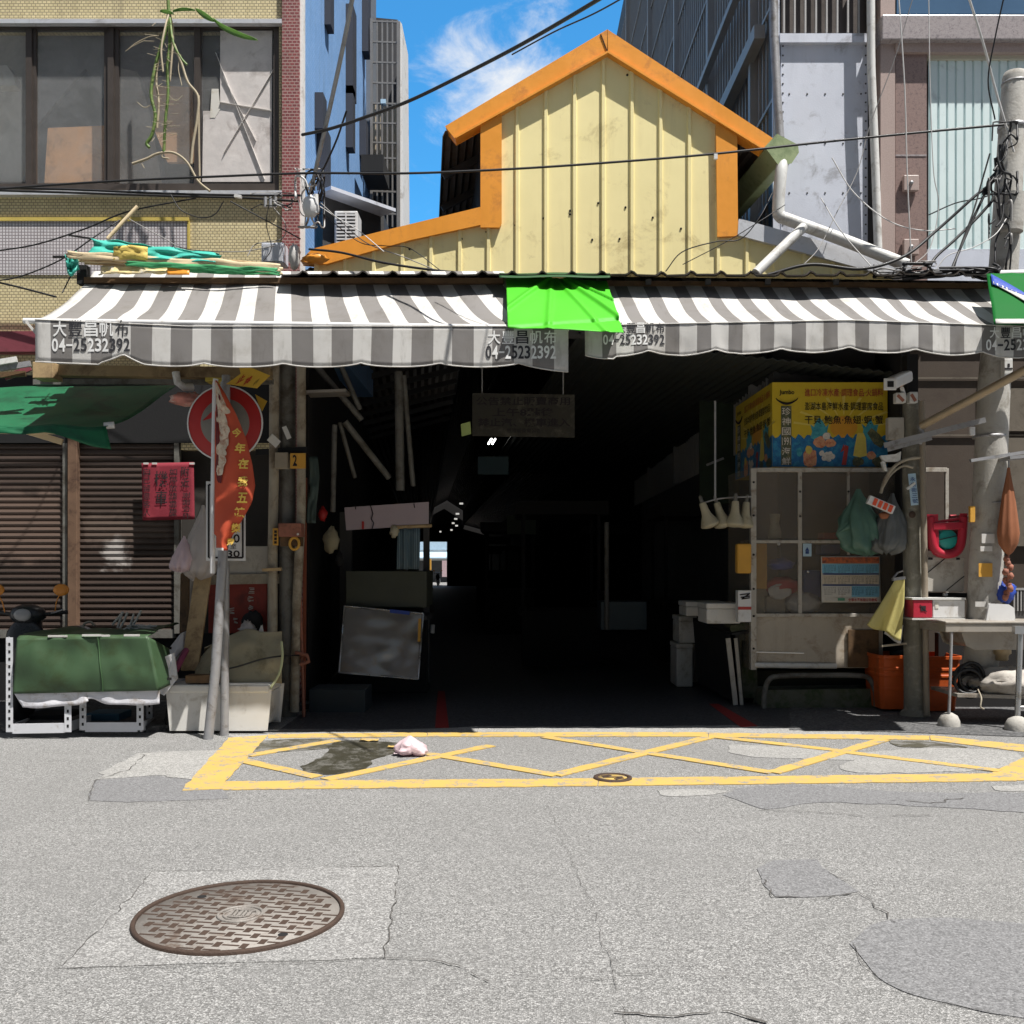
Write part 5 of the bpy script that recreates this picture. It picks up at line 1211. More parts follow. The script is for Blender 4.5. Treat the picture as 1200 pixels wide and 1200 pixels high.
for i, (ch, cx, cy, s) in enumerate((('今',279,508,10),('年',283.5,526,11),('在',287,544,11),('我',287,565,11),('五',287,584,11),('鎮',283,601,11),('樂',278,619,10),('意',271,635,8))):
    def fn(u, v, cx=cx, cy=cy, s=s):
        px = cx-s/2+s*u+(v-.5)*1.5; py = cy+s*.55-s*1.1*v
        p = P(px, py, 8.48); vv = (py-446)/199; l = 252.5-1.5*vv; uu = (px-l)/max(1, bn_r(vv)-l); q = bn(min(1,max(0,uu)), vv); return V(p.x, q.y-.03, p.z)
    write(b, ch, fn, .03)
b.build('lettering', m_gold, cl)
b = MB(); b.grid(lambda u, v: bn(u, .985+.015*v)+V(0,-.006,0), 10, 2); b.build('white_hem', m_cwhite, cl)
PN = thing('pennant', 'small yellow pennant with red writing above the round red sign', 'pennant', P(290,455,8.6))
b = MB(); b.ppoly([(279,424.5),(316.5,440),(301,455),(265,450),(282,438)], 8.62, .006); b.build('cloth', m_yflag, PN)
b = MB()
def tilted(cx, cy, s, a): 
    return lambda u, v: P(cx+(u-.5)*s*math.cos(a)-(v-.5)*-s*math.sin(a)*-1, cy+(u-.5)*s*math.sin(a)-(v-.5)*s*math.cos(a), 8.615)
write(b, '止', tilted(283,443.5,10,-.5), .03); write(b, '禁', tilted(290.5,446,10,-.5), .02)
b.build('red_lettering', m_signred, PN)
b = MB(); write(b, '行', tilted(300,448,7,-.6), .02); b.build('black_lettering', m_ink, PN)
b = MB(); b.ppoly([(299,462),(313,470),(307,482),(303,474)], 8.9, .006); solo('yellow_scrap', b, m_yflag, 'yellow scrap sticking out right of the round sign', 'scrap')
b = MB(); b.blob(P(222,468,9.0), (.16,.1,.06), .4, 3, 14, 10, 0, 2); solo('red_white_rag', b, M('rag_red_white', (.5,.2,.16), .7, 0, .7, 12, (.55,.5,.45), 8, .5), 'red and white rag hanging left of the round sign', 'rag')
# red notice on the shutter
RN = thing('red_notice', 'red paper notice with black handwriting taped to the right shutter', 'notice', P(197,610,10.5))
b = MB(); b.grid(lambda u, v: P(166+61*u+1.2*v, 543-1.5*u+67*v, 10.50+.004*mnoise.noise(V(u*3,v*3,1))), 14, 14); b.build('paper', m_redp, RN, solid=.003)
b = MB()
for txt, cx, y0, s, w_ in (('附近',217,547,13,9.5),('謝謝合作',218.5,577,8,9),('如停放請靠壁',203,549,9.5,9),('自己留意客人',172,549,9.5,8)):
    for i, ch in enumerate(txt): write_px(b, ch, cx-w_/2, cx+w_/2, y0+i*s, y0+i*s+s*.86, 10.486, .004)
write_px(b, '機', 181, 197, 552, 570, 10.486, .006); write_px(b, '車', 182, 196, 575, 592, 10.486, .006)
b.build('handwriting', m_ink, RN)
b = MB(); [b.pbox(x, x+6, 542, 544.2, 10.488, .003) for x in (168, 178, 222)]; b.build('tape', m_cwhite, RN)
# hanging plastic bag
HB = thing('hanging_bag', 'cloudy plastic bag with a pink bag inside hanging left of the parking sign', 'bag', P(225,676,9.5))
b = MB(); b.bag(P(238,592,9.5), (.15,.13), .70, 3, -.07); b.build('sack', m_plastic, HB)
b = MB(); b.bag(P(216,628,9.42), (.10,.10), .34, 7, -.03); b.build('pink_bag', m_pinkbag, HB)
# leaning planks and panels behind the posts
b = MB(); b.bar(P(222,786,9.3), P(243,640,9.75), .16, .03, up=V(0,1,0)); solo('leaning_plank', b, m_wood, 'pale wooden plank leaning beside the banner post', 'plank', bevel=.004)
b = MB(); b.bar(P(216,742,9.7), P(217,672,10.1), .09, .03, up=V(0,1,0)); solo('leaning_plank', b, m_woodd, 'dark plank leaning left of the pale plank', 'plank', bevel=.004)
b = MB(); b.pbox(268,314,640,678,9.98,.22); o = solo('cream_cabinet', b, m_creambox, 'plain cream metal box above the red panel', 'box', bevel=.008)
b = MB(); b.pbox(244,313,681,742,10.0,.2); o = solo('red_cabinet', b, m_redpanel, 'rusty red panel box with scrawled white marks behind the posts', 'panel', bevel=.008)
b = MB()
for cx, cy, s in ((295,692,6),(294,702,6),(294,712,5),(272,716,5),(276,727,5)): 
    for k in range(4): b.bar(P(cx-s/2+rg.uniform(-1,1), cy-s/2+k*s/3, 9.994), P(cx+s/2, cy-s/2+k*s/3+rg.uniform(-2,2), 9.994), .008, .003, up=V(0,1,0))
b.build('white_marks', m_creambox, o)
b = MB(); b.bar(P(243,679.5,9.95), P(328,678,9.95), .03, .1); solo('thin_shelf', b, m_pvc, 'thin shelf between the cream box and the red panel', 'shelf')
b = MB(); b.blob(P(296,728,9.9), (.10,.08,.10), .3, 2.5, 14, 12, 0, 8); solo('black_bag', b, m_dark, 'black bag slumped in front of the red panel', 'bag')
b = MB(); b.blob(P(290,737,9.55), (.08,.06,.075), .5, 4, 16, 12, .5, 2); solo('clear_bag', b, m_plastic, 'crumpled clear plastic bag above the beige canvas', 'bag')
b = MB(); b.prism([P(300,748,9.5), P(306,733,9.5), P(308,748,9.5)], (0,.05,0)); solo('white_shard', b, m_foam, 'pointed white shard beside the clear bag', 'shard', bevel=.002)
# styrofoam box and canvas
SB = thing('styrofoam_box', 'large white styrofoam box behind the two sign posts', 'box', G(257,863,.05))
a, c = P(198.5,862,8.9), P(314,803,8.9)
b = MB(); b.prism([V(a.x+.03,8.9,.055), V(c.x-.03,8.9,.055), V(c.x,8.9,c.z-.07), V(a.x,8.9,c.z-.07)], (0,.5,0)); b.build('body', m_foam, SB, bevel=.03)
b = MB(); b.box(a.x-.008, c.x+.008, 8.885, 9.42, c.z-.069, c.z+.004); b.build('lid', m_foam, SB, bevel=.018)
b = MB(); b.grid(lambda u, v: (lambda px, py: P(px, py, 9.08+.3*(1-v)+.07*mnoise.noise(V(u*3,v*3,4))))(
    229+101*u+ (6*math.sin(u*3.1))*(1-v), (803-2*u) - ((1-v)**.7)*(12+52*math.sin(min(1,u*1.35+.08)*math.pi*.62)**.8)+2.5*mnoise.noise(V(u*4,v*3,9))), 36, 22)
b.grid(lambda u, v: P(240+82*u, 752+8*abs(u-.45)*2-6*math.sin(u*3.14)*1, 9.38+.4*v)+V(0,0,-.04*v), 20, 6)
solo('beige_canvas', b, m_canvas, 'stained beige canvas heaped on the styrofoam box', 'canvas', solid=.012)
b = MB(); b.tube(cat_rom([P(246,787,9.0), P(275,782,8.98), P(305,773,9.0), P(328,769,9.05), P(350,768,9.6)], 6), .009, 6); solo('rope', b, m_cable, 'dark rope tied across the beige canvas', 'rope')
b = MB(); b.tube(cat_rom([P(330,752,9.1), P(331,770,9.05), P(327,790,9.0), P(316,808,8.95)], 6), .012, 6); solo('pale_hose', b, M('pale_green_hose', (.45,.48,.28), .5), 'pale greenish hose hanging at the right end of the canvas', 'hose')
b = MB(); b.bar(P(220,795,8.98), P(262,795,8.98), .14, .07); solo('grey_block', b, m_woodd, 'grey wooden block on the styrofoam box lid', 'block', bevel=.006)
b = MB(); b.tube([P(206,785,9.0), P(218,762,9.3)], .03, 8); solo('pink_tube', b, M('dark_pink', (.28,.06,.12), .6), 'dark pink tube left of the styrofoam box', 'tube')

# table under green tarpaulin
TT = thing('tarp_table', 'white slotted steel table covered with a green tarpaulin', 'table', G(100,866,.05))
def leg(px, pt, pb, Y, name='leg'):
    m = MB(); a = P(px, pb, Y); c = P(px, pt, Y)
    m.box(a.x-.03, a.x+.03, Y, Y+.004, .06, c.z); m.box(a.x-.03, a.x-.026, Y+.004, Y+.06, .06, c.z)
    m.mi = 1; zz = .10
    while zz < c.z-.03: m.box(a.x-.009, a.x+.009, Y-.002, Y-.0005, zz, zz+.026); zz += .065  # black inlays paint in the dark of the slots; no holes cut
    return m.build(name, [m_white_ang, m_dark], TT)
leg(11,747,870,8.62); leg(79.5,822,868,8.62); leg(97,818,866,8.72); leg(164,818,864,8.72)
leg(30,822,850,9.4); leg(175,822,850,9.4)
b = MB(); b.bar(P(15,854,8.63), P(76,853,8.63), .012, .085); b.bar(P(100,852,8.73), P(161,852,8.73), .012, .085); b.bar(P(15,854,8.66), P(35,846,9.4), .012, .085); b.bar(P(165,852,8.75), P(180,846,9.4), .012, .085); b.bar(P(80,852,8.66), P(110,842,9.4), .012, .085); b.build('rail', m_white_ang, TT)
b = MB(); b.prism([P(16,812,8.7), P(185,810,8.7), P(185,806,8.7), P(16,806,8.7)], (0,.75,0)); b.build('table_top', m_white_ang, TT)
# green tarpaulin : front drop + sloping top, and a white tarp below its hem
def tfront(u, v):
    n = mnoise.noise(V(u*3, v*2, 2)); w = mnoise.noise(V(u*8, v*1.5, 5))
    return P(15+(180-15)*u + (1-v)*(5-12*u)+ (6*v*u), (748-2*u)*(1-v)+(813-4*u)*v, 8.60-.03*math.sin(v*2.4)+.032*n+.020*w)
def ttop(u, v):
    p = tfront(u, 0); q = P(38+172*u, 744-14*u-6*math.sin(u*6)*.4, 9.55); w = p.lerp(q, v); w.z += .045*mnoise.noise(V(u*5, v*4, 3))*min(1, v*4) + .02*math.sin(v*3.1); return w
GTP = thing('green_tarpaulin', 'dusty green tarpaulin draped over the white steel table', 'tarpaulin', P(100,815,8.6))
b = MB(); b.grid(lambda u, v: ttop(u, 1-v), 40, 18); b.grid(tfront, 60, 22)
b.grid(lambda u, v: tfront(1, v).lerp(P(198+6*v,760+34*v,8.95), u)+V(0,0,-.05*u*v), 10, 14)
b.build('sheet', m_greent, GTP, solid=.006)
b = MB(); b.tube([tfront(.62+.02*math.sin(k*.5)*.1, k/20)+V(0,-.008,0) for k in range(21)], .006, 5); b.build('seam', M('tarp_seam', (.04,.09,.035), .6), GTP)
b = MB()
for px0, px1, py in ((56,78,745.5),(96,118,744.5),(119,128,745),(145,163,744.5)): b.pbox(px0, px1, py-1, py+1.2, 8.59, .02)
b.build('white_edge', m_cwhite, GTP)
b = MB(); b.grid(lambda u, v: tfront(u, 1)+V(.0,.02+.01*mnoise.noise(V(u*9,v*3,1)), -v*(.125+.03*mnoise.noise(V(u*4,0,3)) - (.06*math.exp(-((u-.53)/.07)**2)))+.005) + V((.05*v if u < .5 else -.0*v)*(1-u)*1.5, 0, 0), 60, 8)
solo('white_under_sheet', b, M('dirty_white_sheet', (.62,.62,.66), .6, 0, .1, 5, (.26,.21,.16), 7, .42, .35, bump=.3, bscale=60), 'dirty white sheet hanging below the green tarpaulin hem', 'sheet', solid=.005)
for i, (pts, lab) in enumerate([([(187,772,8.8),(204,765,8.9),(208,795,8.9),(192,815,8.8),(186,812,8.8)],'white slotted steel offcut at the right end of the green table'),([(189,771,9.1),(212,742,9.4),(222,738,9.5),(222,752,9.5),(200,776,9.1)],'white slotted steel bar leaning behind the green table end')]):
    b = MB(); b.mi = 0; b.prism([P(*q) for q in pts], (0,.02,0)); b.mi = 1; b.pbox(193, 201, 790+(-32 if i else 4), 793+(-32 if i else 4), (8.79 if i == 0 else 9.07), .004)
    solo('steel_offcut', b, [m_white_ang, m_dark], lab, 'steel bar')
g = random.Random(4)
for i, (cx, cy, nn, lab) in enumerate([(164,736,9,'bundle of pale cloth strips lying on the green tarpaulin'),(148,727,5,'pale rag strips sticking up behind the green tarpaulin'),(122,741,4,'thin white straps on the green tarpaulin')]):
    b = MB()
    for k in range(nn):
        x, y = cx+g.uniform(-12,12), cy+g.uniform(-2.5,2.5); a = g.uniform(-.3,.3) if i != 1 else g.uniform(-1.3,-.7)
        pts = [P(x-9*math.cos(a)+2*j*5*math.cos(a), y-9*math.sin(a)+j*10*math.sin(a)+g.uniform(-1,1), 9.1+.02*j) for j in range(3)]
        b.tube(cat_rom(pts, 5), .012, 5)
    solo('cloth_strips', b, M('pale_strip', (.38,.37,.33), .8, 0, .2, 9) if i == 0 else bpy.data.materials['pale_strip'], lab, 'strips')
b = MB(); b.tube(cat_rom([P(97,737,9.3), P(99,731,9.3), P(106,729,9.3), P(111,733,9.3)], 5), .012, 6); solo('handle_loop', b, m_pvc, 'pale loop handle lying behind the green tarpaulin', 'handle')
b = MB(); b.pbox(100,140,836,852,9.3,.3); solo('blue_crate', b, M('dark_blue', (.03,.10,.16), .5), 'dark blue crate in the shade under the green table', 'crate', bevel=.01)
b = MB(); b.pbox(26,74,838,856,9.35,.4); solo('black_crate', b, m_dark, 'black crate under the left half of the green table', 'crate', bevel=.01)
b = MB(); b.blob(P(206,842,9.2), (.09,.15,.14), .3, 2.5, 16, 12, 0, 9, .8); solo('black_bag', b, m_dark, 'black sack on the ground between table and styrofoam box', 'sack')

# ---- scooter (built facing -Y, then copied far away to the other end of the hall)
def scooter(loc, label):
    t = thing('motor_scooter', label, 'scooter', loc); o_ = Vector(loc)
    def L(x, y, z): return o_ + V(x, y, z)
    b = MB(); b.tube([L(0,-.50,.95), L(0,-.56,.62), L(0,-.42,.34), L(0,0,.26), L(0,.25,.40), L(0,.75,.62)], [.10,.15,.17,.17,.2,.10], 12); b.build('body', m_scoot, t)
    b = MB(); b.blob(L(0,-.60,.70), (.20,.07,.27), .05, 2, 16, 12); b.build('front_shield', m_scoot, t)
    b = MB(); b.blob(L(0,.38,.76), (.15,.42,.075), .05, 2, 16, 12); b.build('seat', m_rubber, t)
    for y in (-.66, .58):
        b = MB(); b.lathe(L(0,y,.23), [(.12,-.045),(.2,-.055),(.23,-.03),(.23,.03),(.2,.055),(.12,.045)], 24, 'x'); wv = b.build('wheel', m_rubber, t)
        b = MB(); b.lathe(L(0,y,.23), [(.03,-.04),(.12,-.035),(.12,.035),(.03,.04)], 18, 'x'); b.build('rim', m_galvp, wv)
    b = MB(); b.blob(L(0,-.56,1.0), (.17,.12,.10), .08, 2, 14, 10); b.build('headset', m_scoot, t)
    b = MB(); b.blob(L(0,-.665,1.0), (.085,.03,.06), 0, 2, 14, 10); b.build('headlight', M('lamp_glass', (.3,.3,.3), .1) if 'lamp_glass' not in bpy.data.materials else bpy.data.materials['lamp_glass'], t)
    b = MB(); b.tube([L(-.34,-.46,1.02), L(-.15,-.55,1.0), L(.15,-.55,1.0), L(.34,-.46,1.02)], .018, 8); hb = b.build('handlebar', m_rubber, t)
    for sx in (-1, 1):
        b = MB(); b.tube([L(sx*.24,-.52,1.02), L(sx*.26,-.53,1.12), L(sx*.30,-.54,1.2)], .006, 6); b.blob(L(sx*.31,-.54,1.235), (.078,.022,.058), 0, 2, 14, 10); b.build('mirror', m_mirror_o, hb)
    b = MB(); b.tube([L(.2,-.52,1.01), L(.28,-.62,1.02), L(.38,-.66,1.05)], .007, 6); b.build('brake_lever', m_galvp, hb)
    return t
p0 = P(40, 690, 9.75)
SC1 = scooter(V(p0.x+.09, 10.0, .05), 'dark scooter with orange mirror backs parked behind the green table')
# ================================================================== INSIDE THE HALL
SS = thing('hanging_sign', 'dim hanging notice board in the dark hall mouth', 'sign', P(613,462,10.9))
b = MB(); b.ppoly([(554,461),(673,463),(673,512),(554,510)], 10.9, .04); b.build('board', M('dim_board', (.035,.032,.024), .7, 0, .15, 4, (.1,.09,.07), 4, .4), SS, bevel=.004)
b = MB(); write_px(b, '公告禁止販賣商用', 558, 668, 465, 475, 10.895, .015); write_px(b, '上午8點後', 577, 650, 478, 488, 10.895, .02); write_px(b, '禁止汽、機車進入', 560, 668, 490, 500, 10.895, .02); write_px(b, '豐原管委會公告', 594, 634, 502, 507, 10.895); b.build('lettering', m_ink, SS)
b = MB(); b.tube([P(565,400,10.92), P(565,462,10.92)], .008, 6); b.tube([P(660,400,10.92), P(660,464,10.92)], .008, 6); b.build('hanger', m_galvbar, SS)
for i, px in enumerate((574, 578.5)):
    b = MB(); b.tube([P(px-1.5,520,19), P(px+1.8,514.5,19.8)], .018, 8); t = solo('tube_lamp', b, m_lamp, ['lit tube lamp, left of the pair under the hanging sign', 'lit tube lamp, right of the pair under the hanging sign'][i], 'lamp', 'lit tube lamps in the hall')
b = MB(); b.ppoly([(540,497),(551,494),(552,508),(541,511)], 12, .05); solo('glowing_green_sign', b, M_emit('dim_green_sign', (.25,.3,.1), .12), 'small dim green sign left of the hanging board', 'sign')  # weak emission added so the sign glows
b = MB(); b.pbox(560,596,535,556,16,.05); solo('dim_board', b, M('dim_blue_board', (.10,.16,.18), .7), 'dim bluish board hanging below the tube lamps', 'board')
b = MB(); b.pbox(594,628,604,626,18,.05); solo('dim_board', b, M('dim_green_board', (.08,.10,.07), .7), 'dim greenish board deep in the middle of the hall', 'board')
# rows of lamps far inside
for i, (px, py, Y, w_) in enumerate([(540.5,590,34,4),(536,602,40,4),(534,608,44,3.5),(531,613,50,3),(535,616,52,3),(529,621,58,2.5),(516,623,60,2)]):
    b = MB(); b.pbox(px-w_/2, px+w_/2, py-.9, py+.9, Y, .12); solo('ceiling_lamp', b, m_small_lamp, 'small lit lamp in the row far inside the hall', 'lamp', 'ceiling lamps far inside the hall')
# the stand at the left inside
ST = thing('market_stand', 'dark market stand with grimy green counter at the left inside the hall', 'stand', P(450,800,11.3))
b = MB(); b.pbox(405,500,669,712,11.3,.9); b.build('counter', M('grimy_green', (.07,.075,.055), .6, 0, .3, 5), ST, bevel=.01)
b = MB(); b.pbox(398,412,600,790,11.9,.08); b.pbox(496,503,600,800,11.9,.08); b.build('upright', m_gdark, ST)
b = MB(); b.ppoly([(405,712),(500,722),(500,727),(405,718)], 11.2, .8); b.build('shelf', m_gdark, ST)
b = MB(); b.pbox(404,500,725,812,11.7,.5); b.build('cupboard', m_dark, ST)
b = MB(); b.ppoly([(404,595),(502,588.5),(502,615),(406,621)], 11.0, .02); o = solo('mauve_board', b, m_mauve, 'cracked pale mauve board above the market stand', 'board', bevel=.003)
b = MB(); pts = [P(434,592,10.99), P(437,602,10.99), P(435,608,10.99), P(438,613,10.99), P(436,620,10.99)]; b.tube(pts, .006, 5); b.tube([P(416,592,10.99), P(417,597,10.99)], .006, 5); b.tube([P(485,590,10.99), P(486,595,10.99)], .006, 5); b.build('crack', m_ink, o)
b = MB(); b.pbox(424,426.5,611,620,10.985,.005); b.build('red_mark', m_signred, o)
b = MB(); b.grid(lambda u, v: P(466+26*u-1*v+1.0*math.sin(u*9), 619+48*v, 11.0+.02*math.sin(u*14)), 24, 8); solo('striped_towel', b, m_towel, 'blue striped towel hanging under the mauve board', 'towel', solid=.008)
b = MB(); b.tube([P(460,618,11.0), P(506,616,11.0)], .02, 8); solo('towel_rail', b, m_wood, 'wooden rail from which the striped towel hangs', 'rail')
b = MB(); b.blob(P(462,623,10.98), (.05,.04,.07), .3, 3, 12, 10, 0, 1); solo('glove', b, m_lampc, 'pale glove hanging beside the striped towel', 'glove')
SP = thing('steel_sheet', 'dented stainless steel sheet leaning against the market stand', 'steel panel', P(445,795,10.8))
def sp(u, v): return P(403.5+92.5*u-6*v, 710+9*u+(78-1*u)*v, 11.15-.35*v+.05*mnoise.noise(V(u*2.6+v,v*2.6,5))+.022*mnoise.noise(V(u*5,v*6,1)))
b = MB(); b.grid(sp, 40, 36); b.build('sheet', M('dented_steel', (.36,.35,.34), .34, .55, .12, 3, (.35,.29,.22), 3, .3, bump=.04, bscale=10), SP, solid=.006)
b = MB()
for pts in ([sp(k/20,0) for k in range(21)], [sp(1,k/20) for k in range(21)], [sp(k/20,1) for k in range(21)], [sp(0,k/20) for k in range(21)]): b.tube([p+V(0,-.01,0) for p in pts], .012, 6)
b.build('folded_edge', m_steel, SP)
b = MB(); b.bar(P(457,716,11.05), P(480,718.5,11.05), .025, .04); b.build('blue_tape', m_bluepl, SP)
b = MB(); b.bar(P(492,725,11.0), P(491,752,10.95), .03, .02); b.build('yellow_tape', m_otag, SP)
# leaning rods behind
for i, (a, c, r) in enumerate([((392,498,10.9),(390,600,10.9),.03),((398,495,11),(416,560,11.2),.025),((404,494,11),(456,560,11.3),.04),((467,436,11.2),(469,575,11.2),.05),((473,440,11.2),(484,570,11.3),.03),((370,428,10.9),(424,492,11.1),.035),((400,430,11),(422,480,11.1),.03)]):
    b = MB(); b.tube([P(*a), P(*c)], r, 8); solo('steel_rod', b, m_post, ['upright dark rod inside at the left jamb','short slanting rod beside the upright dark rod','long slanting grey rod above the mauve board','thick upright grey post above the market stand','thin upright rod right of the thick inner post','slanting rod under the left awning end inside','short rod crossing beneath the awning inside'][i], 'rod')
b = MB(); b.bar(P(356,462,10.8), P(408,460,10.8), .3, .03); solo('hanging_shelf', b, m_steeld, 'thin pale shelf inside at the top left of the entrance', 'shelf')
for i, (px, py, s, m, lab) in enumerate([(388,632,.09,m_canvas,'dim beige bag hanging inside the left jamb'),(378,602,.05,m_signred,'dim red bag hanging inside the left jamb'),(398,655,.05,m_dark,'dark chain hook bag hanging by the market stand')]):
    b = MB(); b.blob(P(px,py,10.9), (s,s,s*1.6), .3, 3, 14, 12, .4, i); solo('hanging_bag', b, m, lab, 'bag')
b = MB(); b.pbox(362,428,808,836,10.2,.5); solo('drain_box', b, M('dark_teal_grey', (.03,.04,.045), .6), 'low dark box on the floor inside the left jamb', 'box', bevel=.01)
b = MB(); b.tube([P(507,732,13), P(506.5,742,13)], .03, 8); solo('white_cylinder', b, m_whitepl, 'small white cylinder on the floor beyond the market stand', 'cylinder')
# dark stalls further in
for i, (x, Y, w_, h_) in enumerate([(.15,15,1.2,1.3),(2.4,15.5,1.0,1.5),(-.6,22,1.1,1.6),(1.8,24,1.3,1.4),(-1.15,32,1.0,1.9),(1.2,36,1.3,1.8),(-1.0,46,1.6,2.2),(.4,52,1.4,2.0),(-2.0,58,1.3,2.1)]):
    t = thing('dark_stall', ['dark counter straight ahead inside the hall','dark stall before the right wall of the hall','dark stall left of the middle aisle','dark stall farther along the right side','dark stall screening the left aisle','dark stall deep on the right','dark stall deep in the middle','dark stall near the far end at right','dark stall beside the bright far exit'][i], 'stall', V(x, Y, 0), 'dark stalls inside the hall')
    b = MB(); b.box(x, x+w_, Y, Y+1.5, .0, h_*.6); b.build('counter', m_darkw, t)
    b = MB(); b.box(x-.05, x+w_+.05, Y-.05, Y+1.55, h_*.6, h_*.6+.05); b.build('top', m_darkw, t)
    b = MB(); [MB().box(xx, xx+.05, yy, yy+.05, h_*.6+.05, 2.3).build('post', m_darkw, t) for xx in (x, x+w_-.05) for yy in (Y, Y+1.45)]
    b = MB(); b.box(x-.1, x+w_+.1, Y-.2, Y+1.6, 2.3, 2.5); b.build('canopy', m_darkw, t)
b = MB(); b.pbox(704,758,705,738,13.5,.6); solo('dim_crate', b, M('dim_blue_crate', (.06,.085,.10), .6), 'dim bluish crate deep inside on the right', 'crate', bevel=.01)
b = MB(); b.tube([P(711,612,13.5), P(711,738,13.5)], .035, 8); solo('hall_post', b, m_post, 'thin dim post beside the bluish crate', 'post')
# far street seen through the end of the hall
e2 = V(LWX, 10.5, 0)+HD*84
FB = thing('far_building', 'pale building with blue awning seen through the far end of the hall', 'building', V(e2.x+1, e2.y+6, 0))
b = MB(); b.box(e2.x-16, e2.x+18, e2.y+6, e2.y+9, 0, 9); b.build('wall', m_farwall, FB)
b = MB(); b.prism([V(e2.x-6, e2.y+6, 3.1), V(e2.x-6, e2.y+4, 2.5), V(e2.x-6, e2.y+4, 2.4), V(e2.x-6, e2.y+6, 3.0)], (16,0,0)); b.build('awning', m_farblue, FB)
b = MB(); b.box(e2.x-3, e2.x+6, e2.y+5.96, e2.y+6, 0, 2.2); b.build('shopfront', m_gdark, FB)
b = MB(); b.box(e2.x-3, e2.x+10, e2.y+5.9, e2.y+5.98, 3.3, 4.6); b.build('sign', m_farblue, FB)
b = MB(); b.pbox(499,505,655,668,84,.5); solo('far_sign', b, m_otag, 'small yellow board beyond the far exit', 'board')
b = MB(); b.pbox(518,523,657,676,84,.5); solo('far_sign', b, m_pinkbag, 'small pale pink stand beyond the far exit', 'stand')
scooter(P(513.5, 684, 82)*1 - V(0,0,P(513.5,684,82).z), 'tiny dark scooter at the bright far exit of the hall')

# ================================================================== RIGHT STALL
# yellow printed sign box with two faces
YS = 10.7
c0, c1 = P(905, 547, YS), P(1040, 448, YS)
LB = thing('sign_box', 'yellow printed seafood sign box standing on the glazed cabinet', 'sign', V((c0.x+c1.x)/2, YS, c0.z))
LD = V(P(862,0,12.35).x - c0.x, 12.35-YS, 0)
b = MB(); b.prism([c0, V(c1.x,YS,c0.z), V(c1.x,YS,c1.z), V(c0.x,YS,c1.z)], (0,.0,0)) if False else None
b.prism([V(c0.x,YS,c0.z), V(c1.x,YS,c0.z), V(c1.x+LD.x*.2,12.35,c0.z), V(c0.x+LD.x,12.35,c0.z)], (0,0,c1.z-c0.z)); b.build('case', m_ybox, LB)
W_, H_ = c1.x-c0.x, c1.z-c0.z
def ff(u, v, d=.004): return V(c0.x+W_*u, YS-d, c0.z+H_*v)
def lf(u, v, d=.004):                  # left face, u from far to near
    n = V(-LD.y, LD.x, 0).normalized(); p = V(c0.x, YS, c0.z)+LD*(1-u)+V(0,0,H_*v); return p + n*d
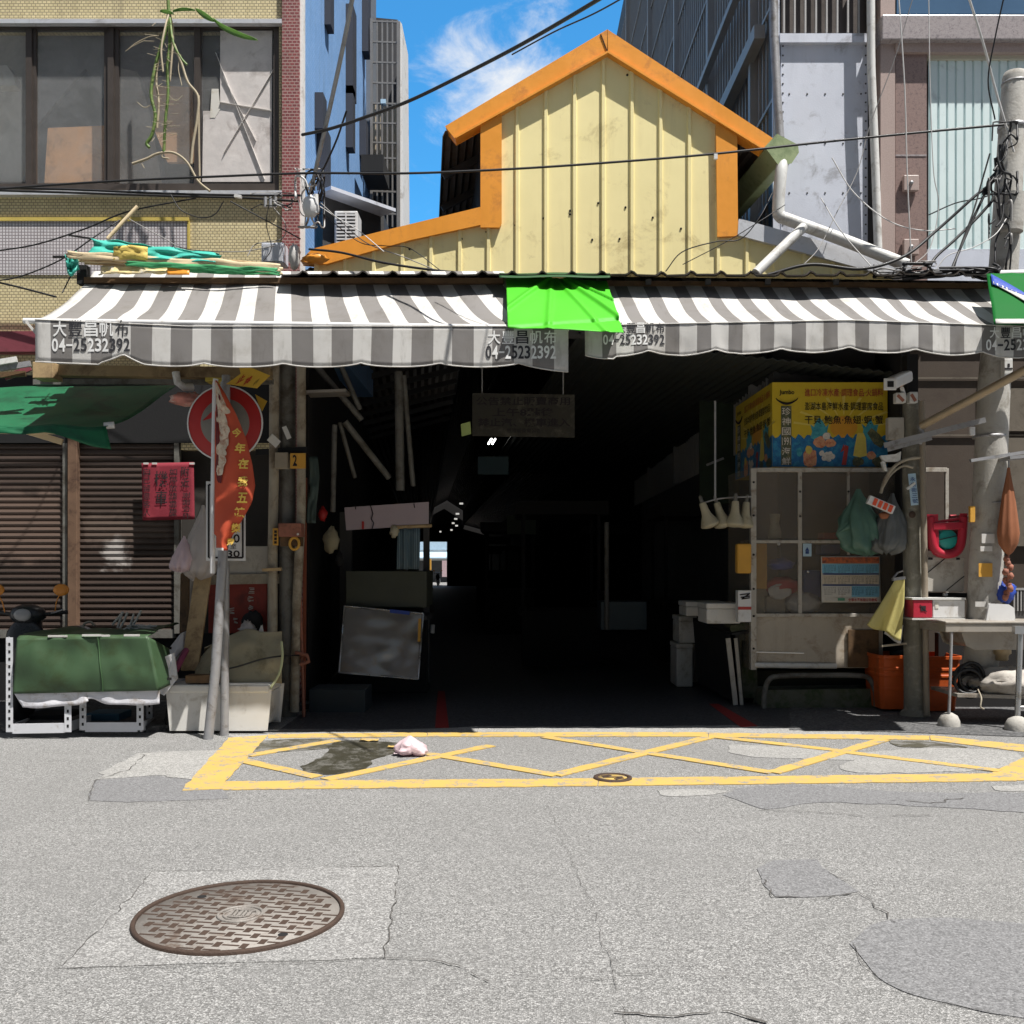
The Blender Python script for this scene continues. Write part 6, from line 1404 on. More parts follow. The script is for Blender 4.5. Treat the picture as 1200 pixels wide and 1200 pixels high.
def art(face, flip=False):
    U = (lambda u: u)
    out = []
    def poly(pts, d, mat, name, n_=None):
        mb = MB(); p = [face(a, c, d) for a, c in pts]; mb.add(p, [tuple(range(len(p)))]); out.append((name, mb, mat))
    def ell(cx, cy, rx, ry, d, mat, name, n=18, wob=0, sd=0):
        poly([(cx+rx*(1+wob*mnoise.noise(V(math.cos(k/n*6.283)*1.7+sd, math.sin(k/n*6.283)*1.7, sd)))*math.cos(k/n*6.283), cy+ry*(1+wob*mnoise.noise(V(math.cos(k/n*6.283)*1.7, math.sin(k/n*6.283)*1.7+sd, sd+4)))*math.sin(k/n*6.283)) for k in range(n)], d, mat, name)
    top = [(1-k/40, .36+.025*math.sin(k*1.9)+.01*math.sin(k*4.1)) for k in range(41)]
    poly([(0,0),(1,0)]+top, .003, m_sea, 'sea_print')
    ell(.62,.47,.12,.13,.0025, m_psun, 'sun_print'); 
    for k in range(9):
        a = math.pi*(.08+.105*k); x, y = .62, .42
        poly([(x+.16*math.cos(a-.03), y+.2*math.sin(a-.03)), (x+.45*math.cos(a-.03), y+.42*math.sin(a-.03)), (x+.45*math.cos(a+.03), y+.42*math.sin(a+.03)), (x+.16*math.cos(a+.03), y+.2*math.sin(a+.03))], .002, m_pyel, 'ray_print')
    poly([(.33,.34),(.345,.42),(.33,.50),(.36,.47),(.38,.54),(.41,.58),(.44,.53),(.465,.47),(.49,.51),(.475,.42),(.49,.33),(.40,.30)], .005, m_aqua, 'splash_print')
    poly([(.78,.36),(.79,.44),(.775,.51),(.81,.47),(.85,.57),(.88,.49),(.92,.50),(.905,.42),(.93,.34),(.85,.31)], .005, m_aqua, 'splash_print')
    ell(.41,.29,.055,.065,.006, m_pshell, 'shell_print', wob=.3, sd=1); ell(.50,.28,.05,.055,.0065, m_pshell, 'shell_print', wob=.3, sd=2); ell(.47,.36,.035,.045,.007, m_pwhite, 'shell_print', wob=.4, sd=3)
    ell(.33,.10,.065,.12,.0062, m_pshell, 'shell_print', wob=.3, sd=4); ell(.315,.20,.03,.05,.0075, m_pyel, 'shell_print', wob=.3, sd=5)
    for i, (x, y) in enumerate(((.43,.16),(.47,.14),(.50,.15),(.45,.10),(.49,.09),(.52,.12))): ell(x, y, .024, .035, .0066+.0003*i, m_pwhite, 'scallop_print', 12, .3, i)
    poly([(.60,.02),(.63,.26),(.66,.24),(.64,.02)], .006, m_pred, 'shrimp_print'); poly([(.59,.17),(.62,.27),(.63,.20)], .0065, m_pred, 'shrimp_print')
    poly([(.70,.13),(.73,.36),(.74,.40),(.79,.40),(.81,.34),(.82,.13),(.76,.11)], .007, m_pyel, 'net_print')
    poly([(.82,.40),(.86,.46),(.93,.38),(.98,.28),(.94,.22),(.88,.27)], .0075, m_pgreen, 'crab_print'); ell(.93,.06,.07,.06,.006, m_pgreen, 'shell_print', wob=.4, sd=7); ell(.74,.06,.05,.06,.0062, m_pgreen, 'shell_print', wob=.4, sd=8); ell(.86,.13,.04,.045,.0064, m_pshell, 'shell_print', wob=.4, sd=9)
    ell(.235,.17,.025,.05,.005, m_aqua, 'wave_print')
    # vertical title column
    poly([(.075,.02),(.165,.02),(.165,.72),(.075,.72)], .0055, m_pgreen, 'title_plate')
    grp = {}
    for name, mb, mat in out: grp.setdefault((name, mat.name), (mb, mat, MB()))
    for (name, mn), (mb, mat, acc) in grp.items():
        for nm, m_, mt in out:
            if nm == name and mt.name == mn: acc.add(m_.v, m_.f)
        acc.build(name, mat, LB)
    mb = MB(); 
    def ln(body, u0, u1, v0, v1, bold, d=.008): write(mb, body, lambda u, v: face(u0+(u1-u0)*u, v0+(v1-v0)*v, d), bold)
    mb2 = MB(); mb3 = MB()
    write(mb2, '進口冷凍水產‧調理食品‧火鍋料', lambda u, v: face(.28+.68*u, .83+.095*v, .008), .004)
    write(mb, '澎湖本島海鮮水產‧調理宴席食品', lambda u, v: face(.28+.68*u, .665+.1*v, .008), .006)
    write(mb, '干貝‧鮑魚‧魚翅‧蝦‧蟹', lambda u, v: face(.28+.68*u, .505+.1*v, .0085), .006)
    write(mb, 'Jumbo', lambda u, v: face(.06+.13*u, .84+.07*v, .008), .02)
    pts = [face(.03+.19*k/16, .80-.055*math.sin(k/16*math.pi)+(0.012 if k in (0,16) else 0), .009) for k in range(17)]
    mb.tube(pts, [.004+.010*math.sin(k/16*math.pi) for k in range(17)], 6)
    for i, ch in enumerate(('珍','神','國','1991','海','鮮')): write(mb3, ch, lambda u, v, i=i: face(.083+.074*u, .61-.118*i+.09*v, .0085), .004)
    mb2.build('red_lettering', m_pred, LB); mb.build('black_lettering', m_ink, LB); mb3.build('title_lettering', m_pwhite, LB)
art(ff); art(lf)

# glazed steel cabinet
YC = 10.55
CB = thing('glazed_cabinet', 'grimy steel cabinet with sliding glass panes and calendar', 'cabinet', P(960, 790, YC))
b = MB(); b.pbox(883, 1035, 722, 783, YC, .04); b.build('lower_panel', M('stained_panel', (.44,.39,.32), .5, .1, .2, 4, (.22,.16,.10), 4, .45, .4), CB, bevel=.006)
b = MB()
b.pbox(880, 886.5, 549, 785, YC-.06, .07); b.pbox(880, 1110, 548, 553, YC-.03, .06); b.pbox(886, 1075, 633, 636.5, YC-.012, .03); b.pbox(883, 1040, 719, 723, YC-.03, .05)
b.pbox(935.5, 940, 553, 719, YC-.01, .03); b.pbox(993, 996, 553, 650, YC-.008, .03); b.pbox(1072,1076,553,700, YC-.01,.03); b.pbox(1108,1112,549,720,YC-.02,.04)
b.build('frame', M('pale_worn_frame', (.46,.43,.38), .5, .2, .2, 9, (.2,.15,.1), 9, .4), CB, bevel=.003)
b = MB()
for x in (883.3,):
    for y in (565, 604, 650, 690, 722, 760): b.lathe(P(x, y, YC-.061), [(.001,-.006),(.012,-.003),(.013,0)], 8, 'y', cap=False)
for x in (937.7, 994.4): 
    for y in (576, 605): b.lathe(P(x, y, YC-.011), [(.001,-.006),(.012,-.003),(.013,0)], 8, 'y', cap=False)
b.build('screws', m_dark, CB)
for x0, x1, y0, y1 in ((886.5,935.5,553,633),(940,993,553,633),(996,1072,553,650),(886.5,935.5,636.5,719),(940,1072,636.5,719)):
    b = MB(); b.pbox(x0, x1, y0, y1, YC+.004, .006); b.build('glass_pane', m_glassd, CB)
b = MB(); b.pbox(884, 1110, 549, 783, YC+.75, .03); b.build('back_panel', M('cabinet_back', (.16,.13,.11), .7, 0, .25, 4), CB)
b = MB(); b.pbox(884, 1075, 632, 635, YC+.05, .65); b.pbox(884, 1075, 722, 725, YC+.045, .7); b.build('shelf', m_steeld, CB)
b = MB(); b.prism([P(880,549,YC-.03), P(880,785,YC-.03), P(880,785,YC-.03)+V(-.07,.78,0), P(880,549,YC-.03)+V(-.07,.78,0)], (.012,0,0)); b.build('side_glass', m_glassd, CB)
b = MB(); b.tube([P(884,779.5,YC-.04), P(980,780.5,YC-.04)], .03, 10); b.build('bottom_tube', m_pvcw, CB)
b = MB(); b.bar(P(884,764,YC-.01), P(942,765.5,YC-.01), .02, .012); b.build('panel_fold', m_steel, CB)
for i, (x0, x1, y0, y1, m, lab, cat) in enumerate([(886,899,637,690,m_otag,'orange carton behind the lower left cabinet pane','carton'),(900,928,655,668,m_bluepl,'blue cloth behind the lower left cabinet pane','cloth'),(899,935,677,697,m_redbag,'red printed bag behind the lower left cabinet pane','bag'),(898,920,699,719,m_beige,'dark striped tin behind the cabinet pane below the red bag','tin'),(921,960,695,719,m_cwhite,'white sack behind the cabinet panes','sack'),(942,962,668,700,m_bluecloth,'dark blue box behind the middle cabinet pane','box'),(965,993,624,632,m_redbag,'flat red box on the upper cabinet shelf','box'),(962,985,638,650,m_bluecloth,'dark blue packet above the calendar','packet'),(900,916,600,630,m_lampc,'cream jug on the upper cabinet shelf','jug'),(886,900,690,719,m_lampc,'tan packet in the lower left corner of the cabinet','packet')]):
    b = MB()
    if cat in ('bag','sack','cloth'):
        a, c = P(x0,y1,YC+.2), P(x1,y0,YC+.2); b.blob((a+c)/2, ((c.x-a.x)/2*1.1, .12, (c.z-a.z)/2*1.1), .25, 3, 20, 14, 0, i, .9)
    elif cat == 'jug':
        c = P(908,631,YC+.3); b.lathe(c, [(.001,0),(.075,0),(.07,.08),(.045,.17),(.05,.2),(.06,.27),(.001,.27)], 16)
    else: b.pbox(x0, x1, y0, y1, YC+.12+.015*i, .2)
    o = solo(cat if cat != 'tin' else 'tin_box', b, m, lab, cat, bevel=.008 if cat not in ('bag','sack','cloth','jug') else 0)
    if i == 2:
        mb = MB(); mb.blob(P(914,693,YC+.10), (.13,.02,.085), .2, 3, 14, 10); mb.build('white_print', m_cwhite, o)
b = MB(); b.pbox(941,951,637,652,YC-.003,.005); o = solo('blue_sticker', b, m_bluesign, 'pale blue sticker on the cabinet mullion', 'sticker'); 
b = MB(); b.ppoly([(943.5,645.5),(946,641),(948.5,645.5)], YC-.006, .002); b.pbox(944,948,645.8,649,YC-.006,.002); b.build('print', m_bluecloth, o)
for px, py in ((912.5,637.5),(947,670)): 
    b = MB(); b.blob(P(px,py,YC-.02), (.018,.015,.018), 0, 2, 10, 8); solo('pane_knob', b, m_steel, 'small steel knob on the cabinet rail' if px < 930 else 'small steel knob left of the calendar', 'knob')
# calendar
CL = thing('calendar', 'year calendar sheet with blue and cream bands on the cabinet glass', 'calendar', P(996,707,YC-.02))
YK = YC-.03
b = MB(); b.grid(lambda u, v: P(962+(69+.5*v)*u+.8*v, 652+54*v, YK+.012*math.sin(u*5)*v), 16, 12); b.build('sheet', m_paper, CL, solid=.002)
def kal(x0, x1, y0, y1, mat, name):
    mb = MB(); mb.pbox(x0, x1, y0, y1, YK-.012, .004); return mb.build(name, mat, CL)
kal(963.5,1030.5,653,660,m_porange,'picture_band'); kal(963.5,1030,661,671.5,m_pblue,'blue_band'); kal(963.8,1030,674,684.5,m_pcream,'cream_band'); kal(964,998,687,699.5,m_paper,'white_band'); kal(998.2,1030.5,687,699.5,m_pblue,'blue_band'); kal(982,990,701,704,M('calendar_green',(.1,.32,.2),.8),'green_mark')
b = MB(); b.pbox(964,1030,672,673.2,YK-.012,.003); b.pbox(964,1030,685,686.2,YK-.012,.003); b.build('rule_line', m_bluecloth, CL)
b = MB()
days = ['1 2 3 4 5 6 7', '8 9 10 11 12', '15 16 17 18', '22 23 24 25', '29 30 31']
for r_, y0 in enumerate((662, 675, 688)):
    for q in range(4):
        for k in range(5): write_px(b, days[k], 966+q*16.2, 966+q*16.2+(13.5 if k < 4 else 9), y0+k*1.95, y0+k*1.95+1.35, YK-.0135)
b.build('numbers', m_ink, CL)
b = MB(); write_px(b, '全華水產有限公司敬贈', 994, 1028, 701, 705, YK-.0135, .02); b.build('red_lettering', m_pred, CL)
# brown board at the right of the lower panel
b = MB(); b.pbox(994, 1030, 738, 782, YC-.03, .02); solo('brown_board', b, m_woodd, 'stained brown wooden board fixed at the right of the lower cabinet panel', 'board', bevel=.004)
# concrete kerb and steel hoop
b = MB(); b.prism([P(896,811,10.5), P(1026,809,10.5), P(1030,829,10.5), P(894,830,10.5)], (0,.35,0)); solo('mossy_kerb', b, m_moss, 'mossy concrete kerb under the cabinet', 'kerb', bevel=.02)
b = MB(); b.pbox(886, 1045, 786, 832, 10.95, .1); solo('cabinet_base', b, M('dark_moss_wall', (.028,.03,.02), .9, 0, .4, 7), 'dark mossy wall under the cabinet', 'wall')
b = MB(); b.tube(cat_rom([P(895,830,10.42), P(896,812,10.42), P(901,797,10.42), P(914,792.5,10.42), P(960,791.5,10.42), P(1008,792,10.42), P(1020,797,10.42), P(1026,812,10.42), P(1027,828,10.42)], 6), .028, 10); solo('steel_hoop', b, m_post, 'low grey steel hoop rail in front of the mossy kerb', 'rail')
# hanging lamps in front of dark
for i, (px, py, a, m) in enumerate([(829,606,-.35,.6),(845,606,-.3,.75),(861,605,.05,1),(873,606,.1,.8)]):
    t = thing('bell_lamp', ['leftmost cream enamel bell lamp of the hanging row','second cream bell lamp from the left of the hanging row','third and brightest cream bell lamp of the hanging row','cream bell lamp half hidden by the cabinet frame'][i], 'lamp', P(px,py,10.35+.06*(i%2)), 'cream bell lamps hanging left of the cabinet')
    b = MB(); c = V(0,0,0); b.lathe(c, [(.03,.16),(.036,.15),(.042,.08),(.05,.03),(.085,-.04),(.098,-.075),(.10,-.085),(.09,-.10),(.05,-.115),(.01,-.12)], 20); mt = Matrix.Rotation(a, 3, 'Y'); o_ = P(px,py,10.35+.06*(i%2)); b.v = [o_+mt @ p for p in b.v]; b.build('shade', m_lampc, t)
    b = MB(); b.lathe(c, [(.02,.15),(.02,.22),(.012,.24)], 10); b.v = [o_+mt @ p for p in b.v]; b.build('socket', m_post, t)
b = MB(); b.tube(cat_rom([P(822,590,10.4), P(845,584,10.4), P(880,582,10.4)], 5), .01, 6); b.tube([P(838,585,10.4), P(838,470,10.4)], .012, 6); solo('lamp_rail', b, m_galvp, 'thin rail carrying the cream bell lamps', 'rail')
b = MB(); b.pbox(864,881,637,672,10.4,.12); solo('yellow_can', b, m_otag, 'yellow container hanging left of the cabinet frame', 'container', bevel=.02)
t = thing('white_carton', 'white carton with red band standing left of the cabinet frame', 'carton', P(873,729,10.4))
b = MB(); b.pbox(865,880.5,692,729,10.4,.12); b.build('box', m_whitepl, t, bevel=.004)
b = MB(); b.pbox(865,880.5,711,714.5,10.395,.004); b.build('red_band', m_pred, t)
b = MB(); 
for p, q in (((867,697),(879,695.5)),((878,696),(869,702)),((869,702),(879,700.5)),((868,700),(879,698.5))): b.bar(P(*p,10.393), P(*q,10.393), .012, .003, up=V(0,1,0))
b.build('black_mark', m_ink, t)
# styrofoam boxes and black crate
def foam(x0, x1, y0, y1, Y, d, label, rise=0):
    a, c = P(x0, y1, Y), P(x1, y0, Y); t = thing('foam_box', label, 'box', V((a.x+c.x)/2, Y, a.z), 'styrofoam boxes inside the right jamb')
    mb = MB(); mb.box(a.x, c.x, Y, Y+d, a.z, c.z-.06); mb.build('body', m_foam, t, bevel=.015); mb = MB(); mb.box(a.x-.006, c.x+.006, Y-.01, Y+d+.01, c.z-.059, c.z); mb.build('lid', m_foam, t, bevel=.012); return t
foam(793,812,754,805,12.3,.5,'lowest styrofoam box standing on the hall floor'); foam(796,816,722,753.5,12.2,.5,'middle styrofoam box of the stack on the floor'); foam(828,868,707,731,10.6,.5,'bright styrofoam box on top of the black crate'); foam(804,850,705,722,11.5,.5,'greyish styrofoam box behind the bright one'); foam(812,830,757,800,12.9,.4,'styrofoam box in shadow behind the black crate')
b = MB(); b.prism([P(812,727,11.6), P(856,744,10.7), P(866,826,10.7), P(818,800,11.6)], (.05,.0,0)); b.prism([P(856,744,10.7), P(866,826,10.7), P(872,826,10.7), P(866,744,10.7)], (0,.03,0)); b.prism([P(812,724,11.7), P(858,742,10.7), P(884,738,10.7), P(850,722,11.7)], (0,0,-.03)); BCR = solo('folding_stall', b, M('black_crate', (.018,.018,.018), .55, 0, .3, 6), 'black folding crate stall leaning beside the mossy block', 'crate')
b = MB(); b.bar(P(853,748,10.68), P(862,826,10.68), .05, .03); b.bar(P(862,748,10.68), P(869,826,10.68), .035, .03); b.build('leg', m_creambox, BCR)
b = MB(); b.prism([P(858,735,10.75), P(884,730,10.75), P(884,748,10.75), P(860,748,10.75)], (0,.3,0)); b.prism([P(867,748,10.85), P(884,748,10.85), P(886,816,10.85), P(872,816,10.85)], (0,.3,0)); solo('mossy_block', b, m_moss, 'mossy stone basin on a green stump left of the cabinet', 'basin', bevel=.02)
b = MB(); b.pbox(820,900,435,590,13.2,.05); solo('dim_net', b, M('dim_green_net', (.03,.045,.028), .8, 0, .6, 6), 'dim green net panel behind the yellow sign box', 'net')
b = MB(); b.bar(P(828,545,13), P(848,537,13), .03); solo('dim_tube', b, m_galvp, 'dim unlit tube in front of the dark green net', 'tube')

# plastic bags and peg on the post
BG = thing('green_bag', 'crumpled dark green plastic bag hanging in front of the cabinet glass', 'bag', P(1012,650,10.0))
b = MB(); b.bag(P(1006,573,10.02), (.215,.13), .66, 12, .10, 56, 34, .5); b.tube(cat_rom([P(983,624,9.98), P(995,617,9.96), P(1008,607,9.97), P(1018,600,10.0)],4), [.008,.012,.02,.03,.035,.04,.045,.05,.05,.045,.04,.03,.02], 8); b.build('sack', m_greenbag, BG)
b = MB(); b.bag(P(1046,578,9.92), (.15,.11), .60, 15, -.06, 50, 30, .5); solo('grey_bag', b, m_greybag, 'crumpled grey plastic bag hanging between green bag and post', 'bag')
CP = thing('striped_clip', 'white clip with orange stripes pinning the plastic bags', 'clip', P(1031,603,9.75))
b = MB(); b.bar(P(1017,585,9.75), P(1047,598,9.75), .05, .085); b.build('body', m_whitepl, CP, bevel=.006)
b = MB()
for k in (.22,.42,.62,.82): b.bar(P(1017+30*k,583+13*k+1.5,9.72), P(1017+30*k+4,583+13*k+3.2,9.72), .004, .07)
b.build('stripes', M('bright_orange', (.72,.09,.03), .5), CP)
b = MB(); b.blob(P(1036,604,9.8), (.05,.03,.035), .3, 3, 10, 8); solo('brown_scrap', b, m_umb, 'brown paper scrap below the striped clip', 'scrap')
YCT = thing('yellow_cloth', 'pale yellow cloth draped on a hook left of the round post', 'cloth', P(1040,755,9.85))
def yc(u, v):
    l = 1049 - 33*v**1.1; r_ = 1060+1*v - (6*v*v); x = l+(r_-l)*u; y = 678+72*v - 18*(1-u)*v + 6*math.sin(u*9)*v*.3
    return P(x, y, 9.86-.06*math.sin(u*7+v)*v-.05*v)
b = MB(); b.grid(yc, 24, 24); b.build('fabric', m_ycloth, YCT, solid=.012)
b = MB(); b.grid(lambda u, v: yc(.5+.5*u, .72+.30*v)+V(.02,.03,-.02), 10, 8); b.build('white_lining', m_cwhite, YCT, solid=.006)
b = MB(); b.bar(P(1046,679,9.85), P(1060,677,9.85), .05, .03); b.tube([P(1047,677,9.86), P(1052,671,9.86), P(1058,669,9.86)], .01, 6); b.build('hook', m_galvp, YCT)
b = MB(); b.bar(P(1033,757,9.9), P(1062,754,9.9), .04, .02); solo('pale_strip', b, m_pvc, 'pale strip under the yellow cloth', 'strip')
# round post, thin pipe, brackets
b = MB(); b.tube([P(1068,470,9.95), P(1069,560,9.95), P(1071,700,9.95), P(1072,838,9.95)], [.085,.095,.102,.105], 18); b.lathe(P(1072,838,9.95), [(.15,0),(.14,.03),(.11,.06)], 18); RP = solo('round_post', b, M('lichen_post', (.20,.19,.155), .8, .1, .35, 12, (.33,.32,.28), 8, .4, .3, bump=.4), 'thick lichen grey round post in front of the cabinet', 'post')
b = MB(); b.lathe(P(1069,603,9.84), [(.001,-.005),(.03,-.004),(.035,.0)], 12, 'y', cap=False); b.build('rust_spot', m_rust_iron, RP)
b = MB(); b.pbox(1063,1076,415,500,9.9,.14); b.build('upper_post', m_dark, RP)
b = MB(); b.tube([P(1080,470,9.8), P(1083,640,9.8), P(1086,838,9.8)], .03, 10); solo('thin_pipe', b, M('thin_pipe', (.26,.22,.17), .6, .1, .3, 8), 'thin brownish pipe right of the round post', 'pipe')
t = thing('address_plate', 'pale blue street plate on the round post', 'plate', P(1070,592,9.82))
b = MB(); b.bar(P(1068.5,555,9.82), P(1072,592,9.82), .075, .006, up=V(0,1,0)); b.build('plate', m_bluesign, t)
b = MB()
for i, ch in enumerate('永康街三號'): write_px(b, ch, 1066.5+i*.7, 1073+i*.7, 559+i*6.4, 564+i*6.4, 9.805, .01)
b.build('lettering', m_bluecloth, t)
CM = thing('security_camera', 'white bullet security camera on the post top', 'camera', P(1050,447,9.6))
b = MB(); b.bar(P(1043,450,9.45), P(1063,441,9.85), .125, .115); b.build('housing', m_whitepl, CM, bevel=.03)
b = MB(); b.pbox(1036,1051,443,457,9.42,.02); b.build('front_plate', m_signwhite, CM, bevel=.008)
b = MB(); b.pbox(1040,1047.5,446.5,453.5,9.414,.004); b.build('lens_panel', m_dark, CM, bevel=.002)
b = MB(); b.bar(P(1055,452,9.55), P(1063,447,9.7), .004, .03); b.build('orange_mark', m_otag, CM)
b = MB(); b.tube([P(1057,455,9.7), P(1060,465,9.85), P(1068,470,9.9)], .02, 8); b.build('bracket', m_whitepl, CM)
for i, (x0, x1, y0, y1, Y, m, lab) in enumerate([(1050,1062,460,472,9.7,m_pvcw,'pale fluttering tag under the security camera'),(1066,1076,459,472,9.75,m_pvcw,'pale tag on the post right of the first tag'),(1041,1060,489,515,9.9,m_creambox,'cream junction box right of the yellow sign'),(1177,1187,420,444,9.5,m_pvcw,'pale black banded box high on the utility pole')]):
    b = MB(); b.pbox(x0, x1, y0, y1, Y, .08); o = solo('post_box', b, m, lab, 'box', bevel=.008)
    if i == 3:
        mb = MB(); mb.pbox(1177.5,1186.5,431,433,Y-.004,.004); mb.pbox(1181,1183.5,426,430,Y-.004,.004); mb.build('band', m_ink, o)
    if i < 2:
        mb = MB(); mb.bar(P(x0+2,y0+3,Y-.004), P(x1-3,y1-2,Y-.004), .03, .004, up=V(0,1,0)); mb.build('dark_mark', m_brickb, o)
b = MB(); b.tube([P(1080,499,9.6), P(1140,467,9.15), P(1215,426,8.7)], .04, 12); solo('awning_rod', b, M('brass_brown_pipe', (.36,.29,.20), .4, .4, .2, 8), 'brownish steel rod slanting up to the right awning', 'rod')
b = MB(); b.bar(P(1036,522,9.7), P(1155,492,9.4), .03, .05); b.bar(P(1040,527,9.75), P(1092,513,9.6), .02, .04); b.tube([P(1078,500,9.62), P(1082,510,9.65), P(1078,520,9.7)], .02, 8); solo('folding_bracket', b, m_galvp, 'grey folding bracket beneath the brownish rod', 'bracket')
b = MB(); b.pbox(1137,1143,500,510,9.4,.03); solo('small_clip', b, m_whitepl, 'small white clip hanging from the folding bracket', 'clip', bevel=.004)
b = MB(); b.tube(cat_rom([P(1032,578,9.8), P(1038,560,9.8), P(1050,545,9.8), P(1064,538,9.8), P(1080,536,9.8)], 6), .016, 8); b.tube(cat_rom([P(1034,572,9.82), P(1044,556,9.82), P(1058,546,9.82), P(1070,548,9.82)], 6), .012, 8); solo('bent_pipe', b, m_pvc, 'bent pale hose looping left of the round post', 'hose')
b = MB(); b.prism([P(1032,534,9.8), P(1050,532,9.8), P(1056,529,9.8), P(1055,541,9.8), P(1036,541,9.8)], (0,.04,0)); b.prism([P(1033,541,9.8), P(1037,540,9.8), P(1040,552,9.8), P(1037,552,9.8)], (0,.04,0)); solo('white_holder', b, m_pvcw, 'white broken lamp holder left of the post', 'holder')
b = MB(); b.bar(P(1063,573,9.75), P(1072,566,9.75), .03, .025); solo('white_nozzle', b, m_pvcw, 'small white nozzle beside the blue street plate', 'nozzle')
# red stool with teal bucket, panel box, meter box
ST2 = thing('red_stool', 'red plastic stool lying on its side above the white panel', 'stool', P(1110,652,9.9))
def px_poly(mb, pts, Y, d): mb.ppoly(pts, Y, d)
b = MB()
px_poly(b, [(1087,604),(1092,604),(1096,646),(1091,641)], 9.9, .25); px_poly(b, [(1126,603),(1132.5,603),(1128,641),(1122,646)], 9.9, .25)
px_poly(b, [(1092,604.5),(1096,646),(1099,640),(1098,604)], 9.895, .03); b.build('leg', m_redpl, ST2, bevel=.012)
b = MB(); pts = [P(1090,606,9.92), P(1092,632,9.92), P(1096,644,9.92), P(1104,649,9.92), P(1115,649,9.92), P(1123,644,9.92), P(1127,632,9.92), P(1129,606,9.92)]; b.tube(cat_rom(pts, 5), .045, 10); b.build('seat_rim', m_redpl, ST2)
b = MB(); b.bar(P(1092,617,9.9), P(1128,616,9.9), .06, .075); b.bar(P(1097,612,9.92), P(1123,608,9.92), .04, .03); b.build('stretcher', m_redpl, ST2, bevel=.01)
b = MB(); b.lathe(P(1109.5,632,9.95), [(.001,-.03),(.09,-.03),(.10,-.02),(.12,.2),(.001,.2)], 22, 'y'); b.build  # bucket seen end-on
solo('teal_bucket', b, m_tealpl, 'teal bucket showing through the red stool', 'bucket')
b = MB(); b.bar(P(1099,633,9.9), P(1121,628,9.9), .008, .01); solo('wire', b, m_cable, 'short wire across the teal bucket', 'wire')
WPn = thing('white_panel_box', 'white square panel box crossed by two dark diagonal lines', 'box', P(1108,694,9.95))
b = MB(); b.pbox(1085.5,1130,653,693.5,9.95,.2); b.build('box', m_creambox, WPn, bevel=.006)
b = MB(); b.bar(P(1086,672,9.945), P(1108,654,9.945), .008, .003, up=V(0,1,0)); b.bar(P(1109,692,9.945), P(1130,675,9.945), .008, .003, up=V(0,1,0)); b.pbox(1088,1093,653.5,656,9.94,.008); b.pbox(1121,1125,653.5,656,9.94,.008); b.build('scratch_line', m_ink, WPn)
MBX = thing('meter_box', 'low white box with red left end on a bracket', 'box', P(1100,726,9.7))
b = MB(); b.pbox(1093,1131,703,724,9.7,.22); b.build('white_case', m_whitepl, MBX, bevel=.008)
b = MB(); b.pbox(1070,1092.8,703,724,9.69,.22); r_ = b.build('red_end', m_redpl, MBX, bevel=.01)
b = MB(); b.pbox(1079,1085,710,716,9.685,.004); b.bar(P(1078,709,9.685), P(1086,717,9.685), .008, .003, up=V(0,1,0)); b.build('black_mark', m_ink, r_)
b = MB(); b.pbox(1069,1132,700.5,702.8,9.68,.25); b.pbox(1069,1131,724.5,726.5,9.68,.25); b.build('edge_strip', m_pvcw, MBX)
b = MB(); b.pbox(1096,1100,706,713,9.695,.004); b.build('sticker', m_paper, MBX)
b = MB(); b.lathe(P(1108,697,9.9), [(.001,-.02),(.018,-.015),(.02,.03)], 10, 'y'); b.build('knob', m_steel, MBX)
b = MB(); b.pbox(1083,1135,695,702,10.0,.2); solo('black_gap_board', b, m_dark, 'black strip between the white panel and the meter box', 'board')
# orange bins
def bin_(cx, top_, bot, w_, Y, label):
    t = thing('orange_bin', label, 'bin', P(cx, bot, Y), 'orange plastic bins at the foot of the post')
    a, c = P(cx-w_/2, bot, Y), P(cx+w_/2, top_, Y); cxw = (a.x+c.x)/2; hw = (c.x-a.x)/2; h = c.z-a.z
    mb = MB(); lv = [(0,.80),(.35,.88),(.36,.90),(.40,.90),(.41,.885),(.60,.92),(.61,.945),(.65,.945),(.66,.925),(.72,.935),(.73,.955),(.77,.955),(.78,.94),(.93,.97),(.935,1.03),(1,1.04),(1,.97),(.5,.85),(.06,.76)]
    ring = [(-1,-.8),(-.8,-1),(.8,-1),(1,-.8),(1,.8),(.8,1),(-.8,1),(-1,.8)]
    vs = [V(cxw+x*hw*k, Y+.28+y*.28*k, a.z+h*z) for z, k in lv for x, y in ring]
    fs = [(i*8+j, i*8+(j+1) % 8, (i+1)*8+(j+1) % 8, (i+1)*8+j) for i in range(len(lv)-1) for j in range(8)]
    mb.add(vs, fs); mb.add(vs[:8], [tuple(range(8))]); mb.add(vs[-8:], [tuple(range(8))]); mb.build('tub', m_orpl, t, bevel=.004); return t
bin_(1052,768,832,40,10.15,'orange plastic bin half hidden left behind the round post'); bin_(1106,769,834,46,10.15,'orange plastic bin right of the round post behind the sink leg')
b = MB(); b.blob(P(1058,767,10.4), (.12,.12,.05), .3, 3, 12, 8); solo('black_bag', b, m_dark, 'black bag stuffed into the left orange bin', 'bag')
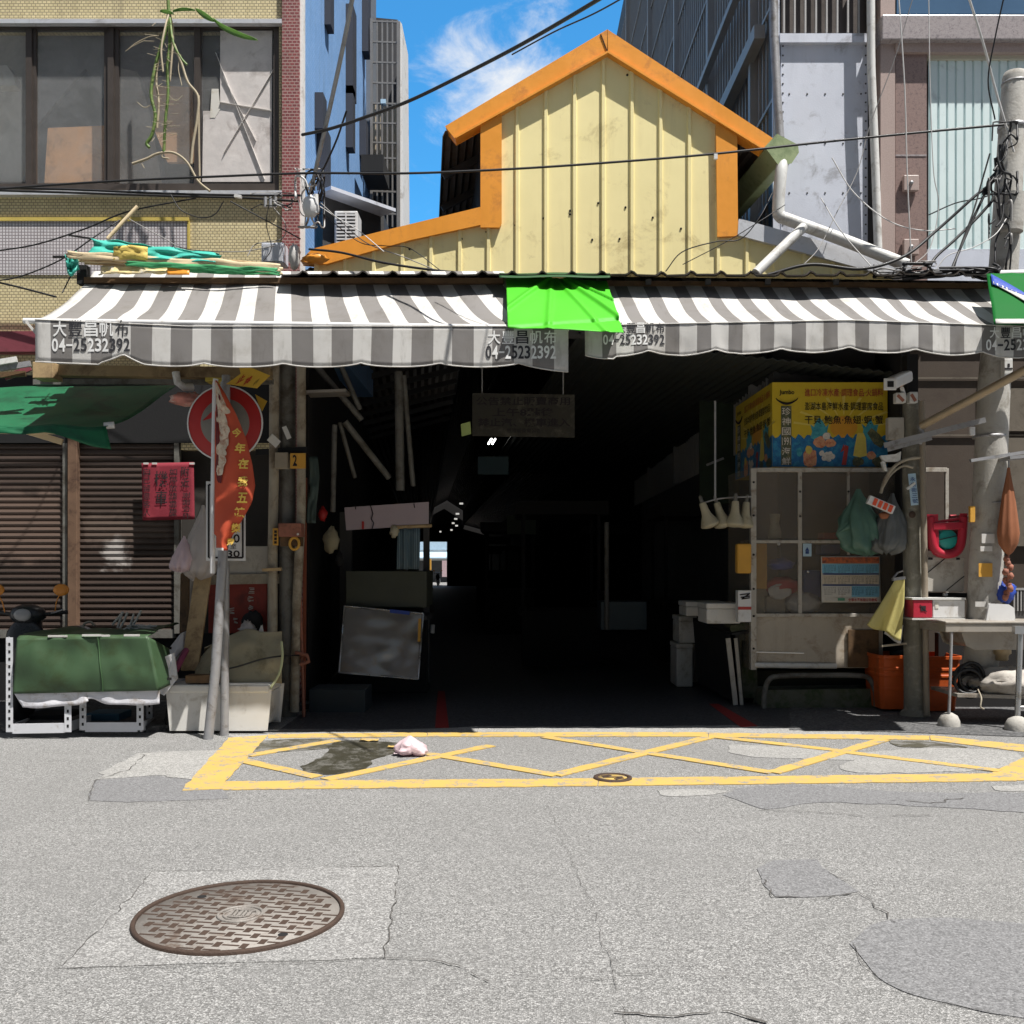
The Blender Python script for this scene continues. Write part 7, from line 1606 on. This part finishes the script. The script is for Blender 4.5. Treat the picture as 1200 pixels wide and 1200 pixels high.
# sink unit
SK = thing('sink_table', 'steel sink table with thin legs on concrete feet at the right edge', 'sink', P(1160,858,9.3))
b = MB(); b.pbox(1108,1320,731,741,9.25,.7); b.pbox(1108,1320,728.5,731,9.24,.72); b.build('worktop', m_steeld, SK, bevel=.006)
b = MB(); b.prism([P(1129,741,9.4), P(1300,741,9.4), P(1300,759,9.4), P(1142,759,9.4), P(1134,755,9.4)], (0,.5,0)); b.build('basin', m_steeld, SK, bevel=.02)
b = MB(); b.lathe(P(1174,774,9.6), [(.05,0),(.06,.01),(.06,.05),(.085,.07),(.085,.10),(.09,.13)], 18); b.build('drain', M('brass_drain', (.35,.28,.18), .5, .5), SK)
b = MB(); b.tube([P(1115,741,9.27), P(1114,780,9.27), P(1112,836,9.27)], .014, 10); b.build('leg', m_galvp, SK)
b = MB(); b.tube([P(1195.5,738,9.15), P(1194,790,9.13), P(1192,848,9.1)], .026, 12); lg = b.build('leg', m_steel, SK); b = MB(); b.pbox(1189.5,1201,734,743,9.1,.06); b.build('bracket', m_steel, lg)
for px, py, Y, s in ((1112,848,9.3,.10),(1193,860,9.06,.115)):
    b = MB(); b.lathe(V(P(px,0,Y).x, Y, .005), [(s,0),(s*.98,.05),(s*.75,.10),(s*.3,.125),(.001,.13)], 16); b.build('concrete_foot', m_postc, SK)
b = MB(); b.prism([P(1122,813,9.35), P(1300,818,9.2), P(1300,822,9.2), P(1122,817,9.35)], (0,.6,0)); b.build('lower_shelf', m_steeld, SK)
b = MB(); b.tube([P(1194,829,9.12), P(1300,829,9.12)], .018, 8); b.build('cross_bar', m_steel, SK)
SKS = thing('woven_sack', 'pale woven plastic sack lying on the lower sink shelf', 'sack', P(1170,815,9.4))
b = MB(); b.blob(P(1182,800,9.5), (.36,.25,.145), .22, 2.4, 36, 22, 0, 21, .82); b.build('sack', m_sack, SKS)
b = MB(); b.tube(cat_rom([P(1146,808,9.28), P(1150,818,9.2), P(1149,828,9.18), P(1153,831,9.18)], 5), .008, 6); solo('string', b, m_pvc, 'pale string trailing from the woven sack', 'string')
b = MB()
g = random.Random(8)
for k in range(7):
    cx, cy = 1138+g.uniform(-4,8), 797+g.uniform(-5,6); rx_, ry_ = g.uniform(12,22), g.uniform(9,17)
    b.tube([P(cx+rx_*math.cos(a/18*6.283), cy+ry_*math.sin(a/18*6.283), 9.6-.03*k+.02*math.sin(a)) for a in range(19)], .016, 7, False)
solo('hose_coil', b, m_rubber, 'coil of black rubber hose left of the woven sack', 'hose')
b = MB(); b.ppoly([(1160,708),(1182,709),(1188,713),(1189,724),(1186,736),(1155,735)], 9.45, .02); solo('cutting_board', b, m_whitepl, 'white rounded cutting board standing on the sink', 'board', bevel=.006)
b = MB(); b.blob(P(1179,694,9.6), (.09,.05,.10), .35, 3, 18, 14, 0, 3); solo('blue_glove', b, m_bluepl, 'dark blue rubber glove behind the cutting board', 'glove')
t = thing('dish_rack', 'dark plastic basket behind the sink at the right edge', 'basket', P(1205,730,9.75))
b = MB(); b.pbox(1186,1260,690,730,9.8,.25); b.build('body', m_gdark, t, bevel=.01)
b = MB(); [b.pbox(1188+k*4, 1189.6+k*4, 692, 716, 9.785, .012) for k in range(16)]; b.pbox(1186,1260,689,691.5,9.78,.02); b.build('slats', m_galvbar, t)
UM = thing('hanging_umbrella', 'folded brown umbrella hanging right of the utility pole', 'umbrella', P(1182,648,9.5))
b = MB(); pr = [(.012,P(0,548,9.5).z),(.02,P(0,556,9.5).z),(.055,P(0,580,9.5).z),(.085,P(0,610,9.5).z),(.098,P(0,625,9.5).z),(.085,P(0,637,9.5).z),(.04,P(0,647,9.5).z),(.012,P(0,650,9.5).z)]
xw = P(1182,0,9.5).x; vs = []; n = 28
for r_, z in pr:
    for k in range(n): rr = r_*(1+.12*math.cos(k/n*6.283*7)); vs.append(V(xw+rr*math.cos(k/n*6.283), 9.5+rr*.7*math.sin(k/n*6.283), z))
b.add(vs, [(i*n+k, i*n+(k+1) % n, (i+1)*n+(k+1) % n, (i+1)*n+k) for i in range(len(pr)-1) for k in range(n)], True); b.build('canopy', m_umb, UM)
b = MB(); b.tube([P(1182,530,9.5), P(1182,552,9.5)], .008, 6); b.build('tip', m_galvp, UM)
b = MB()
for k in range(10): b.blob(P(1181+g.uniform(-4,4), 655+k*5, 9.5+g.uniform(-.04,.04)), (.03,.03,.035), .3, 3, 8, 6, 0, k)
b.tube([P(1182,648,9.5), P(1181,700,9.5)], .01, 6); solo('hanging_string', b, m_brickb, 'rusty chain of knots hanging below the brown umbrella', 'chain')
b = MB(); b.pbox(1137,1143,593,612,9.62,.04); solo('yellow_sticker_box', b, m_otag, 'tiny yellow box left of the utility pole', 'box', bevel=.004)
b = MB(); b.bar(P(1137,540,9.5), P(1200,530,9.5), .04, .03); b.bar(P(1176,538,9.5), P(1215,534,9.5), .25, .03); solo('wire_rack', b, m_galvp, 'grey wire rack above the brown umbrella', 'rack')
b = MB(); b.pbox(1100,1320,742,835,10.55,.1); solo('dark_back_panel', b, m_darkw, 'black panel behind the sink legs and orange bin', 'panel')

# ------------------------------------------------------------------ finish
for o in sc.objects:
    if '_o' in o: del o['_o']
